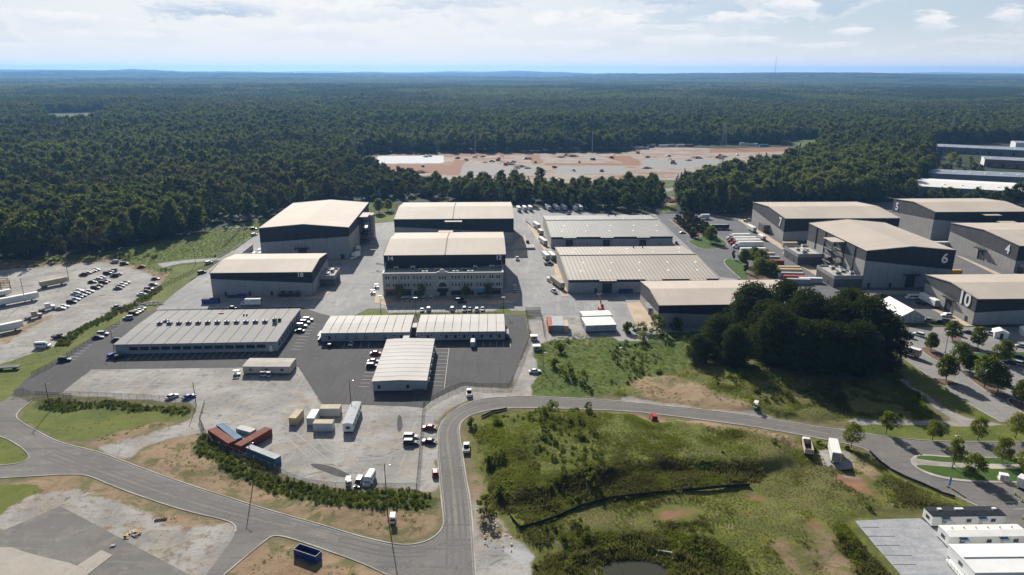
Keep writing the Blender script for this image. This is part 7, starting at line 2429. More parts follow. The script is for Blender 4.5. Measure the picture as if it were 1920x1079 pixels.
bt = box_truck('white box truck with a blue line, behind the long office', 476, 573.5, 182, 7.6)
MB().mat('bright_blue').box(-2.6, 1.252, 2.6, 1.4, 1.26, 2.95).build('lettering_band', bt)
box_truck('white box truck with dark open side at the car park kerb', 1707, 668, 128, 7.0, boxm='cream_paint')
box_truck('white truck, nearer of two along the tall stage east wall', 668, 484, 252, 6.0)
box_truck('white box truck on the meadow edge facing the road', 1562.8, 857.6, 73, 9.0, z=.01, H=3.9)
bx = box_truck('white camper truck at the head of the clipped hedge', 1322, 411, 185, 6.5)
# tipper on the meadow
x, y = G(1517, 845)
x, y = G(1512.7, 844.3)
o = thing('dump_truck', 'white and rust dump truck with an empty dark bed by the road', 'dump truck', (x, y, max(0, gz(x, y)) + .03), R(75))
MB().mat('dark_steel').box(-4.2, -.5, .6, 4.0, .5, 1.0).build('chassis', o)
mb = MB().mat('cream_paint').box(-4.2, -1.25, 1.0, 1.9, -1.1, 2.5).box(-4.2, 1.1, 1.0, 1.9, 1.25, 2.5).box(-4.2, -1.1, 1.0, -4.05, 1.1, 2.5).box(1.75, -1.1, 1.0, 1.9, 1.1, 2.8)
mb.build('tipper_bed', o)
MB().mat('joint_dark').box(-4.05, -1.1, 1.0, 1.75, 1.1, 1.12).build('bed_floor', o)
mb = MB().mat('car_white')
loft(mb, [(2.1, body_ring(2.2, .8, 2.7, .2)), (3.3, body_ring(2.2, .7, 2.65, .2)), (3.7, body_ring(2.0, .6, 1.8, .2)), (4.7, body_ring(1.8, .6, 1.5, .2))])
mb.build('cab', o)
MB().mat('glass_dark').add([(3.68, -.85, 1.85), (3.68, .85, 1.85), (3.34, .8, 2.5), (3.34, -.8, 2.5)], [(0, 1, 2, 3)]).build('windows', o)
wheels(o, (-3.0, -1.7, 3.6), 1.2, .5, .4)
# open blue skip at the bottom
c, a, L, W = rect(2.0, [(550, 1031), (592, 1044), (602.5, 1034), (562, 1019.5)])
o = thing('dumpster', 'open dark blue dumpster with pale rim on the bare dirt', 'dumpster', (c[0], c[1], .02), a)
L, W, H = L, W, 2.0
mb = MB().mat('dumpster_blue').box(-L / 2, -W / 2, .15, L / 2, -W / 2 + .08, H).box(-L / 2, W / 2 - .08, .15, L / 2, W / 2, H).box(-L / 2, -W / 2 + .08, .15, -L / 2 + .08, W / 2 - .08, H).box(L / 2 - .08, -W / 2 + .08, .15, L / 2, W / 2 - .08, H)
for k in range(9):
    xx = -L / 2 + L * (k + .5) / 9
    mb.box(xx - .05, -W / 2 - .08, .2, xx + .05, -W / 2 + .002, H - .1)
mb.build('wall', o)
MB().mat('joint_dark').box(-L / 2 + .08, -W / 2 + .08, .2, L / 2 - .08, W / 2 - .08, .9).build('load', o)
mb = MB().mat('container_grey').box(-L / 2 - .04, -W / 2 - .04, H, L / 2 + .04, -W / 2 + .09, H + .08).box(-L / 2 - .04, W / 2 - .09, H, L / 2 + .04, W / 2 + .04, H + .08).box(-L / 2 - .04, -W / 2 + .09, H, -L / 2 + .09, W / 2 - .09, H + .08).box(L / 2 - .09, -W / 2 + .09, H, L / 2 + .04, W / 2 - .09, H + .08)
mb.build('rim', o)
# coach and dark flatbed behind the hedge
x, y = G(1349, 430)
o = thing('coach', 'dark tour coach standing behind the clipped hedge', 'coach', (x, y, .03), R(181))
mb = MB().mat('car_dark'); loft(mb, [(-6.6, body_ring(2.5, .5, 3.3, .25)), (6.2, body_ring(2.5, .4, 3.4, .25)), (6.6, body_ring(2.4, .5, 3.0, .25))]); mb.build('body', o)
for s_ in (-1, 1):
    MB().mat('glass_dark').box(-6, s_ * 1.25 - .02, 1.8, 5.8, s_ * 1.25 + .02, 2.8).build('windows', o)
MB().mat('car_silver').box(-5.6, -.9, 3.38, 5.4, .9, 3.5).build('roof', o)
wheels(o, (-4.2, -3, 4.2), 1.25, .5, .35)
for i, (a, b, dg, cl_, lab) in enumerate(((*Z6(372, 765), 42, 'tan', 'tan truck tractor, nearer of two on the gravel'), (*Z6(525, 672), 42, 'white', 'white truck tractor, farther of two on the gravel'))):
    x, y = G(a, b)
    o = thing('truck_tractor', lab, 'truck', (x, y, .03), R(dg), 'truck tractors on the gravel')
    MB().mat('dark_steel').box(-3.4, -.5, .6, 3.6, .5, 1.0).build('chassis', o)
    mb = MB().mat('car_' + cl_)
    loft(mb, [(-.4, body_ring(2.4, 1.0, 3.4, .25)), (1.6, body_ring(2.4, .8, 3.3, .25)), (2.0, body_ring(2.2, .7, 2.1, .2)), (3.7, body_ring(1.9, .6, 1.7, .25))])
    mb.build('cab', o)
    MB().mat('glass_dark').add([(2.05, -.95, 2.15), (2.05, .95, 2.15), (1.68, .85, 3.0), (1.68, -.85, 3.0)], [(0, 1, 2, 3)]).build('windows', o)
    wheels(o, (-2.6, -1.4, 2.8), 1.25, .5, .4)
# flatbed, telehandler
x, y = G(12, 693)
o = thing('flatbed_trailer', 'dark flatbed trailer cut by the left edge below the gravel', 'trailer', (x, y, .03), R(10))
MB().mat('dark_steel').box(-5, -1.25, .9, 5, 1.25, 1.2).build('deck', o)
wheels(o, (-3, -1.8, 3), 1.2, .45, .4)
x, y = G(1127, 582)
o = thing('telehandler', 'orange telehandler with raised boom behind the white double trailers', 'telehandler', (x, y, .03), R(95))
MB().mat('orange_paint').cbox(-2.2, -1.1, .6, 1.8, 1.1, 1.5, .1).build('body', o)
MB().mat('orange_paint').tube((-1.6, 0, 1.6), (5.5, 0, 6.5), .38, 6, .25).build('boom', o)
MB().mat('glass_dark').cbox(-.6, -1.1, 1.5, .9, -.2, 2.7, .08).build('cab', o)
MB().mat('dark_steel').box(5.3, -1.0, 6.1, 6.3, 1.0, 6.3).build('fork', o)
wheels(o, (-1.6, 1.4), 1.25, .62, .45)


# ------------------------------------------------------------------ poles, lamps, fences, gates
def pole(label, px, py, h, kind='wood', lean=0.0, deg=0, group='light and utility poles'):
    x, y = G(px, py)
    o = thing('utility_pole' if kind == 'wood' else 'street_lamp', label, 'pole' if kind == 'wood' else 'street lamp', (x, y, max(-.1, gz(x, y) - .1)), R(deg), group)
    MB().mat('wood_pole' if kind == 'wood' else 'dark_steel').tube((0, 0, 0), (lean, 0, h), .16 if kind == 'wood' else .12, 7, .10).build('post', o)
    if kind == 'wood':
        mb = MB().mat('steel').tube((lean, 0, h - .4), (lean + 1.4, -.6, h + .1), .05, 5)
        mb.build('bracket', o)
        MB().mat('steel').cbox(lean + 1.25, -.8, h, lean + 1.65, -.5, h + .15, .04).build('lamp_head', o)
    else:
        MB().mat('steel').cbox(lean - .9, -.28, h, lean + .9, .28, h + .2, .06).build('lamp_head', o)
        MB().mat('kerb_concrete').tube((0, 0, 0), (0, 0, .8), .28, 8).build('base', o)
    return o


pole('tall wooden pole at the gate on the lower left', 94.7, 769, 10.0)
pole('wooden pole between the blue sedan and the yard gate', 368, 762, 9.0)
pole('wooden pole at the far end of the long white office trailer', 658, 757, 9.0)
pole('tall wooden pole rising from the weeds left of the dirt corner', 726.5, 966, 14.5)
pole('wooden pole in the weeds in front of the blue container', 475, 905, 12.5)
pole('wooden pole in the green meadow beside the gravel track', 1018, 696, 8.0)
pole('wooden pole in the meadow grass below the bushes', 1158, 684, 7.5)
pole('wooden pole at the south-west corner of the long office', 214, 657, 8.5)
pole('wooden pole beside the drive left of the tallest stage', 457.6, 448, 9.0)
pole('wooden pole in the grass field beside the gravel drive', 366.7, 496, 10)
pole('light mast behind the small white box trailer', 47.5, 567, 12.5)
pole('light mast by the tan-topped trailer on the gravel', 129.5, 527, 12.0)
pole('pale mast against the dark trees at the top of the gravel', 207, 481, 9.0)
for a, b, h, lab in ((1772, 662, 9.5, 'lamp post between the trees of the car park'), (1785, 878.5, 10.5, 'black lamp post on the traffic island'), (780, 591, 8.5, 'left lamp post on the verge before the facade'), (859, 590, 8.0, 'middle lamp post on the verge before the facade'),
                     (944, 588, 8.0, 'right lamp post on the verge before the facade'), (714, 585, 8.0, 'lamp post on the turf at the left end of the facade bays'), (1309, 450, 10.5, 'lamp post at the tip of the clipped hedge')):
    pole(lab, a, b, h, 'steel', group='street lamps')


def mono(label, px, py, h):
    x, y = G(px, py)
    o = thing('transmission_pole', label, 'pylon', (x, y, 0), 0, 'transmission poles')
    MB().mat('steel').tube((0, 0, 0), (0, 0, h), .7, 6, .3).build('post', o)
    mb = MB().mat('steel')
    for k, z in enumerate((h - 2, h - 6, h - 10)):
        mb.tube((-2.6, 0, z), (2.6, 0, z), .14, 4)
    mb.build('cross_arms', o)


mono('leftmost steel transmission pole at the edge of the building site', 667, 296, 30)
mono('middle steel transmission pole behind the building site', 891, 289, 32)
mono('right steel transmission pole behind the building site', 1110, 288, 32)


def lattice(label, px, py, h, wd):
    x, y = G(px, py)
    o = thing('lattice_pylon', label, 'pylon', (x, y, gz(x, y)), 0, 'lattice pylons')
    mb = MB().mat('steel')
    for a, b in ((-1, -1), (1, -1), (1, 1), (-1, 1)):
        mb.tube((a * wd, b * wd, 0), (a * wd * .2, b * wd * .2, h), .22, 4)
    n = 7
    for k in range(n):
        z0_, z1_ = h * k / n, h * (k + 1) / n
        w0, w1 = wd * (1 - .8 * k / n), wd * (1 - .8 * (k + 1) / n)
        for q in ((-1, -1, 1, -1), (1, -1, 1, 1), (1, 1, -1, 1), (-1, 1, -1, -1)):
            mb.tube((q[0] * w0, q[1] * w0, z0_), (q[2] * w1, q[3] * w1, z1_), .14, 4)
    mb.build('mast', o)
    mb = MB().mat('steel')
    for z in (h * .70, h * .82, h * .94):
        mb.tube((-wd * 1.5, 0, z), (wd * 1.5, 0, z), .22, 4)
    mb.build('cross_arms', o)


lattice('lattice pylon standing beyond the building site', 1357, 275, 36, 3.4)
lattice('lattice pylon half sunk in the wood right of centre', 1594, 258, 30, 3)
lattice('lattice pylon in the wood above the far factory halls', 1782, 262, 38, 3.4)
x, y = G(1449, 175)
o = thing('radio_mast', 'thin radio mast standing on the horizon', 'mast', (x, y, gz(x, y)), 0)
MB().mat('steel').tube((0, 0, 0), (0, 0, 176), 0.9, 4, 0.5).build('mast', o)
mb = MB().mat('steel')
for a in (0, 2.1, 4.2):
    mb.tube((math.cos(a) * 60, math.sin(a) * 60, 0), (0, 0, 150), .08, 3)
mb.build('guy_wires', o)
MASTY = y

m, t = newmat('chain_link')
d = t.n('ShaderNodeBsdfDiffuse'); d.inputs[0].default_value = (0.10, 0.10, 0.10, 1)
tr = t.n('ShaderNodeBsdfTransparent')
mx = t.n('ShaderNodeMixShader'); mx.inputs[0].default_value = 0.30
t.nt.links.new(tr.outputs[0], mx.inputs[1]); t.nt.links.new(d.outputs[0], mx.inputs[2])
t.out(mx.outputs[0])


def fence(label, pts, h=2.1, sp=3.0, mesh_mat='chain_link', post='dark_steel', solid=False, name='chain_link_fence', world=False):
    P = [Vector(p) for p in (pts if world else GP(pts))]
    o = thing(name, label, 'fence', (0, 0, 0))
    pm = MB().mat(post).tube((0, 0, -.2), (0, 0, h + .1), .05, 5).mesh('post')
    fm = MB().mat(mesh_mat)
    rail = MB().mat(post)
    cnt = 0
    for a, b in zip(P[:-1], P[1:]):
        n = max(1, int(round((b - a).length / sp)))
        za, zb = max(0, gz(a.x, a.y)), max(0, gz(b.x, b.y))
        d_ = (b - a).normalized() * .0
        nn = Vector((-(b - a).y, (b - a).x)).normalized() * .02
        fm.add([(a.x + nn.x, a.y + nn.y, .05 + za), (b.x + nn.x, b.y + nn.y, .05 + zb), (b.x + nn.x, b.y + nn.y, h + zb), (a.x + nn.x, a.y + nn.y, h + za), (a.x - nn.x, a.y - nn.y, .05 + za), (b.x - nn.x, b.y - nn.y, .05 + zb), (b.x - nn.x, b.y - nn.y, h + zb), (a.x - nn.x, a.y - nn.y, h + za)] if solid else
               [(a.x, a.y, .05 + za), (b.x, b.y, .05 + zb), (b.x, b.y, h + zb), (a.x, a.y, h + za)],
               [(0, 1, 2, 3), (7, 6, 5, 4), (3, 2, 6, 7)] if solid else [(0, 1, 2, 3)])
        rail.tube((a.x, a.y, h + za), (b.x, b.y, h + zb), .035, 4)
        for k in range(n):
            q = a + (b - a) * (k / n)
            link('post', pm, o, (q.x, q.y, za + (zb - za) * k / n))
    link('post', pm, o, (P[-1].x, P[-1].y, max(0, gz(P[-1].x, P[-1].y))))
    fm.build('mesh_panel', o)
    rail.build('top_rail', o)
    return o


fence('chain link fence with pale posts above the lower left grass bank', [(118, 744), (200, 747), (300, 752), (345, 757), (366, 763)], post='steel')
fence('short chain link run left of the drive gate', [(28, 742), (45, 738), (63, 746)], post='steel')
fence('curved chain link fence behind the weeds at the foot of the yard', [(378, 805), (400, 838), (450, 858), (505, 880), (540, 897), (580, 912), (630, 918), (700, 921), (782, 920)], post='steel')
fence('long black fence down the right side of the container yard', [(795, 757), (792, 790), (789, 830), (785, 880), (781, 920)], h=2.2)
fence('black fence stepping along the front of the modular office lot', [(796, 762), (812, 752), (840, 737), (867, 726), (905, 729), (954, 729)], h=2.0)
fence('dark fence up the east side of the modular office lot', [(954, 729), (965, 708), (982, 665), (993, 636), (990, 612), (987, 594)], h=2.0)
fence('dark fence beside the gravel track left of the boxes', [(1014, 592), (1018, 612), (1021, 634)], h=2.0)
fence('dark fence between gravel car park field and the pale drive', [(303, 540), (345, 520), (390, 500), (408, 491)], h=1.8)
fence('fence down the slope beside the tallest stage lawn', [(418, 466), (440, 445), (455, 425)], h=2.0)
fence('thin fence on the turf between facade bays and modular offices', [(735, 594), (800, 593), (860, 592.5), (940, 591)], h=1.5)
fence('black silt fence curving across the meadow', [(975, 998), (1010, 990), (1050, 972), (1090, 955), (1140, 942), (1200, 935), (1300, 926), (1360, 920), (1405, 918)], h=.9, sp=3, mesh_mat='silt_fabric', solid=True, name='silt_fence')
fence('short silt fence running down to the pond corner', [(950, 958), (958, 978), (975, 998)], h=.9, mesh_mat='silt_fabric', solid=True, name='silt_fence')
fence('black silt fence along the outside of the right-hand bend', [(1630, 848), (1650, 868), (1672, 884), (1700, 898), (1730, 910), (1767, 927), (1790, 934)], h=.8, mesh_mat='silt_fabric', solid=True, name='silt_fence')
fence('silt fence strip in the weeds at the top left of the meadow', [(903, 783), (925, 773), (950, 768)], h=.7, mesh_mat='silt_fabric', solid=True, name='silt_fence')
fence('chain link fence along the foot of the gravel car park bank', [(60, 706), (110, 680), (173, 640), (225, 608)], h=1.8)


def gate(label, p1, p2, h=2.0, n=10, mat='dark_steel'):
    a, b = Vector(G(*p1)), Vector(G(*p2))
    o = thing('gate', label, 'gate', (a.x, a.y, 0), math.atan2((b - a).y, (b - a).x))
    L = (b - a).length
    mb = MB().mat(mat)
    for z in (.25, h * .55, h):
        mb.tube((0, 0, z), (L, 0, z), .06, 5)
    mb.build('gate_frame', o)
    bm_ = MB().mat(mat).tube((0, 0, .1), (0, 0, h), .035, 4).mesh('gate_bar')
    for k in range(n + 1):
        link('gate_bar', bm_, o, (L * k / n, 0, 0))
    MB().mat('chain_link').add([(0, 0.01, .1), (L, 0.01, .1), (L, 0.01, h), (0, 0.01, h)], [(0, 1, 2, 3)]).build('mesh_panel', o)


gate('long sliding gate at the top of the lower left bank', (65, 743), (135, 748), 1.9, 14)
gate('open swing gate at the mouth of the container yard', (374, 790), (384, 757), 1.7, 8)
gate('open swing gate leaf nearest the rust-red containers', (374, 790), (383, 808), 1.7, 6)
gate('steel entrance gate between the modular lot and the stage yard', (985, 588), (1014, 588), 3.0, 16)
gate('second leaf of the steel entrance gate, drawn forward', (986, 594), (1014, 594), 3.0, 16)
gate('small gate where the gravel drive meets the stage road', (410, 483), (432, 471), 2.0, 8)


# ------------------------------------------------------------------ small things
def rocks(label, px, py, n, spread, mat='rock', seed=1, group=None, size=.5, cat='rocks', asp=.5):
    r_ = np.random.default_rng(seed)
    x, y = G(px, py)
    mb = MB().mat(mat)
    bm = bmesh.new(); bmesh.ops.create_icosphere(bm, subdivisions=1, radius=1)
    bv = [v.co.copy() for v in bm.verts]; bf = [[v.index for v in f.verts] for f in bm.faces]; bm.free()
    for k in range(n):
        s_ = size * (.4 + .9 * r_.random())
        a, q = r_.random() * 6.28, spread * r_.random() ** .6
        cx_, cy_ = math.cos(a) * q, math.sin(a) * q * asp
        mb.add([(cx_ + v.x * s_ * (1 + .3 * r_.normal()), cy_ + v.y * s_, .15 * s_ + v.z * s_ * .6) for v in bv], bf)
    o = mb.build('rocks', None, (x, y, gz(x, y)))
    tag(o, label, cat, group, 'stuff')
    return o


rocks('pale riprap stones round the pipe outlet at the pond', 1240, 1045, 110, 5.5, 'white_rock', 3, size=.35, asp=.6)
rocks('dark rubble heap at the top corner of the office lot', 281, 570, 60, 7, 'rock', 4, size=.8)
rocks('rubble dumped on the verge beside the pond corner', 948, 1005, 60, 6, 'white_rock', 5, size=.28, asp=1)
rocks('pile of cleared brush and rock in the gap of the tree belt', 1250, 378, 60, 12, 'bark', 6, size=2)
rocks('white debris scattered along the fence beside the field', 446, 428, 40, 9, 'white_rock', 7, size=.9)
rocks('scattered white bags and litter in the grass field', 330, 458, 10, 18, 'white_rock', 8, size=.5)
x, y = G(1112, 1066)
o = thing('concrete_manhole', 'round pale concrete manhole standing in the pond weeds', 'manhole', (x, y, gz(x, y) - .8))
MB().mat('concrete').tube((0, 0, 0), (0, 0, 1.9), .95, 18).build('ring', o)
MB().mat('kerb_concrete').tube((0, 0, 1.9), (0, 0, 2.1), 1.1, 18).build('cap', o)
MB().mat('joint_dark').tube((0, 0, 2.1), (0, 0, 2.13), .4, 14).build('lid', o)
x, y = G(1247, 1034)
o = thing('pipe_outlet', 'grey concrete pipe headwall with a dark round mouth by the pond', 'drain outlet', (x, y, gz(x, y) - .4), R(-15))
mb = MB().mat('rock').box(-1.7, 0, 0, 1.7, .35, 1.6).box(-2.0, -1.5, 0, -1.7, .35, 1.1).box(1.7, -1.5, 0, 2.0, .35, 1.1)
mb.build('headwall', o)
MB().mat('rubber_black').tube((0, -.06, .85), (0, .06, .85), .72, 16).build('pipe_mouth', o)
# bollards, banner, cabinets
for i, (a, b) in enumerate(((1903, 928), (1916, 941), (1919, 973), (1908, 916))):
    x, y = G(a, b)
    o = thing('traffic_bollard', f'lime yellow bollard, {ORD[i]} of four by the cut-off trailer', 'bollard', (x, y, .02), 0, 'lime yellow bollards')
    MB().mat('lime_yellow').tube((0, 0, .1), (0, 0, 1.1), .22, 8, .14).build('post', o)
    MB().mat('rubber_black').tube((0, 0, 0), (0, 0, .1), .4, 8).build('base', o)
x, y = G(1778, 914)
o = thing('feather_banner', 'tall bright blue feather banner at the island kerb', 'banner', (x, y, .05), R(10))
MB().mat('steel').tube((0, 0, 0), (0, 0, 3.2), .03, 5).build('pole', o)
MB().mat('bright_blue').box(.03, -.02, .4, .62, .02, 3.1).build('flag', o)
MB().mat('dark_steel').box(-.4, -.4, 0, .4, .4, .08).build('base', o)
x, y = G(1881, 900)
o = thing('utility_cabinet', 'white utility cabinet on the island lawn', 'cabinet', (x, y, .15), R(-20))
MB().mat('white_paint').cbox(-1.1, -.9, .1, 1.1, .9, 1.7, .06).build('body', o)
for a in (-.55, .55):
    MB().mat('container_grey').box(a - .48, -.93, .25, a + .48, -.902, 1.55).build('door', o)
MB().mat('kerb_concrete').box(-1.4, -1.2, 0, 1.4, 1.2, .1).build('plinth', o)
for a, b, lab in ((1001, 637, 'small white kiosk on the gravel track by the meadow'), (1006, 656, 'second small white box at the meadow corner')):
    x, y = G(a, b)
    o = thing('guard_kiosk', lab, 'kiosk', (x, y, .02), R(5))
    MB().mat('cream_paint').cbox(-1.4, -1.1, 0, 1.4, 1.1, 1.8, .05).build('wall', o)
    MB().mat('white_paint').box(-1.6, -1.3, 1.8, 1.6, 1.3, 1.95).build('roof', o)
    MB().mat('window_glass').box(-.6, -1.13, .8, .6, -1.102, 1.5).build('window', o)
x, y = G(246, 1003)
o = thing('scrap_pile', 'little heap of yellow and pale scrap on the asphalt edge', 'scrap heap', (x, y, .02), R(20))
r_ = random.Random(3)
for k in range(14):
    M_ = Matrix.Translation((r_.uniform(-1.8, 1.8), r_.uniform(-1, 1), .15 + .1 * (k % 4))) @ Matrix.Rotation(r_.uniform(0, 3), 4, 'Z') @ Matrix.Rotation(r_.uniform(-.3, .3), 4, 'X')
    MB().mat(r_.choice(['yellow_paint', 'cream_paint', 'dark_steel', 'tan_paint'])).box(-.7, -.14, -.08, .7, .14, .08, M_).build('scrap_piece', o)
for a, b, lab in ((301, 976, 'black tarpaulin bundle lying on the dirt'), (219, 1024, 'small white bag on the dark asphalt pad')):
    x, y = G(a, b)
    o = thing('bundle', lab, 'bundle', (x, y, .02), R(15))
    mb = MB().mat('rubber_black' if 'black' in lab else 'white_paint')
    n_ = 5 if 'black' in lab else 2
    for k in range(n_):
        mb = MB().mat('rubber_black' if 'black' in lab else 'white_paint')
        mb.tube((-1.3 + k * .6, -.2, .18), (-.9 + k * .6, .35, .25), .22, 7, .16); mb.build('roll', o)
# timber frame at the left edge
x, y = G(12, 545)
o = thing('timber_frame', 'open timber and scaffold frame at the left edge of the gravel', 'frame', (x, y, 0), R(35))
for a in range(4):
    for b in range(3):
        MB().mat('timber').tube((a * 4 - 10, b * 4 - 4, 0), (a * 4 - 10, b * 4 - 4, 8 - a * .8), .2, 5).build('post', o)
for a in range(4):
    for z in (3, 6):
        MB().mat('timber').tube((a * 4 - 10, -4, z), (a * 4 - 10, 4, z - .3), .16, 4).build('beam', o)
for b in range(3):
    for z in (3.2, 6):
        MB().mat('timber').tube((-10, b * 4 - 4, z + .8), (2, b * 4 - 4, z - .8), .16, 4).build('beam', o)
    MB().mat('timber').tube((-10, b * 4 - 4, 0), (2, b * 4 - 4, 5.2), .14, 4).build('brace', o)

# building site machines and cabins, a few pixels each
r_ = random.Random(9)
cols = ['white', 'silver', 'dark', 'tan', 'white', 'grey', 'maroon']
site = [(798, 295), (806, 294), (858, 298), (875, 301), (891, 296), (922, 304), (934, 302), (951, 307), (962, 305), (985, 299), (992, 299), (970, 316), (1008, 317), (1062, 293), (1086, 305), (1110, 300), (1114, 300), (1214, 296), (1253, 294), (1263, 308), (1350, 293), (1382, 292), (1352, 299), (793, 313), (1040, 315), (1075, 321), (1128, 322), (1004, 306)]
for i, (a, b) in enumerate(site):
    x, y = G(a, b)
    k = 'pickup' if i % 3 else 'suv'
    place(car_proto(k, cols[i % 7]), (x, y, .02), r_.random() * 6.28, f'distant {COLW.get(cols[i % 7], cols[i % 7])} site vehicle on the bare building site', 'vehicles on the building site', (1.35, 1.35, 1.35))
for i, (a, b, m_) in enumerate(((1166, 279, 'container_grey'), (1182, 278.5, 'container_grey'), (1198, 279, 'trailer_white'), (1208, 280, 'container_grey'), (1222, 275, 'container_grey'), (1243, 276, 'trailer_white'), (1258, 275.5, 'container_grey'), (1277, 275, 'trailer_white'), (1291, 275, 'rust_red'), (1395, 272, 'trailer_white'), (1412, 273, 'trailer_white'), (1432, 275, 'bright_blue'))):
    container(f'site cabin or container, {["first", "second", "third", "fourth", "fifth", "sixth", "seventh", "eighth", "ninth", "tenth", "eleventh", "twelfth"][i]} from the left along the site back edge', G(a, b), R(r_.uniform(-6, 6)), 13, 3, 3.2, m_, m_, 'cabins along the back of the building site')
for i, (a, b) in enumerate(((935, 299.5), (1262, 305), (1147, 297), (1345, 297), (948, 310), (1196, 288))):
    x, y = G(a, b)
    o = thing('excavator', f'small distant excavator, {ORD[i]} of six on the building site', 'excavator', (x, y, .02), r_.random() * 6, 'excavators on the building site')
    MB().mat('orange_paint').cbox(-2, -1.3, 1, 2, 1.3, 3, .2).build('body', o)
    MB().mat('orange_paint').tube((1, 0, 2.4), (5, 0, 5.2), .4, 4).build('boom', o)
    MB().mat('orange_paint').tube((5, 0, 5.2), (7, 0, 1.6), .3, 4).build('arm', o)
    for s_ in (-1, 1):
        MB().mat('rubber_black').box(-2.2, s_ * 1.3 - .35, 0, 2.2, s_ * 1.3 + .35, .95).build('track', o)


# ================================================================== PLANTED TREES
def T(kind, i, px, py, label, s=1.0, group=None, sx=1.0, name='tree', cat='tree', z=None):
    x, y = G(px, py)
    return tree(kind, i, x, y, gz(x, y) if z is None else z, label, group, s, None, name, sx, cat)


OK = 'big oaks in the middle of the meadow'
for i, (a, b, s, sx, lab) in enumerate([
        (1345, 668, .85, 1.0, 'leftmost of the great dark oaks, its crown low to the meadow'), (1405, 640, 1.12, 1.15, 'tallest dark oak, front left of the great clump'),
        (1462, 622, 1.05, 1.05, 'oak standing behind the tallest one, above the containers'), (1505, 655, 1.1, 1.1, 'oak at the centre of the great clump'),
        (1560, 668, 1.12, 1.15, 'broad oak right of the clump centre'), (1620, 672, 1.12, 1.2, 'broad oak at the right side of the clump'), (1655, 690, .95, 1.0, 'rightmost oak, beside the parked box truck'),
        (1450, 690, 1.0, 1.05, 'oak at the shaded front of the clump, left of centre'), (1530, 705, .95, 1.1, 'oak at the shaded front of the clump, centre'), (1600, 712, .92, 1.1, 'oak at the shaded front of the clump, right of centre'),
        (1375, 690, .72, 1.1, 'small oak hanging over the dirt on the left of the clump'), (1310, 680, .5, 1.15, 'low young oak at the very left foot of the clump'),
        (1435, 664, 1.05, 1.1, 'oak filling the space behind the shaded front left'), (1585, 650, 1.08, 1.15, 'oak at the back right of the clump, above the tent'), (1560, 700, .8, 1.15, 'low oak joining the two front right crowns'), (1490, 702, .85, 1.15, 'low oak joining the two front left crowns')]):
    T('oak', i, a, b, lab, s, OK, sx, 'oak_tree')
ST = 'trees in the planted car park'
for i, (a, b, s, lab) in enumerate([
        (1745, 658, 1.0, 'tree on the long mulch island at the back of the car park'), (1785, 638, 1.05, 'round tree below the open door of stage 10'), (1833, 652, 1.05, 'tree in front of the stage 10 hedge, left of the booth'),
        (1797, 692, 1.15, 'tree above the nearest car park tree, by the lamp post'), (1773, 714, 1.3, 'nearest car park tree standing on its own mulch bed'), (1878, 680, 1.15, 'tree at the middle of the grass median'),
        (1845, 727, 1.45, 'largest spreading tree over the dark car'), (1870, 735, 1.1, 'lower tree at the tip of the long mulch bed'), (1914, 760, 1.2, 'tree at the right edge on the near mulch bed'), (1818, 700, .9, 'tree between the median and the green SUV')]):
    T('street', i, a, b, lab, s * 0.86, ST)
GT = 'young yellow-green trees along the right-hand road'
for i, (a, b, s, lab) in enumerate([
        (1596, 838, 1.0, 'yellow-green tree right of the white box truck'), (1661, 814, .95, 'first yellow-green tree on the shaded lawn strip'), (1748, 826, 1.0, 'second yellow-green tree on the shaded lawn strip'),
        (1833, 826, 1.05, 'third yellow-green tree on the lawn strip'), (1904, 822, 1.05, 'fourth yellow-green tree on the lawn strip, by the right edge'), (1789, 872, 1.05, 'island tree behind the black lamp post'),
        (1824, 896, 1.1, 'largest island tree on the near lawn'), (1878, 866, 1.05, 'island tree on the far lawn strip'), (1918, 893, 1.0, 'island tree cut by the right edge')]):
    T('gold', i, a, b, lab, s, GT)
FT = 'small trees before the office facade'
for i, (a, b, lab) in enumerate([(749, 562, 'first small tree from the left before the office facade'), (791, 561, 'second small tree from the left before the office facade'), (873, 559, 'third small tree from the left before the office facade'), (915, 558, 'fourth small tree from the left before the office facade')]):
    T('gold', i, a, b, lab, .95, FT)
T('street', 1, 1332, 455, 'green tree standing on the oval turf island', 1.15)
T('narrow', 0, 1374.5, 487, 'narrow dark evergreen at the tip of the lower turf island', 1.0, None)
T('narrow', 1, 1397, 512, 'narrow dark evergreen inside the lower turf island', 1.25, None)
for i, (a, b, s, lab) in enumerate([(1395, 498, 1.0, 'tree at the left end of the clump by the long trailer'), (1412, 494, .95, 'tree behind the clump beside the long white trailer'), (1425, 508, 1.1, 'tree in the middle of the lower island clump'), (1422, 528, 1.1, 'tree at the front left of the lower island clump'), (1443, 530, 1.25, 'rounded bright tree at the right of the lower island clump')]):
    T('street', i, a, b, lab, s * 1.1, 'trees on the lower turf island', name='island_tree')
HG = 'clipped hedge trees beside the eastern drive'
hp = [(1282, 409, 'first'), (1289, 415, 'second'), (1297, 421, 'third'), (1305, 427, 'fourth'), (1313, 434, 'fifth'), (1321, 440, 'sixth'), (1328, 446, 'seventh')]
for i, (a, b, o_) in enumerate(hp):
    T('plum', i, a, b, f'dark round clipped tree, {o_} from the back in the right hedge row', 1.32, HG)
for i, (a, b, o_) in enumerate([(1270, 418, 'first'), (1278, 425, 'second'), (1286, 432, 'third'), (1294, 438, 'fourth'), (1300, 446, 'fifth')]):
    T('plum', i, a, b, f'brownish shrub, {o_} from the back in the left hedge row', 1.0, HG, name='shrub', cat='shrub')
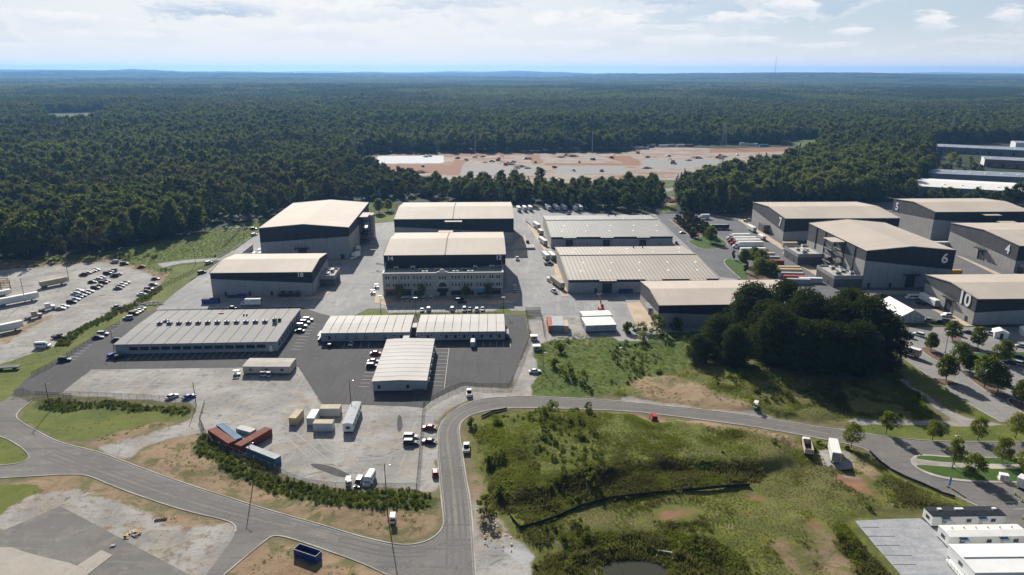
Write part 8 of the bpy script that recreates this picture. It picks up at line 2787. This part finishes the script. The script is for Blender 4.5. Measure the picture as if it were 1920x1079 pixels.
for i, (a, b, k, s, lab) in enumerate([(1305, 396, 'street', 1.0, 'rounded tree at the back of the eastern lot, left'), (1320, 400, 'street', .9, 'rounded tree at the back of the eastern lot, second'), (1337, 394, 'plum', .9, 'low tree beyond the camper truck'),
                                          (1353, 402, 'plum', 1.1, 'spreading tree on the mulch, left'), (1366, 402, 'plum', 1.1, 'spreading tree on the mulch, right'), (1380, 402, 'street', .95, 'tree at the back corner of stage 7')]):
    T(k, i, a, b, lab, s, 'trees at the back of the eastern lot')
for i, (a, b, s, lab) in enumerate([(1178, 624, 2.0, 'bush among the carts at the top of the green meadow'), (1202, 623, 1.5, 'small bush right of the carts'), (1230, 626, 2.4, 'large bush at the corner of the half hidden stage'), (1268, 618, 2.2, 'thin bush against the half hidden stage wall'), (1204, 640, 1.3, 'bush in the meadow below the carts')]):
    T('bush', i, a, b, lab, s, 'bushes at the top of the green meadow', name='bush', cat='bush')
for i, (a, b, s, lab) in enumerate([(885, 800, 1.3, 'bush at the left rim of the big meadow'), (1036, 772, 1.3, 'bush beside the road at the top of the big meadow'), (1103, 787, 1.0, 'small pine-like bush in the upper meadow'), (920, 878, 1.4, 'bush low on the left side of the big meadow'),
                                    (938, 872, 1.1, 'bush right beside another low on the left of the meadow'), (912, 965, 1.6, 'bright bush at the drain corner of the meadow'), (940, 935, 1.5, 'bush above the orange mesh at the meadow corner'), (1020, 790, .9, 'little bush near the top middle of the meadow'),
                                    (1110, 920, 1.2, 'bush standing above the silt fence'), (1050, 660, 1.6, 'bush at the left of the green upper meadow'), (1062, 705, 1.7, 'bush in the middle of the upper meadow left side'), (1092, 720, 1.5, 'bush near the dirt of the upper meadow'), (1040, 690, 1.5, 'bush beside the pole in the upper meadow')]):
    T('bush', i, a, b, lab, s, 'bushes scattered in the meadows', name='bush', cat='bush')
for i, (a, b, s, lab) in enumerate([(711, 400, 1.3, 'tree in the shrubby clearing behind the tallest stage'), (728, 396, 1.0, 'smaller tree in the clearing behind the tallest stage')]):
    T('street', i, a, b, lab, s, 'trees in the clearing behind the stages')
T('gold', 0, 1783, 311, 'yellowing tree between the far factory halls', 2.0)
T('gold', 1, 1818, 311, 'small bright yellow tree between the far factory halls', 1.5)
for i, (a, b, s_) in enumerate(((1752, 322, .8), (1764, 330, .7), (1776, 327, .75), (1796, 320, .8), (1806, 330, .7), (1824, 326, .75), (1836, 331, .7), (1754, 306, .8), (1790, 304, .7), (1716, 345, .9), (1728, 338, .8))):
    T('broad', i, a, b, 'green tree growing between the far factory halls', s_, 'green trees between the far factory halls')
for i in range(9):
    T('broad', i, 1745 + i * 17, 378 + i * 1.0, f'tree, {ORD[i]} from the left in the screen before the bright white hall', .62 + .1 * (i % 3), 'tree screen before the white hall', name='screen_tree')

r_ = random.Random(4)
for i in range(12):
    px, py = r_.uniform(740, 1440), r_.uniform(291, 325)
    x, y = G(px, py)
    m_ = ['rust_red', 'tan_concrete', 'rock', 'tan_concrete'][i % 4]
    mb = MB().mat('site_soil')
    n = 9
    rr = r_.uniform(4, 10); hh = rr * .33
    v = [(math.cos(a * 2 * math.pi / n) * rr * r_.uniform(.7, 1.2), math.sin(a * 2 * math.pi / n) * rr * r_.uniform(.5, .9), -.1) for a in range(n)]
    v += [(q[0] * .45, q[1] * .45, hh * r_.uniform(.6, .9)) for q in v] + [(0, 0, hh)]
    mb.add(v, [(a, (a + 1) % n, n + (a + 1) % n, n + a) for a in range(n)] + [(n + a, n + (a + 1) % n, 2 * n) for a in range(n)])
    tag(mb.build('spoil_heap', None, (x, y, 0)), 'low heap of reddish spoil on the building site', 'spoil heap', 'spoil heaps on the building site')

# ------------------------------------------------------------------ air
hz = MB()
m, t = newmat('haze_air')
pvn = t.n('ShaderNodeVolumePrincipled')
pvn.inputs['Color'].default_value = (0.24, 0.50, 0.95, 1)
pvn.inputs['Density'].default_value = 0.000056
pvn.inputs['Anisotropy'].default_value = 0.35
t.out(None, pvn.outputs[0])
hz.mat('haze_air').box(-21500, -900, -90, 21500, 22500, 192)
ho = hz.build('haze')
ho['kind'] = 'stuff'
ho['label'] = 'thin blue haze lying over the far forest'

# the painted numbers as plain meshes
bpy.context.view_layer.update()
dgr = bpy.context.evaluated_depsgraph_get()
for o in [q for q in S.objects if q.type == 'FONT']:
    me = bpy.data.meshes.new_from_object(o.evaluated_get(dgr))
    n = link('number_mesh', me, o.parent)
    n.matrix_basis = o.matrix_basis.copy()
    nm = o.name
    bpy.data.objects.remove(o)
    n.name = nm
